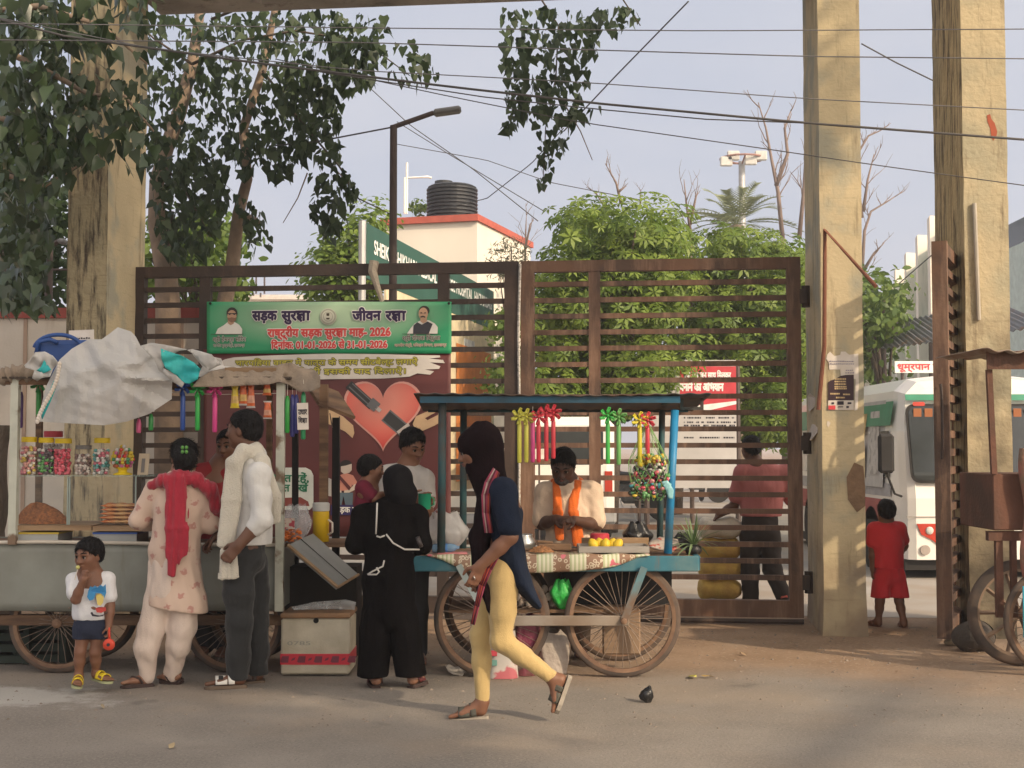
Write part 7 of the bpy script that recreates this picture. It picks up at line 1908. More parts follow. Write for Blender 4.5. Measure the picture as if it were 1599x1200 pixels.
mb=MB();mb.sm=True;mb.tube([P(57,552,8.88),P(60,534,8.88),P(78,530,8.88),P(90,535,8.88)],.016,7);mb.build('tub_lip',m_bl,bt_)
q0,q1=P(108,535,9.2),P(147,516,9.2);fr=frame((q0.x,9.2,q0.z),(1,0,.04),(0,0,1));cw=thing('white_card','white card with one line of print propped on the cart roof','card',q0)
mb=MB();mb.box((0,-.1,-.006),(q1.x-q0.x,q1.z-q0.z,0));mb.v=[fr(*p) for p in mb.v];mb.build('card',m_paper,cw)
mb=MB();[mb.box((.03+k*.017,.022,.001),(.042+k*.017,.03+.003*(k % 2),.002),xf=lambda p:fr(*p)) for k in range(7)];mb.build('small_print',m_ink,cw)
def roll(name,label,pts,r,mat,Y,cat,seed):
 mb=MB();mb.sm=True;n=24;PP=[P(x,y,Y) for x,y in pts];cs=[]
 for i in range(n+1):t=i/n*(len(PP)-1);k=min(int(t),len(PP)-2);cs.append(PP[k].lerp(PP[k+1],t-k))
 rng=random.Random(seed);mb.tube(cs,[r*(1+.25*math.sin(i*1.7+seed)+rng.uniform(-.1,.1))*(1 if 0<i<n else .5) for i in range(n+1)],10);return tag(mb.build(name,mat),label,cat)
roll('sacking_roll','dirty rolled sacking hanging off the far end of the cart roof',[(-25,590),(10,588),(30,580),(55,588)],.05,m_brcl,8.72,'sacking',3)
cl_=thing('brown_cover','tan brown cloth cover spread along the sweet cart roof edge','cover',P(400,612,8.7))
sheet('cloth',[(300,604),(312,590),(328,580),(360,573),(432,571),(440,568),(455,566),(470,574),(492,578),(500,588),(500,604),(488,611),(468,612),(450,600),(436,596),(420,600),(380,602),(340,604)],lambda x,y:8.66+(600-y)*.004+.05*folds(x,y,1.6,11)+(.08 if x>445 else 0),m_brcl,cl_,step=5)
mb=MB();a,b=P(352,581,8.72),P(432,577,8.72);mb.box((a.x,8.70,a.z),(b.x,8.82,b.z+.012));tag(mb.build('roof_plank',m_plank),'thin wooden plank lying over the brown cloth cover','plank')
sheet('white_cloth',[(300,552),(322,555),(345,560),(350,572),(395,574),(340,578),(318,590),(300,600),(310,585),(316,572)],lambda x,y:8.78+.05*folds(x,y,2,13),M('white sheet',(.60,.57,.54),rough=.8),None,step=5,label='crumpled white sheet tucked beside the teal lining',cat='sheet')
# ---- pinwheels and packets
def pinwheel(px,y0,y1,col,label,Y,group,k=1.0,petals=True):
 a,b=P(px,y0,Y),P(px,y1,Y);r=thing('toy_pinwheel',label,'toy',tuple(b),group);m=M('toy %.2f %.2f %.2f' % col,col,rough=.35,spec=.5)
 mb=MB();mb.sm=True;z0=a.z-.05;mb.tube([(a.x,Y,z0),(a.x,Y,z0-.03),(a.x,Y,b.z+.01),(a.x,Y,b.z)],[.009*k,.016*k,.016*k,.012*k],10);mb.build('tube',m,r)
 if petals:
  for i in range(6):
   an=i*math.pi/3+.3;d=Vector((math.cos(an),0,math.sin(an)));t=Vector((-d.z,0,d.x));c=Vector((a.x,Y-.012,a.z-.02));mb=MB();mb.sm=True
   mb.add([c,c+d*.028+t*.018+Vector((0,-.010,0)),c+d*.056+t*.010+Vector((0,-.005,0)),c+d*.054-t*.008,c+d*.026-t*.008+Vector((0,.008,0))],[(0,1,2,3,4)]);mb.build('petal',m,r,solid=.0015)
  mb=MB();mb.sm=True;mb.ball((a.x,Y-.016,a.z-.02),.009,8,6);mb.build('hub',m,r)
 mb=MB();mb.tube([(a.x,Y,z0),(a.x,Y,a.z+.03)],.0015,4);mb.build('string',m_paper,r);return r
GA='toy pinwheels hung along the sweet cart'
for px,y0,y1,c,l in ((286,600,672,(.02,.07,.30),'dark blue streamer toy hanging beside the teal lining'),(309,603,672,(.03,.40,.07),'green pinwheel toy between the blue streamer and the pink one'),(336,603,675,(.68,.06,.26),'bright pink pinwheel toy under the tan roof cloth'),
 (217,642,676,(.60,.10,.24),'short pink tube peeping below the grey tarpaulin'),(236,634,672,(.03,.26,.06),'short green tube peeping below the grey tarpaulin'),(61,596,650,(.05,.38,.08),'green pinwheel toy near the painted end post'),
 (449,606,676,(.03,.30,.05),'green tube toy hanging outside the pale corner post'),(474,600,686,(.03,.25,.10),'dark green tube toy behind the small handwritten notice'),(33,600,668,(.14,.07,.26),'purple tube toy hanging inside the painted end post')):
 pinwheel(px,y0,y1,c,l,8.70 if px>200 else 8.95,GA,petals=px in (309,336,61,286))
for px in (457,463):
 pinwheel(px,604,682-(px==463)*5,(.05,.05,.22),'violet blue beaded chain hanging by the notice' if px==457 else 'second violet blue beaded chain nearer the notice',8.73,GA,petals=False)
def packet(px,y0,y1,cols,label,Y=8.71,w=.06):
 a,b=P(px,y0,Y),P(px,y1,Y);r=thing('snack_packet',label,'packet',tuple(b),'small packets strung under the cart roof');H=a.z-b.z;n=7;hs=[0,.08,.2,.5,.8,.92,1];ws=[1.0,.8,.62,.75,.85,.9,1.0];ds=[.001,.004,.010,.012,.010,.004,.001]
 mb=MB();mb.sm=True;vs=[]
 for h,w_,d in zip(hs,ws,ds):
  for sx,sy in ((-1,0),(-.5,-1),(.5,-1),(1,0),(.5,1),(-.5,1)):vs.append((a.x+sx*w/2*w_,Y+sy*d,a.z-H*h))
 fs=[];mi=[]
 for i in range(6):
  for k in range(6):mb.cur=1 if i in (0,5) else (2 if i==3 else 0);mb.add([vs[i*6+k],vs[i*6+(k+1) % 6],vs[(i+1)*6+(k+1) % 6],vs[(i+1)*6+k]],[(0,3,2,1)])
 mb.build('foil',[M('foil %.2f %.2f' % (c[0],c[1]),c,rough=.3,spec=.6,scale=30,var=.25) for c in cols],r);return r
Y_,O_,S_,W_=(.66,.50,.03),(.60,.12,.03),(.42,.40,.38),(.62,.40,.12)
packet(367,600,637,(Y_,Y_,W_),'yellow foil packet heading the row under the roof cloth');packet(380,599,633,(O_,S_,W_),'orange foil packet with a silver top, next to the yellow one')
packet(392,598,637,(O_,S_,(.6,.3,.2)),'orange foil packet with silver corners, next to the other orange one');packet(417,597,617,(O_,O_,W_),'upper orange packet of the hanging pair by the corner post');packet(418,626,654,(O_,S_,(.6,.3,.2)),'lower orange packet of the hanging pair by the corner post')
mb=MB();mb.tube([P(250,612,8.715),P(340,616,8.715),P(436,614,8.715)],.0025,5);tag(mb.build('hanging_wire',M('white string',(.45,.43,.38))),'thin wire strung along the open side of the sweet cart','wire')
q=P(464,672,8.66);nt=thing('handwritten_notice','small white handwritten notice hanging by the pale corner post','notice',tuple(q));fr=frame(P(464.5,671,8.66),(1,0,.03),(-.08,0,1));mb=MB();mb.box((0,0,-.002),(.072,.172,0));mb.v=[fr(*p) for p in mb.v];mb.build('card',m_paper,nt)
mb=MB();write(mb,'उधार',fr,.036,.098,.045,width=.056,bold=.03,w=.003,align='c');write(mb,'शिक्षा'.replace('शिक्षा','िश|K|ा'),fr,.036,.045,.045,width=.056,bold=.03,w=.003,align='c');mb.box((.006,.128,.001),(.066,.131,.003),xf=lambda p:fr(*p));mb.build('lettering',m_ink,nt)
# ---- side stall behind the corner post: posts, slanting roof, table flap, cooler, snack bag
st_=thing('tea_stall_frame','dark timber frame with a slanting little roof beside the sweet cart','stall',(P(505,700,9.3).x,9.3,0))
post(505,1000,506,600,9.2,.055,m_wood,st_);post(461,960,461,665,9.35,.04,m_black,st_);post(524,980,525,652,9.5,.05,m_black,st_)
mb=MB();a,b=P(496,633,9.15),P(553,655,9.3);fr=frame(a,b-a,(0,.97,.25));L=(b-a).length;mb.box((0,0,0),(L,.45,.022));mb.v=[fr(*p) for p in mb.v];mb.build('roof',m_wood,st_)
mb=MB();mb.tube([P(515,645,9.2),P(519,668,9.2)],.004,5);mb.tube([P(530,650,9.2),P(531,700,9.2)],.004,5);mb.build('tie_wire',m_pole,st_)
mb=MB();mb.box((P(440,700,9.1).x,9.0,.80),(P(548,700,9.1).x,9.45,.83));mb.build('shelf',m_wood,st_)
mb=MB();mb.box((P(450,700,9.2).x,9.12,.05),(P(560,700,9.2).x,9.45,.66));mb.build('skirt_board',M('sooty board',(.020,.017,.015),rough=.95),st_)  # near-black board closing the space under the shelf
fp=[(449,851),(489,833),(560,897),(527,917)];fY=[8.72,9.0,8.95,8.66]
pts=[P(x,y,Y) for (x,y),Y in zip(fp,fY)];nn=(pts[1]-pts[0]).cross(pts[3]-pts[0]).normalized();nn=nn if nn.y<0 else -nn
tf=thing('hinged_flap','grey metal covered flap hanging askew beside the ice box','flap',pts[3]);mb=MB();mb.add([p for p in pts]+[p-nn*.02 for p in pts],[(0,1,2,3),(7,6,5,4),(0,4,5,1),(1,5,6,2),(2,6,7,3),(3,7,4,0)]);mb.build('panel',M('grey zinc',(.24,.245,.24),rough=.5,metal=.2,scale=5),tf)
mb=MB();mb.tube([pts[0]+nn*.002,pts[3]+nn*.002],.012,6);mb.tube([pts[3],pts[2]],.009,6);mb.build('wooden_edge',m_plank,tf)
mb=MB();e=(pts[0]+pts[1])/2;f_=(pts[2]+pts[3])/2;mb.tube([e+nn*.003,f_+nn*.003],.0025,4);mb.build('seam',m_black,tf)
q=P(505,832,9.2);jc=thing('water_cooler','yellow water cooler jug with a white lid on the stall shelf','cooler',(q.x,9.2,.83));R=.055
mb=MB();mb.sm=True;mb.lathe([(R,0),(R,.20),(R*.95,.21)],c=(q.x+.0,9.08,.832),n=20);mb.build('jug',M('cooler yellow',(.62,.40,.01),rough=.4),jc)
mb=MB();mb.lathe([(R*1.02,.205),(R*1.05,.21),(R*1.05,.255),(R*.9,.262),(0,.262)],c=(q.x,9.08,.832),n=20);mb.build('lid',M('lid grey white',(.50,.50,.48),rough=.5),jc)
mb=MB();mb.sm=True;mb.tube([Vector((q.x+R,9.04,.98)),Vector((q.x+R+.03,9.02,.96)),Vector((q.x+R+.03,9.02,.90)),Vector((q.x+R,9.04,.88))],.007,6);mb.build('handle',m_paper,jc)
q=P(463,850,8.95);bg_=thing('snack_bag','clear plastic bag of orange puffs beside the pale corner post','bag',(q.x,8.95,.83));mb=MB();mb.sm=True
def bagf(cx,cy,z0,rx,ry,h,seed):
 def g(i,j):
  a=2*math.pi*i;w=(math.sin(min(1,j*1.15+.12)*math.pi*.62))*(1-.45*max(0,j-.55)/.45);k=1+.10*math.sin(4*a+seed+5*j)+.06*math.sin(9*a+7*j)
  return Vector((cx+rx*w*k*math.cos(a),cy+ry*w*k*math.sin(a),z0+h*j+.01*math.sin(5*a+seed)*j))
 return g
mb.grid(bagf(q.x,8.95,.832,.105,.08,.25,2),32,18);mb.build('film',M('bag film',(.75,.78,.80),rough=.15,alpha=.32,spec=.6),bg_)
mb=MB();mb.sm=True;rng=random.Random(8)
for k in range(60):mb.ball((q.x-.03+rng.uniform(-.06,.06),8.92+rng.uniform(-.04,.04),.845+rng.random()*.085),(.016,.012,.008),6,4)
mb.build('puffs',M('orange puff',(.62,.17,.035),rough=.7,var=.25,scale=30),bg_)
mb=MB();mb.box((q.x-.085,8.862,.93),(q.x+.0,8.866,1.0));mb.build('label_paper',M('bag print',(.60,.50,.42),scale=50,col2=(.4,.06,.08),lo=.5,hi=.55),bg_)
a,b=P(438,1050,8.68),P(546,962,8.68);x0,x1=a.x,b.x;ib=thing('foam_ice_box','white foam ice box with brown lid and printed red tape','ice box',((x0+x1)/2,8.85,0));m_foam=M('dirty foam',(.52,.47,.37),rough=.9,scale=7,col2=(.40,.35,.26),bump=.15,bscale=90)
zb3,zt3=.012,P(490,966,8.68).z
mb=MB();mb.box((x0,8.68,zb3),(x1,9.05,zt3),bev=.012);mb.build('box',m_foam,ib)
mb=MB();mb.box((x0-.004,8.672,zt3+.002),(x1+.006,9.06,zt3+.035),bev=.008);mb.build('lid',M('brown foam lid',(.30,.17,.09),rough=.8,scale=6,col2=(.18,.12,.08)),ib)
mb=MB();mb.lathe([(.017,-.004),(.017,.004)],c=((x0+x1)/2+.005,8.677,zt3-.012),n=14,axis=Matrix.Rotation(math.pi/2,3,'X'));mb.build('finger_hole',m_black,ib)
zt4,zb4=P(490,1021,8.675).z,P(490,1038,8.675).z;mb=MB();mb.box((x0-.002,8.676,zb4),(x1+.002,9.054,zt4));mb.build('red_tape',M('red tape',(.52,.03,.05),rough=.35),ib)
mb=MB();fr=frame((x0,8.674,zb4),(1,0,0),(0,0,1));hh=zt4-zb4
for k in range(5):
 xx=.005+k*.107
 for (u0,v0,u1,v1) in ((0,.2,.045,.8),):
  mb.poly([(xx+.004,hh*.2),(xx+.045,hh*.2),(xx+.05,hh*.8),(xx+.006,hh*.8),(xx-.006,hh*.3)],lambda a,b,c=0:fr(a,b,.001+c))
 if k<4:mb.poly([(xx+.062,hh*.35),(xx+.085,hh*.45),(xx+.092,hh*.7),(xx+.07,hh*.58)],lambda a,b,c=0:fr(a,b,.001+c))
mb.build('tape_print',M('tape print',(.16,.03,.05),rough=.4),ib)
mb=MB();fr=frame((x0,8.679,.2),(1,0,0),(0,0,1));write(mb,'0785',fr,.04,.0,.035,width=.15,bold=.0,w=.001);mb.build('pen_marks',M('faded pen',(.30,.30,.27)),ib)
sheet('plastic_wrap',[(455,948),(490,940),(540,936),(556,940),(553,955),(520,951),(490,952),(460,955)],lambda x,y:8.9+.05*folds(x,y,2,17),M('bag film',(.75,.78,.80)),None,step=5,label='crumpled clear plastic on the ice box lid',cat='plastic sheet')
for i,(px,Y,lab) in enumerate(((18,9.25,'dark plastic crate in the shadow under the sweet cart end'),(75,9.3,'second dark plastic crate farther in under the sweet cart'))):
 q=P(px,700,Y);r=thing('plastic_crate',lab,'crate',(q.x,Y,0));mb=MB()
 for k in range(4):mb.box((q.x-.16,Y-.1,.01+k*.075),(q.x+.16,Y+.12,.06+k*.075))
 for s_ in (-1,1):mb.box((q.x+s_*.16-.02,Y-.105,.005),(q.x+s_*.16+.02,Y+.125,.30))
 mb.build('crate_shell',M('crate plastic',(.025,.035,.028),rough=.7),r)
# the blue fruit cart
YF,YR=8.58,9.36
m_blue=M('blue cart paint',(.035,.14,.19),rough=.65,scale=5,col2=(.11,.19,.20),lo=.45,hi=.62,streak=((.14,.10,.08),.3,8.0))
m_bright=M('bright blue pipe',(.02,.20,.40),rough=.45,scale=6,col2=(.06,.14,.20),lo=.5,hi=.66)
m_tpost=M('dark teal post',(.025,.075,.085),rough=.6,scale=8,col2=(.06,.05,.045))
zbed=P(850,869,YF).z
fx0,fx1=P(619,700,YF).x,P(1090,700,YF).x
c2=thing('fruit_cart','blue wooden fruit cart on spoked wheels with a flat tin roof','cart',((fx0+fx1)/2,(YF+YR)/2,0))
mb=MB();mb.box((fx0,YF+.03,zbed-.06),(fx1-.02,YR,zbed-.002));mb.build('bed',m_wood,c2)
mb=MB();mb.box((fx0-.01,YF,zbed-.095),(fx1,YF+.029,zbed+.003),bev=.006);mb.build('front_board',m_blue,c2)
mb=MB();mb.box((fx0-.01,YR+.001,zbed-.095),(fx1,YR+.03,zbed+.003));mb.box((fx1-.019,YF+.03,zbed-.09),(fx1+.012,YR,zbed+.002));mb.build('end_board',m_blue,c2)
def cyl(a,b,r,nm,mat,n=12):mb=MB();mb.sm=True;mb.tube([a,b],r,n);return mb.build(nm,mat,c2)
cyl(P(689,866,YF+.05),P(691,622,YF+.05),.026,'post',m_tpost);cyl(P(1043,864,YF+.05),P(1054,640,YF+.05),.026,'post',m_bright)
cyl(P(723,862,YR-.05),P(724,640,YR-.05),.024,'post',m_tpost);cyl(P(1030,858,YR-.05),P(1034,640,YR-.05),.022,'post',m_tpost)
ra,rb=P(646,617,YF-.05),P(1111,619,YF-.05)
zr0,zr1=P(880,616,YF-.05).z,P(880,642,YR+.1).z
mb=MB();mb.sm=True
def rf(i,j):
 x=ra.x+(rb.x-ra.x)*i;return Vector((x,YF-.05+(YR+.15-YF)*j,zr0+(zr1-zr0)*j+.0035*math.sin(i*110)+.006*math.sin(i*7+1)*(1-j)))
mb.grid(rf,150,4);mb.build('tin_roof',M('roof tin',(.07,.075,.08),rough=.6,metal=.3,scale=5,col2=(.15,.09,.06)),c2,solid=.006)
mb=MB();mb.box((P(656,700,YF).x,YF-.02,P(0,629,YF).z),(P(1062,700,YF).x,YF+.015,P(0,619,YF).z));mb.build('roof_batten',M('batten blue',(.015,.10,.18),rough=.5,scale=4,col2=(.03,.05,.06)),c2)
mb=MB()
for px in (690,880,1050):x=P(px,700,YF).x;mb.box((x-.015,YF+.016,zr0-.05),(x+.015,YR+.05,zr0-.025))
mb.box((P(656,700,YF).x,YR+.0,zr1-.01),(P(1100,700,YF).x,YR+.03,zr1+.02));mb.build('roof_rafter',m_tpost,c2)
mb=MB();a,b=P(1062,640,YF+.2),P(1098,622,YF+.2);mb.box((a.x,YF+.18,a.z),(a.x+.02,YF+.2,b.z));mb.box((b.x-.02,YF+.18,a.z),(b.x,YF+.2,b.z));mb.box((a.x+.02,YF+.18,a.z),(b.x-.02,YF+.2,a.z+.02));mb.build('roof_bracket',m_tpost,c2)
W1,W2=P(973,966,YF+.02),P(768,966,YF+.02);R=.372
for w_ in (W1,W2):cart_wheel(c2,(w_.x,YF+.07,R),R,40)
for w_ in (W1,W2):cart_wheel(c2,(w_.x+.03,YR-.04,R),R,28)
hz=R
mb=MB();mb.box((P(735,700,YF).x,YF-.016,hz-.036),(W1.x+.035,YF+.006,hz+.028),bev=.004);mb.build('axle_bar',M('grey wood bar',(.30,.26,.22),rough=.85,scale=4,col2=(.20,.15,.11)),c2)
def strut(a,b,w,mat,nm):
 a,b=Vector(a),Vector(b);d=b-a;fr=frame(a,d,(-d.z,0,d.x));mb=MB();mb.box((0,-w/2,-.008),(d.length,w/2,.008));mb.v=[fr(p.x,p.y,p.z) for p in mb.v];return mb.build(nm,mat,c2)
strut((W1.x+.0,YF-.022,hz-.005),P(1006,886,YF-.022),.045,M('faded blue iron',(.10,.19,.22),rough=.7,scale=9,col2=(.15,.10,.07)),'wheel_brace')
strut((W2.x-.02,YF-.022,hz),P(716,882,YF-.022),.04,M('pale blue iron',(.32,.38,.38),rough=.7),'wheel_brace')
for w_ in (W1,W2):mb=MB();mb.lathe([(.022,0),(.018,.018),(.006,.022)],c=(w_.x,YF-.03,hz-.003),n=10,axis=Matrix.Rotation(math.pi/2,3,'X'));mb.build('axle_nut',m_rim,c2)
mb=MB();mb.box((P(700,700,YF).x,YF+.12,hz+.03),(P(1000,700,YF).x,YR-.1,hz+.05));mb.build('under_shelf',m_wood,c2)
mb=MB();mb.box((P(880,700,YF).x,YF+.42,.42),(P(1060,700,YF).x,YR,zbed-.06));mb.build('under_box',m_black,c2)
def oilcloth():
 m=bpy.data.materials.new('patterned oilcloth');m.use_nodes=True;n,l=m.node_tree.nodes,m.node_tree.links;b=n['Principled BSDF'];tc=n.new('ShaderNodeTexCoord');sx=n.new('ShaderNodeSeparateXYZ');l.new(tc.outputs['Object'],sx.inputs[0])
 def mt(op,a,c=0.0):
  x=n.new('ShaderNodeMath');x.operation=op
  for i,v in enumerate((a,c)):
   if hasattr(v,'is_output'):l.new(v,x.inputs[i])
   else:x.inputs[i].default_value=v
  return x.outputs[0]
 def mx(f,a,c):
  x=n.new('ShaderNodeMix');x.data_type='RGBA';l.new(f,x.inputs[0])
  for v,k in ((a,6),(c,7)):
   if hasattr(v,'is_output'):l.new(v,x.inputs[k])
   else:x.inputs[k].default_value=(*v,1)
  return x.outputs[2]
 X=mt('ADD',sx.outputs['X'],20.0)
 blk=mt('GREATER_THAN',mt('FRACT',mt('DIVIDE',X,.21)),.5)
 stripe=mt('GREATER_THAN',mt('FRACT',mt('DIVIDE',X,.0262)),.55);st2=mt('GREATER_THAN',mt('FRACT',mt('DIVIDE',X,.0131)),.5)
 A=mx(stripe,(.62,.60,.46),mx_ :=mx(st2,(.33,.38,.20),(.46,.48,.30)))
 v=n.new('ShaderNodeTexVoronoi');v.inputs['Scale'].default_value=34;l.new(tc.outputs['Object'],v.inputs['Vector']);ring=mt('LESS_THAN',mt('ABSOLUTE',mt('SUBTRACT',v.outputs['Distance'],.32)),.10)
 B=mx(ring,(.26,.155,.10),(.58,.50,.38));c=mx(blk,A,B)
 nz=n.new('ShaderNodeTexNoise');nz.inputs['Scale'].default_value=13;l.new(tc.outputs['Object'],nz.inputs['Vector']);c=mx(mt('GREATER_THAN',nz.outputs['Fac'],.68),c,(.60,.16,.20))
 l.new(c,b.inputs['Base Color']);b.inputs['Roughness'].default_value=.35;b.inputs['Specular IOR Level'].default_value=.5;return m
m_oil=oilcloth()
oc=thing('oilcloth','patterned oilcloth hanging over the front of the blue fruit cart','tablecloth',(P(850,700,YF).x,YF,zbed))
mb=MB();mb.sm=True;xa,xb=P(664,700,YF-.02).x,P(1014,700,YF-.02).x
def oc_f(i,j):
 x=xa+(xb-xa)*i;px=664+350*i
 drop=np.interp(px,[664,690,725,820,900,960,995,1014],[.005,.03,.10,.115,.105,.075,.02,.004])
 top=j<.5
 if top:t=j/.5;return Vector((x,YF+.30*(1-t)-.004,zbed+.012+.004*math.sin(x*30)))
 t=(j-.5)/.5;return Vector((x,YF-.008-.012*math.sin(t*3)-.010*math.sin(x*14)*t-.005*math.sin(x*37)*t,zbed+.012-drop*t))
mb.grid(oc_f,90,16);mb.build('cloth',m_oil,oc,solid=.003)
zs=zbed+.018
q=P(696,862,YF+.12);cb=thing('carrier_bag','translucent white carrier bag holding a water bottle on the cart corner','bag',(q.x,YF+.15,zbed));mb=MB();mb.sm=True
mb.grid(bagf(q.x,YF+.15,zbed+.004,.145,.10,.27,4),40,24);mb.build('film',M('milky film',(.62,.60,.58),rough=.3,alpha=.62,spec=.5,scale=14,col2=(.50,.48,.46)),cb)
mb=MB();mb.sm=True;mb.tube([Vector((q.x-.07,YF+.13,zbed+.21)),Vector((q.x-.085,YF+.12,zbed+.27)),Vector((q.x-.055,YF+.12,zbed+.295)),Vector((q.x-.03,YF+.12,zbed+.26))],.008,6);mb.build('handle',M('milky film',(.6,.6,.6)),cb)
mb=MB();mb.sm=True;ax_=Vector((0,0,1)).rotation_difference(Vector((1,0,.04))).to_matrix();mb.lathe([(.024,0),(.028,.01),(.028,.12),(.022,.145),(.011,.16),(.011,.175)],c=(q.x-.085,YF+.075,zbed+.045),n=16,axis=ax_);bo=mb.build('water_bottle',M('blue bottle',(.20,.36,.55),rough=.15,alpha=.7),cb)
mb=MB();mb.lathe([(.0288,.04),(.0288,.10)],c=(q.x-.085,YF+.075,zbed+.045),n=16,axis=ax_);mb.build('bottle_band',M('blue print',(.08,.22,.50),rough=.3),bo)
mb=MB();mb.sm=True;mb.box((q.x-.05,YF+.02,zbed+.006),(q.x+.14,YF+.14,zbed+.022),bev=.005);mb.build('pink_packet',M('pink packet',(.60,.22,.22),rough=.5),cb)
def lathe_thing(nm,label,cat,px,Y,z,prof,mat,sm=True,n=24,sy=1.0):
 x=P(px,700,Y).x;mb=MB();mb.sm=sm;mb.lathe(prof,c=(x,Y,z),n=n,sy=sy);return tag(mb.build(nm,mat),label,cat)
lathe_thing('steel_pot','round steel pot beside the girl in navy','pot',818,YF+.3,zs,[(.05,0),(.075,.02),(.08,.055),(.055,.095),(.06,.105),(.054,.10),(.0,.06)],m_chrome)
heap('snack_heap','low tan heap of puffed rice on the oilcloth',P(846,700,YF+.16).x,YF+.16,zs,.085,.06,.035,M('puffed rice',(.42,.20,.09),rough=.85,scale=70,var=.45,bump=1.0,bscale=170),5)
mb=MB();a=P(868,856,YF+.28);mb.box((a.x-.12,YF+.22,zs+.002),(a.x+.10,YF+.34,zs+.045),bev=.006);tag(mb.build('wooden_box',m_wood),'low wooden box under the hands of the fruit seller','box')
mb=MB();a=P(846,838,YF+.30);mb.tube([Vector((a.x-.03,YF+.26,zs+.06)),Vector((a.x+.07,YF+.28,zs+.05))],[.008,.012],7);tag(mb.build('knife',m_wood),'dark handled knife lying on the wooden box','knife')
def tray(px0,px1,Y0,Y1,z,h,label,mat,nm='steel_tray'):
 a,b=P(px0,700,(Y0+Y1)/2).x,P(px1,700,(Y0+Y1)/2).x;r=thing(nm,label,'tray',((a+b)/2,(Y0+Y1)/2,z));mb=MB()
 mb.box((a,Y0,z),(b,Y1,z+.006));mb.build('base_plate',mat,r);mb=MB();t=.006
 mb.box((a,Y0,z+.0065),(b,Y0+t,z+h));mb.box((a,Y1-t,z+.0065),(b,Y1,z+h));mb.box((a,Y0+t,z+.0065),(a+t,Y1-t,z+h));mb.box((b-t,Y0+t,z+.0065),(b,Y1-t,z+h));mb.build('rim',mat,r);return r
tray(902,1010,YF+.06,YF+.34,zs+.002,.04,'wide shallow steel tray holding the lemons',M('worn tray steel',(.36,.33,.30),rough=.4,metal=.5))
mb=MB();a,b=P(908,700,YF+.4).x,P(1012,700,YF+.4).x;mb.box((a,YF+.38,zs),(b,YF+.42,zs+.075));tag(mb.build('display_board',m_plank),'pale board standing along the tray behind the lemons','board')
m_lem=M('lemon',(.66,.46,.035),rough=.45,scale=20,bump=.2,bscale=120)
for i,(px,dy,dz,lab) in enumerate(((926,.10,0,'lemon at the oilcloth end of the row in the steel tray'),(936,.13,.0,'second lemon in the row in the steel tray'),(945,.10,.0,'middle lemon with a pale cut patch in the steel tray'),(955,.12,.0,'fourth lemon in the row in the steel tray'),(964,.10,0,'lemon nearest the black bag in the steel tray'))):
 q=P(px,700,YF+dy);mb=MB();mb.sm=True;mb.lathe([(0,-.042),(.010,-.038),(.024,-.026),(.033,0),(.024,.026),(.010,.038),(0,.042)],c=(q.x,YF+dy,zs+.052),n=14,axis=Matrix.Rotation(.3*i-.5,3,'Y'));tag(mb.build('lemon',m_lem),lab,'lemon','lemons in the steel tray')
q=P(936,700,YF+.30);rbx=thing('red_tin','red lidded tin behind the lemons','tin',(q.x,YF+.3,zs));mb=MB();mb.lathe([(.06,.004),(.06,.06)],c=(q.x,YF+.30,zs+.004),n=20);mb.build('tin_body',M('dull red tin',(.30,.08,.06),rough=.5),rbx);mb=MB();mb.lathe([(.064,.065),(.064,.10),(.055,.108),(0,.108)],c=(q.x,YF+.3,zs+.004),n=20);mb.build('lid',M('red lid',(.45,.04,.06)),rbx)
q=P(997,838,YF+.42);mb=MB();mb.sm=True;mb.grid(bagf(q.x,YF+.5,zs,.10,.08,.17,7),36,18);tag(mb.build('black_bag',M('black polythene',(.012,.012,.013),rough=.3,spec=.6,bump=.6,bscale=25)),'crumpled black polythene bag on the fruit cart','bag')
sheet('newspaper',[(1012,848),(1030,838),(1058,842),(1062,852),(1050,862),(1030,858),(1015,854)],lambda x,y:8.72+(862-y)*.006,M('printed paper',(.44,.38,.33),rough=.8,scale=40,col2=(.40,.08,.06),lo=.52,hi=.58),None,step=5,label='scrap of printed newspaper under the bright blue post',cat='newspaper')
mb=MB();mb.sm=True;q=P(1068,700,YF+.5);mb.grid(bagf(q.x,YF+.5,zs,.085,.07,.10,9),30,12);tag(mb.build('black_bag',M('black polythene',(.012,.012,.013))),'small black bag behind the bright blue post','bag')
q=P(1083,873,YF+.18);pl_=thing('spiky_plant','spiky grey green plant sprouting at the end of the blue cart','plant',(q.x,YF+.18,zbed));rng=random.Random(12)
mb=MB();mb.sm=True;mb.lathe([(.045,0),(.055,.02),(.05,.05),(.03,.06)],c=(q.x,YF+.18,zbed+.003),n=14);mb.build('root_ball',M('black polythene',(.01,.01,.01)),pl_)
mbs=MB();mbs.sm=True;lm=leafmat('strap leaf',(.10,.17,.06),(.24,.32,.16),rough=.4,trans=.2)
for k in range(46):
 az=rng.random()*6.28;el=rng.uniform(.1,1.45);L=rng.uniform(.15,.26);d=Vector((math.cos(az)*math.cos(el),math.sin(az)*math.cos(el),math.sin(el)));s_=d.cross(Vector((0,0,1))).normalized();o=Vector((q.x,YF+.18,zbed+.055));pr=None
 for t in range(6):f=t/5;c=o+d*L*f+Vector((0,0,-.10*f*f*math.cos(el)));w_=0.0095*(1-f)**.6+.0006;pts_=(c-s_*w_,c+s_*w_+Vector((0,0,.002)));(mbs.add([pr[0],pr[1],pts_[1],pts_[0]],[(0,1,2,3)]) if pr else None);pr=pts_
lo_=mbs.build('leaves',lm,pl_);at=lo_.data.attributes.new('tint','FLOAT','FACE');at.data.foreach_set('value',np.repeat(np.random.default_rng(3).random(46),5).astype(np.float32))
GB='toy pinwheels hung along the fruit cart'
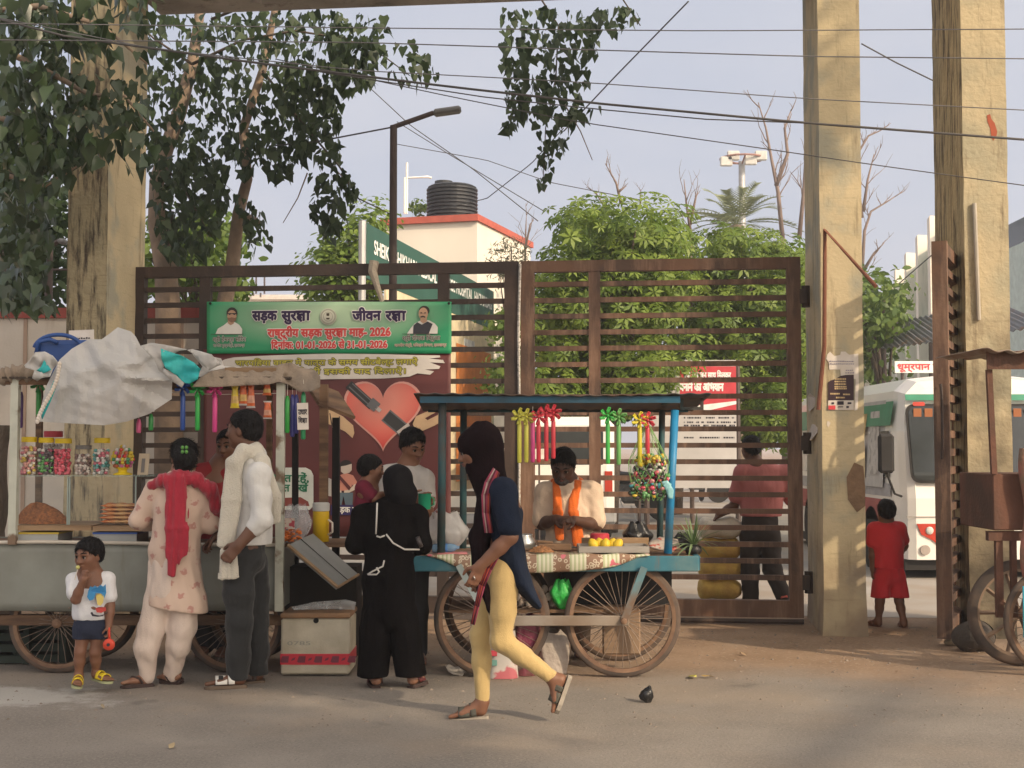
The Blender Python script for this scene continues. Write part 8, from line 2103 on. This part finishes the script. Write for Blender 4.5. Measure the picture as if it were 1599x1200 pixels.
YC=(.52,.50,.07);PC=(.55,.06,.22);RC=(.55,.04,.06);GC=(.06,.45,.08)
for px,y0,y1,c,l in ((811,645,723,YC,'yellow green pinwheel heading the row on the blue cart'),(822,646,722,YC,'second yellow green pinwheel close by the seam chain'),(832,642,722,PC,'magenta tube beside the yellow green pinwheels'),(841,646,722,RC,'rose red pinwheel next to the magenta tube'),(853,640,720,RC,'taller red pinwheel in the middle of the red three'),(864,640,716,RC,'red pinwheel hanging above the head of the seller'),
 (949,644,724,GC,'vivid green pinwheel near the gate stile'),(966,646,726,(.16,.42,.12),'paler green pinwheel beside the vivid green one'),(999,651,728,(.62,.52,.04),'lemon yellow pinwheel in front of the toy net'),(1011,651,718,RC,'red pinwheel half behind the toy net')):
 pinwheel(px,y0,y1,c,l,YF+.0,GB,.9,petals=px !=832)
q=P(1016,782,YF+.03);tn=thing('toy_net','green net stuffed with wrapped toys hanging from the blue cart roof','net bag',(q.x,YF+.03,q.z));rng=random.Random(2);z0,z1=P(0,782,YF).z,P(0,716,YF).z;zt5=P(0,660,YF).z;rx=.125
cols=[(.50,.06,.10),(.60,.42,.05),(.08,.20,.07),(.55,.52,.48),(.06,.05,.05),(.08,.35,.40),(.55,.18,.22),(.10,.28,.10),(.04,.05,.04)];mats=[M('toy wrap %d' % i,c,rough=.25,spec=.6) for i,c in enumerate(cols)];mb=MB();mb.sm=True
for k in range(330):
 t=rng.random()**1.15;a=rng.random()*6.28;w_=rx*(1-.55*max(0,t-.35));rr=rng.random()**.4;row=int(t*5)
 mb.cur={0:rng.choice([2,8,7,4]),1:rng.choice([0,6,0,5,2]),2:rng.choice([0,4,8,7]),3:rng.choice([4,3,8]),4:rng.choice([1,1,7])}[row] if rng.random()<.8 else rng.randrange(9)
 c=Vector((q.x+w_*rr*math.cos(a),YF+.04+.06*rr*math.sin(a),z0+.02+(z1-z0)*t));mb.ball(c,(rng.uniform(.011,.021),rng.uniform(.008,.015),rng.uniform(.009,.018)),6,4)
mb.build('wrapped_toys',mats,tn)
mb=MB()
for k in range(14):
 a=2*math.pi*k/14
 for sg in (1,-1):
  pts_=[]
  for j in range(9):t=j/8;tw=a+sg*t*2.2;w_=rx*1.06*(math.sin(min(1,t*1.6+.35)*math.pi*.5) if t<.5 else 1.0-(t-.5)*1.85);pts_.append(Vector((q.x+w_*math.cos(tw)*1.0-.02*t,YF+.04+w_*.55*math.sin(tw),z0+(zt5-z0)*t)))
  mb.tube(pts_,.0014,3,cap=False)
mb.build('netting',M('green net',(.20,.42,.12),rough=.5),tn)
sheet('foil_flap',[(1033,752),(1043,750),(1052,765),(1051,779),(1044,778),(1040,766)],lambda x,y:YF-.05,M('aqua foil',(.22,.45,.48),rough=.2),tn,step=4)
mb=MB();mb.box((P(992,700,YF).x,YF+.02,P(0,790,YF).z),(P(997,700,YF).x,YF+.04,z0));mb.build('tail',m_black,tn)
m_shell=M('pale egg shell',(.50,.42,.35),rough=.7,scale=20,var=.2);rng=random.Random(6);k_=0
for r_ in range(3):
 for i in range(9-r_):
  px=778+i*12+r_*6;Y=YF+.20+.05*(i % 2);q=P(px,700,Y)
  if px>868:continue
  mb=MB();mb.sm=True;mb.lathe([(0,-.026),(.016,-.02),(.024,-.003),(.02,.014),(.01,.026),(0,.029)],c=(q.x,Y,hz+.078+r_*.045),n=12);o=tag(mb.build('coconut_shell',m_shell),'pale empty shell cup in the pile on the under shelf of the fruit cart','shell cup','shell cups heaped on the under shelf')
q=P(878,958,YF+.12);mb=MB();mb.sm=True;mb.grid(bagf(q.x,YF+.15,hz+.052,.078,.07,.185,3),36,18);tag(mb.build('green_bag',M('green polythene',(.04,.46,.08),rough=.3,spec=.6,bump=.9,bscale=22)),'bright green polythene bag tucked above the cart wheel','bag')
q=P(795,948,YF+.1);mb=MB();mb.sm=True;mb.tube([Vector((q.x,YF+.08,hz+.24)),Vector((q.x+.01,YF+.07,hz+.12)),Vector((q.x+.02,YF+.06,hz+.0))],[.012,.02,.012],8);tag(mb.build('green_pouch',M('green polythene',(.04,.46,.08))),'narrow green pouch hanging behind the stride of the girl','pouch')
def sack(nm,label,cat,px,Y,z0,rx,ry,h,mat,seed,lean=0.0):
 x=P(px,700,Y).x;mb=MB();mb.sm=True
 def g(i,j):
  a=2*math.pi*i;e=lambda v:math.copysign(abs(v)**.6,v);w=.88+.22*math.sin(j*2.6)-.45*max(0,j-.8)/.2;k=1+.06*math.sin(5*a+seed+4*j)+.04*math.sin(11*a+9*j)
  return Vector((x+rx*w*k*e(math.cos(a))+lean*j,Y+ry*w*k*e(math.sin(a)),z0+h*j+.012*math.sin(3*a+seed)*j))
 mb.grid(g,40,16);return tag(mb.build(nm,mat),label,cat)
rg=thing('printed_bag','printed rice bag in pink, white and green under the fruit cart','bag',(P(790,700,YF+.06).x,YF+.06,0));m_rp=M('rice bag',(.52,.48,.44),rough=.5,scale=7,col2=(.44,.12,.14),lo=.5,hi=.54)
x=P(785,700,YF+.0).x;mb=MB();mb.sm=True;mb.grid(lambda i,j:Vector((x+.10*math.copysign(abs(math.cos(2*math.pi*i))**.6,math.cos(2*math.pi*i))*(1-.2*j),YF+.06+.07*math.sin(2*math.pi*i),.003+.30*j)),32,12);mb.build('bag_body',m_rp,rg)
for i,(z,c,w_) in enumerate(((.225,(.16,.28,.07),.05),(.165,(.50,.06,.08),.055),(.105,(.14,.30,.26),.055))):mb=MB();mb.box((x-.09,YF-.018,z-.018),(x-.09+w_,YF-.012,z+.018),bev=.002);mb.build('printed_mark',M('bag mark %d' % i,c),rg)
sack('pink_sack','magenta plastic sack slumped behind the printed rice bag','sack',820,YF+.16,.003,.075,.07,.38,M('magenta sack',(.24,.045,.085),rough=.45,scale=9,col2=(.14,.05,.05),bump=.5),4,.02)
sack('white_sack','greyish white sack on the ground beside the big wheel','sack',862,YF+.24,.003,.10,.09,.27,M('grey white sack',(.38,.33,.29),rough=.7,scale=6,bump=.7,bscale=24),9)
mb=MB();q=P(955,962,YF+.5);mb.box((q.x-.07,YF+.35,.10),(q.x+.18,YF+.40,.40),bev=.01);tag(mb.build('carton',M('brown carton',(.25,.17,.11),rough=.85)),'brown carton seen through the spokes of the big wheel','carton')
# the rusty cart at the street end
m_rust=M('rust sheet',(.13,.06,.04),rough=.85,scale=5,col2=(.08,.045,.032),bump=.25,streak=((.18,.09,.06),.3,5))
YG=8.75;c3=thing('rusty_cart','rust brown vending cart with a tin roof by the dark pillar','cart',(P(1640,700,YG).x,YG+.4,0))
mb=MB();mb.sm=True;a=P(1530,545,YG-.1)
def r3(i,j):return Vector((a.x+1.25*i,YG-.15+.95*j,a.z+.01*math.sin(i*60)-.02*math.sin(i*9)*(1-j)))
mb.grid(r3,80,4);mb.build('tin_roof',M('pale tin',(.30,.26,.22),rough=.6,metal=.3,scale=6,col2=(.20,.11,.07)),c3,solid=.005)
mb=MB();mb.box((P(1540,700,YG).x,YG-.05,P(0,577,YG).z),(a.x+1.25,YG-.03,P(0,549,YG).z));mb.build('fascia',m_rust,c3)
post(1552,740,1544,577,YG,.035,m_rust,c3);post(1800,740,1800,577,YG,.035,m_rust,c3)
mb=MB();x0=P(1549,700,YG).x;mb.box((x0,YG,P(0,828,YG).z),(x0+1.15,YG+.65,P(0,740,YG).z),bev=.008);mb.build('body_box',m_rust,c3)
mb=MB();mb.box((x0-.02,YG+.03,P(0,845,YG).z),(x0+1.2,YG+.09,P(0,830,YG).z));mb.box((x0+.03,YG+.04,.36),(x0+.075,YG+.08,P(0,845,YG).z));mb.box((x0+.13,YG+.04,.36),(x0+.165,YG+.08,P(0,845,YG).z));mb.build('chassis_beam',m_rust,c3)
cw_=P(1593,940,YG+.35);cart_wheel(c3,(cw_.x,YG+.36,.355),.355,10,rim=M('worn wheel wood',(.20,.14,.10),rough=.9),spoke=M('worn wheel wood',(.20,.14,.10)),sr=.015,wid=.03)
cw_=P(1652,962,YG-.05);cart_wheel(c3,(cw_.x,YG-.06,.355),.355,36)
mb=MB();mb.box((P(1592,700,YG-.12).x,YG-.14,P(0,995,YG-.12).z),(P(1700,700,YG).x,YG-.125,P(0,915,YG-.12).z));tag(mb.build('cyan_board',M('cyan print',(.03,.36,.50),rough=.5)),'cyan board with a white foot leaning on the cart wheel','board')
mb=MB();mb.sm=True;qx=P(1606,700,YG-.05).x;mb.grid(lambda i,j:Vector((qx+.055*math.cos(6.283*i)*(1+.3*math.sin(9*j)),YG-.06+.04*math.sin(6.283*i)*(1+.3*math.sin(9*j+1)),P(0,900,YG).z+(P(0,700,YG).z-P(0,900,YG).z)*j)),18,24)
tag(mb.build('hanging_cloth',M('faded pink cloth',(.34,.14,.11),rough=.9,scale=9,col2=(.20,.15,.10),bump=.5)),'faded reddish cloth hanging on the rusty cart','cloth')
for i,(px,py,w_,h_,lab) in enumerate(((1488,1008,.07,.055,'pale broken stone at the foot of the wicket gate'),(1575,1032,.055,.05,'rounded stone chock by the front wheel of the rusty cart'),(1512,1003,.06,.05,'dark stone beside the foot of the wicket gate'))):
 q=G(px,py);mb=MB();mb.sm=True;mb.grid(lambda u,v:Vector((q.x+w_*math.sin(3.14*v)*math.cos(6.28*u)*(1+.2*math.sin(6.28*u*2+i)),q.y+w_*.8*math.sin(3.14*v)*math.sin(6.28*u),h_*.5-h_*.52*math.cos(3.14*v)*(1+.15*math.sin(u*12)))),14,9)
 tag(mb.build('stone',M('stone %d' % i,((.30,.24,.16),(.20,.17,.14),(.09,.075,.06))[i],rough=.95,bump=.6)),lab,'stone')
q=G(1535,1022);mb=MB();mb.sm=True;mb.grid(lambda u,v:Vector((q.x+.15*math.sin(3.14*v)*math.cos(6.28*u)*(1+.12*math.sin(18*u)),q.y+.16+.15*math.sin(3.14*v)*math.sin(6.28*u),.10-.105*math.cos(3.14*v)*(1+.2*math.sin(u*12.56+1)))),22,12);tag(mb.build('grey_sack',M('dark grey sack',(.075,.062,.052),rough=.95,bump=.8,bscale=28)),'dark grey sack slumped under the rusty cart','sack')
# litter on the road
sheet('paper_litter',[(695,1040),(702,1037),(710,1042),(718,1040),(727,1048),(722,1055),(708,1053),(700,1048)],lambda x,y:(G(712,1055).y+(1056-y)*.008+.02*folds(x,y,6,3)),m_paper,None,step=3,label='crumpled white paper litter beside the cart wheel',cat='litter')
q=G(1008,1097);mb=MB();mb.sm=True;mb.grid(lambda u,v:Vector((q.x+.030*math.sin(3.14*v)*math.cos(6.28*u)*(1+.5*math.sin(25*u+7*v))+.02*v*v,q.y+.035*math.sin(3.14*v)*math.sin(6.28*u),.043-.045*math.cos(3.14*v)*(1+.25*math.sin(u*6.28+1)))),20,12);tag(mb.build('black_lump',M('black polythene',(.01,.01,.01))),'small black crumpled bag lying alone on the road','litter')
rng=np.random.default_rng(77)
for i,(px,py,c,lab,s_) in enumerate(((1081,1057,(.46,.42,.08),'yellow green fallen leaf on the road',.07),(1106,1057,(.30,.20,.06),'brown curled leaf beside the yellow green one',.05),(268,1166,(.36,.28,.17),'tan leaf fallen on the asphalt before the man in white',.035),(160,1104,(.30,.24,.16),'tan scrap on the asphalt near the toddler',.03),(1160,1022,(.38,.26,.15),'dry leaf on the reddish soil before the gate',.04),(1240,1006,(.36,.26,.16),'dry scrap on the soil beside the poster pillar',.035),(1400,1050,(.36,.26,.16),'dry scrap on the soil in front of the boy',.03))):
 q=G(px,py,.008);an=rng.random()*6;d,t=Vector((math.cos(an),math.sin(an),0)),Vector((-math.sin(an),math.cos(an),0));mb=MB();up=Vector((0,0,1))
 mb.add([q-d*s_,q-d*s_*.2+t*s_*.4+up*.012,q+d*s_*.6+t*s_*.3+up*.006,q+d*s_+up*.015,q+d*s_*.5-t*s_*.35+up*.01,q-d*s_*.3-t*s_*.4],[(0,1,2,3,4,5)][::1]);tag(mb.build('fallen_leaf',M('leaf litter %d' % i,c,rough=.8)),lab,'leaf')
rng=np.random.default_rng(91);n=2600
gxs=rng.uniform(-3.6,4.6,n);gys=7.0+4.0*rng.random(n)**.7;VV,FF=[],[]
for x_,y_ in zip(gxs,gys):
 s_=.004+.010*rng.random()**4;o=len(VV);a=rng.random()*6.28
 for k in range(4):VV.append((x_+s_*math.cos(a+k*1.57)*rng.uniform(.7,1.3),y_+s_*math.sin(a+k*1.57)*rng.uniform(.7,1.3),.0))
 VV.append((x_,y_,s_*rng.uniform(.5,.9)));FF+=[(o+k,o+(k+1) % 4,o+4) for k in range(4)]
mb=MB();mb.add(VV,FF);tag(mb.build('gravel',M('grit',(.22,.18,.145),rough=.95,scale=3,var=.45)),'loose grit and gravel strewn over the road edge','gravel',kind='stuff')
# the two banners on the gate
BV=-.075
def bfr(v):return lambda a,b,c=0:Gt(a,v-c,b)
ux=lambda px,py=600:u_at(px,BV,py);zx=lambda px,py:z_at(px,py,BV)
def banner_sheet(nm,x0,y0,x1,y1,mat,parent,v,seed,amp=.006):
 mb=MB();mb.sm=True
 def g(i,j):
  px=x0+(x1-x0)*i;py=y1+(y0-y1)*j
  u=u_at(px,v,py);z=z_at(px,py,v);w=amp*math.sin(u*7+seed)*math.sin(j*3.1)+amp*.5*math.sin(u*19+2*j+seed)*(.3+j*.7)
  return Gt(u,v+w,z)
 mb.grid(g,60,12);return mb.build(nm,mat,parent,solid=.0015)
def gradmat(name,edge,mid,p):
 """printed gradient of the banner: pale centre, strong green ends."""
 m=bpy.data.materials.new(name);m.use_nodes=True;n,l=m.node_tree.nodes,m.node_tree.links;b=n['Principled BSDF'];tc=n.new('ShaderNodeTexCoord');mp=n.new('ShaderNodeMapping');mp.inputs['Scale'].default_value=p;l.new(tc.outputs['Generated'],mp.inputs[0]);mp.inputs['Location'].default_value=(-.5*p[0],0,-.72*p[2])
 gr=n.new('ShaderNodeTexGradient');gr.gradient_type='SPHERICAL';l.new(mp.outputs[0],gr.inputs[0]);x=n.new('ShaderNodeMix');x.data_type='RGBA';r=n.new('ShaderNodeMapRange');r.inputs[1].default_value=0;r.inputs[2].default_value=.75;l.new(gr.outputs['Fac'],r.inputs[0]);l.new(r.outputs[0],x.inputs[0]);x.inputs[6].default_value=(*edge,1);x.inputs[7].default_value=(*mid,1);l.new(x.outputs[2],b.inputs['Base Color']);b.inputs['Roughness'].default_value=.42;b.inputs['Specular IOR Level'].default_value=.4;return m
gbn=thing('green_banner','green Hindi road safety banner with two portrait busts and a seal','banner',Gt(ux(514),BV,zx(514,552)))
vG=BV-.012
banner_sheet('flex_sheet',323,471,705,552,gradmat('green banner print',(.022,.27,.12),(.36,.50,.34),(1.9,0,1.6)),gbn,vG,1,.004)
vv=lambda k:vG-.0085-.0022*k
def tline(parent,nm,s,px0,px1,py_base,hpx,col,outline=None,bold=.045,ob=.10,k=1,slack=1.0):
 fr=lambda a,b,c=0:Gt(a,vv(k)-c,b)
 u0,u1=u_at(px0,vG),u_at(px1,vG);z0=z_at((px0+px1)/2,py_base,vG);h=z_at(px0,py_base-hpx,vG)-z_at(px0,py_base,vG)
 if outline:
  mb=MB();write(mb,s,fr,u0,z0,h/.62,width=u1-u0,bold=ob);mb.build(nm+'_outline',outline,parent)
 fr2_=lambda a,b,c=0:Gt(a,vv(k+1)-c,b);mb=MB();write(mb,s,fr2_,u0,z0,h/.62,width=u1-u0,bold=bold);return mb.build(nm,col,parent)
wh=M('banner white',(.72,.70,.66),rough=.5);nv=M('banner navy',(.03,.015,.06),rough=.5);rd_=M('banner red',(.56,.06,.055),rough=.5);dk=M('banner dark',(.06,.045,.03),rough=.5)
tline(gbn,'heading','सड़क',393,431,500,13.5,nv,wh,.06,.13);tline(gbn,'heading','सुर|K|ा',439,483,500,13.5,nv,wh,.06,.13)
tline(gbn,'heading','जीवन',550,594,500,13.5,nv,wh,.06,.13);tline(gbn,'heading','र|K|ा',602,633,500,13.5,nv,wh,.06,.13)
tline(gbn,'headline','राष्ट्रीय सड़क सुर|K|ा माह- 2026',417,609,525,11,rd_,wh,.06,.13)
tline(gbn,'headline','िदनांक: 01-01-2026 से 31-01-2026',423,604,543.5,9.5,rd_,wh,.06,.13)
tline(gbn,'name_line','श्री हेमन्त सोरेन',331,383,533,6.0,dk,wh,.014,.07);tline(gbn,'title_line','माननीय मुख्यमंत्री, झारखण्ड',332,381,541.5,4.2,dk,wh,.006,.05)
tline(gbn,'name_line','श्री दीपक बिरुआ'.replace('बि','िब'),628,687,531,6.0,dk,wh,.014,.07);tline(gbn,'title_line','माननीय मंत्री, परिवहन विभाग, झारखण्ड'.replace('रि','िर').replace('वि','िव'),616,697,541,4.0,M('banner pale red',(.40,.16,.10)),wh,.006,.05)
def gpoly(parent,nm,pts,mat,v,k):
 fr=lambda a,b,c=0:Gt(a,v-.0085-.0022*k-c,b);mb=MB();mb.poly([(u_at(x,v,y),z_at(x,y,v)) for x,y in pts][::-1],fr);return mb.build(nm,mat,parent)
def ell(cx,cy,rx,ry,n=24,a0=0,a1=360):return [(cx+rx*math.cos(math.radians(a0+(a1-a0)*i/n)),cy+ry*math.sin(math.radians(a0+(a1-a0)*i/n))) for i in range(n)]
skp=M('printed skin',(.42,.26,.17),rough=.5);skd=M('printed shade',(.20,.11,.07),rough=.5);hrp=M('printed hair',(.03,.025,.022),rough=.5);cwp=M('printed cloth',(.66,.64,.60),rough=.5);vst=M('printed waistcoat',(.035,.035,.045),rough=.5)
gpoly(gbn,'portrait_cloth',[(337,521.5),(341,513),(350,508),(356,503),(367,503),(374,507),(379,514),(378.5,521.5)],cwp,vG,1)
gpoly(gbn,'portrait_neck',[(356.5,499),(366,499),(366,505),(361,508),(356.5,505)],skp,vG,2);gpoly(gbn,'portrait_hair',ell(363,489,8.6,9),hrp,vG,2);gpoly(gbn,'portrait_face',ell(363,493.5,7.2,9.2),skp,vG,3)
gpoly(gbn,'portrait_beard',[(356,496),(359,496.5),(363,495.5),(367,496.5),(370,496),(369,501),(363,504),(357.5,501)],skd,vG,4);gpoly(gbn,'portrait_glasses',[(356.5,489.2),(370,489.2),(370,490),(367.5,492.2),(364,490.4),(362.5,490.4),(359.5,492.2),(356.5,490.2)],hrp,vG,5)
gpoly(gbn,'portrait_line',[(330,521.6),(381,521.6),(381,522.4),(330,522.4)],dk,vG,3)
gpoly(gbn,'portrait_cloth',[(636,521),(642,512),(648,505),(656,501),(670,500),(679,505),(684,511),(683.5,521)],cwp,vG,1);gpoly(gbn,'portrait_waistcoat',[(645.5,521),(646,508),(652,503),(659,507),(668,502),(676,506),(670,521)],vst,vG,2)
gpoly(gbn,'portrait_neck',[(657,495),(667,495),(667,502),(661,505),(657,502)],skp,vG,3);gpoly(gbn,'portrait_hair',ell(663,485,8.2,7.5),hrp,vG,3);gpoly(gbn,'portrait_face',ell(661.5,490,7.2,9.6),skp,vG,4);gpoly(gbn,'portrait_moustache',[(657,494.5),(661,493),(665,494.5),(664.5,496.3),(661,495.4),(657.5,496.3)],hrp,vG,5);gpoly(gbn,'portrait_eyes',[(657,488),(659.8,488),(659.8,489.2),(663,489.2),(663,488),(666,488),(666,489.6),(657,489.6)],hrp,vG,5)
gpoly(gbn,'portrait_line',[(628,521.2),(686,521.2),(686,522),(628,522)],dk,vG,3)
g1,g2=M('seal grey',(.30,.31,.25),rough=.5),M('seal pale',(.48,.48,.40),rough=.5)
gpoly(gbn,'seal_disc',ell(513,494.5,13,13,36),g2,vG,1);gpoly(gbn,'seal_ring',ell(513,494.5,12,12,36),g1,vG,2);gpoly(gbn,'seal_core',ell(513,494.5,9.8,9.8,32),g2,vG,3);gpoly(gbn,'seal_band',ell(513,494.5,7.6,7.6,32),g1,vG,4);gpoly(gbn,'seal_heart',ell(513,494.5,6.6,6.6,32),g2,vG,5)
gpoly(gbn,'seal_lions',[(510.5,490),(512,488.5),(513,490),(514,488.5),(515.5,490),(515,493.5),(511,493.5)],dk,vG,6);gpoly(gbn,'seal_plinth',[(510,496.5),(516,496.5),(515,499),(511,499)],dk,vG,6)
for px in (327,701):
 mb=MB();q=Gt(u_at(px,vG),vG-.02,z_at(px,474,vG));mb.lathe([(.012,-.004),(.012,.004)],c=q,n=10,axis=Matrix.Rotation(math.pi/2,3,'X'));mb.build('eyelet',m_black,gbn)
mbn=thing('maroon_banner','maroon seat belt banner with a big belted red heart','banner',Gt(ux(514),BV,zx(514,830)))
vM=BV
banner_sheet('flex_sheet',318,545,704,838,M('maroon flex',(.105,.029,.028),rough=.45,var=.10,scale=2.0,spec=.4),mbn,vM,3,.006)
gM=lambda nm,pts,mat,k=1:gpoly(mbn,nm,pts,mat,vM,k)
gM('brush_stroke',[(330,572),(352,561),(366,558),(400,556),(450,554),(520,552),(600,553),(650,554.5),(687,555),(688,558),(670,560),(692,562),(695,567),(672,566),(688,572),(686,576),(664,577),(678,580),(672,585),(652,583),(640,588),(600,591),(520,592),(420,594),(350,592),(330,586)],M('brush white',(.56,.52,.48),rough=.5))
olv=M('olive yellow',(.40,.36,.05),rough=.5);old=M('olive dark',(.065,.06,.02),rough=.5)
def mline(s,px0,px1,py,h,k=2):
 global vG
 sv=vG;vG=vM;tline(mbn,'slogan',s,px0,px1,py,h,olv,old,.035,.12,k);vG=sv
mline('चारपहिया वाहन में यात्रा के समय सीटबेल्ट लगाऐं'.replace('हि','िह'),367,652,570,7.5);mline('औरों को भी इसकी याद दिलाऐं।'.replace('दि','िद'),420,633,584,7.5)
def heartpts(cx,cy,s):
 out=[]
 for i in range(60):t=2*math.pi*i/60;out.append((cx+s*.0625*16*math.sin(t)**3,cy-s*.0625*(13*math.cos(t)-5*math.cos(2*t)-2*math.cos(3*t)-math.cos(4*t))))
 return out
gM('heart_edge',heartpts(598.5,641,61),M('heart edge',(.56,.28,.24),rough=.45));gM('heart_fill',heartpts(598.5,641,57),gradmat('heart print',(.50,.055,.045),(.62,.22,.17),(1.5,0,1.5)),2)
blk=M('belt black',(.035,.035,.037),rough=.5);bgr=M('belt grey',(.13,.13,.135),rough=.5);bsl=M('belt steel',(.45,.40,.38),rough=.5)
def band(a,b,w,mat,k,nm):
 a,b=Vector(a),Vector(b);d=(b-a).normalized();n_=Vector((-d.y,d.x))*w/2;gM(nm,[tuple(a-n_),tuple(b-n_),tuple(b+n_),tuple(a+n_)],mat,k)
band((545,600),(582,634),14,blk,3,'belt_upper');band((546,604),(580,635),2,bgr,4,'belt_stripe');band((551,599),(585,630),2,bgr,4,'belt_stripe');band((578,627),(590,637),16,bgr,5,'belt_latch');band((588,636),(595,642),6,bsl,5,'belt_tongue')
band((603,648),(634,674),22,bgr,3,'belt_socket_edge');band((604,649),(633,673),17,blk,4,'belt_socket');band((629,667),(632,671),22,bsl,5,'belt_socket_lip')
hd_=M('printed palm',(.50,.34,.20),rough=.5)
gM('open_palm',[(645,662),(650,650),(664,644),(680,638),(684,642),(664,653),(668,656),(684,648),(690,628),(696,630),(695,655),(680,664),(662,672),(650,676)],hd_,3)
gM('open_palm',[(500,632),(506,614),(512,613),(516,625),(516,640),(536,650),(552,664),(554,676),(551,684),(540,674),(524,666),(508,660)],hd_,3)
sk2=M('printed fair skin',(.55,.46,.38),rough=.5);pk2=M('printed salmon',(.52,.22,.16),rough=.5);jn=M('printed denim',(.10,.14,.17),rough=.5);mr=M('printed belt',(.10,.03,.03),rough=.5)
gM('seat_back',[(503,772),(504,754),(511,745),(518,748),(518,775)],M('printed pale',(.45,.42,.38)),2);gM('figure_shirt',[(520,752),(527,744),(540,738),(552,742),(558,752),(555,762),(550,756),(549,766),(526,766),(525,756)],pk2,3);gM('figure_hair',ell(541,726,9.5,8),hrp,3);gM('figure_face',[(533,728),(540,727),(550,724),(550,734),(546,738),(538,740),(533,736)],sk2,4)
gM('figure_arm',[(520,755),(525,757),(526,764),(534,766),(534,769),(523,768)],sk2,4);gM('figure_arm',[(554,756),(558,755),(556,764),(546,769),(538,769),(538,766),(547,764)],sk2,4);gM('figure_belt',[(527,743),(531,741),(549,761),(546,766)],mr,5);gM('figure_jeans',[(522,769),(552,769),(551,788),(540,788),(537,775),(534,788),(522,788)],jn,3)
gM('caption_strip',[(517,788),(600,788),(600,804),(517,804)],M('printed violet',(.035,.025,.10),rough=.5),3)
sv=vG;vG=vM;tline(mbn,'caption','(सड़क दुर्घटना में',520,596,800,8,wh,None,.03,k=4);vG=sv
gM('speech_panel',[(432,730),(478,730),(486,734),(490,742),(490,790),(484,796),(432,796)],M('printed panel',(.56,.58,.53),rough=.5),2)
sv=vG;vG=vM;g3=M('printed green',(.02,.16,.08),rough=.5);tline(mbn,'panel_line','सुरि|K|त रहें,',396,483,752,10,g3,None,.04,k=3);tline(mbn,'panel_line','सुरि|K|त रखें',396,482,767,10,g3,None,.04,k=3);vG=sv
gM('panel_car',[(434,782),(446,777),(470,776),(482,783),(484,790),(434,790)],M('printed wine',(.20,.05,.04)),3)
# overhead cables
m_cab=M('cable rubber',(.085,.08,.08),rough=.7);m_cab2=M('pale cable',(.16,.155,.16),rough=.7)
def cable(label,pts,Y0,Y1,r,mat=m_cab,sag=0.0):
 n=24;PX=[p[0] for p in pts];PY=[p[1] for p in pts];vs=[]
 L0,L1=pts[0][0],pts[-1][0]
 for i in range(n+1):
  t=i/n;x=L0+(L1-L0)*t if abs(L1-L0)>60 else None
  tt=t*(len(pts)-1);k=min(int(tt),len(pts)-2);f=tt-k
  if x is None or not all(PX[j]<PX[j+1] for j in range(len(PX)-1)):x=PX[k]+(PX[k+1]-PX[k])*f;y=PY[k]+(PY[k+1]-PY[k])*f
  else:y=float(np.interp(x,PX,PY))
  vs.append(P(x,y+sag*math.sin(t*math.pi),Y0+(Y1-Y0)*t))
 mb=MB();mb.sm=True;mb.tube(vs,r,6);return tag(mb.build('overhead_cable',mat),label,'cable')
cable('topmost level cable crossing in front of both ochre pillars',[(-40,36),(620,44),(1100,48),(1640,45)],9.3,9.0,.0038,m_cab2)
cable('second level cable crossing under the topmost one',[(-40,62),(560,66),(930,78),(1260,88),(1640,92)],9.4,9.1,.0042,m_cab2)
cable('dark slanting cable passing over the hanging peepal spray to the far pillar',[(-40,20),(240,76),(560,110),(905,128),(1260,154),(1640,174)],9.6,9.2,.0038,m_cab2)
cable('thick twisted cable bundle sagging across the whole opening',[(-40,20),(100,56),(400,98),(700,135),(940,162),(1260,192),(1640,221)],9.5,9.2,.0085)
cable('thin cable running just under the thick bundle',[(500,112),(760,152),(940,171),(1100,186),(1260,192)],9.55,9.3,.0045)
cable('lower thin cable dropping across the middle pillar towards the street end',[(430,92),(700,150),(900,190),(1180,230),(1370,258),(1640,295)],9.7,9.2,.0038)
cable('long taut wire rising steeply from the hanging spray to the beam',[(880,205),(960,120),(1075,2)],16,14,.008)
cable('taut wire dropping from the pillar beam to the lamp pole arm',[(420,228),(500,220),(610,199)],13.4,13.2,.008)
cable('wire running down from the leaves past the roof tank',[(570,130),(640,195),(740,265),(840,345)],22,20,.008)
cable('second wire running down past the roof tank to the trees',[(620,190),(700,240),(800,300),(850,330)],24,22,.008)
cable('faint wire from the lamp pole arm out to the whorled trees',[(620,225),(760,250),(860,285),(1000,312)],26,24,.008)
cable('faint wire crossing upward from the tank to the hanging spray',[(690,325),(760,310),(830,255),(880,200)],25,20,.008)
cable('wire slanting down between the two right pillars',[(1345,68),(1400,98),(1470,132)],15,15,.008)
cable('wire rising past the dark pillar towards the teal block',[(1395,450),(1430,420),(1470,385)],30,28,.012)
# evening dust in the air
mb=MB();mb.box((-420,-40,-1.0),(420,420,30.0))
hm=bpy.data.materials.new('evening dust');hm.use_nodes=True;hn,hl=hm.node_tree.nodes,hm.node_tree.links
hn.remove(hn['Principled BSDF']);pv=hn.new('ShaderNodeVolumePrincipled');pv.inputs['Color'].default_value=(.90,.93,1.0,1);pv.inputs['Density'].default_value=.0017;pv.inputs['Anisotropy'].default_value=.3
hl.new(pv.outputs[0],hn['Material Output'].inputs['Volume'])
tag(mb.build('haze',hm),'thin dusty evening haze filling the street','haze',kind='stuff')
SC.cycles.volume_bounces=1
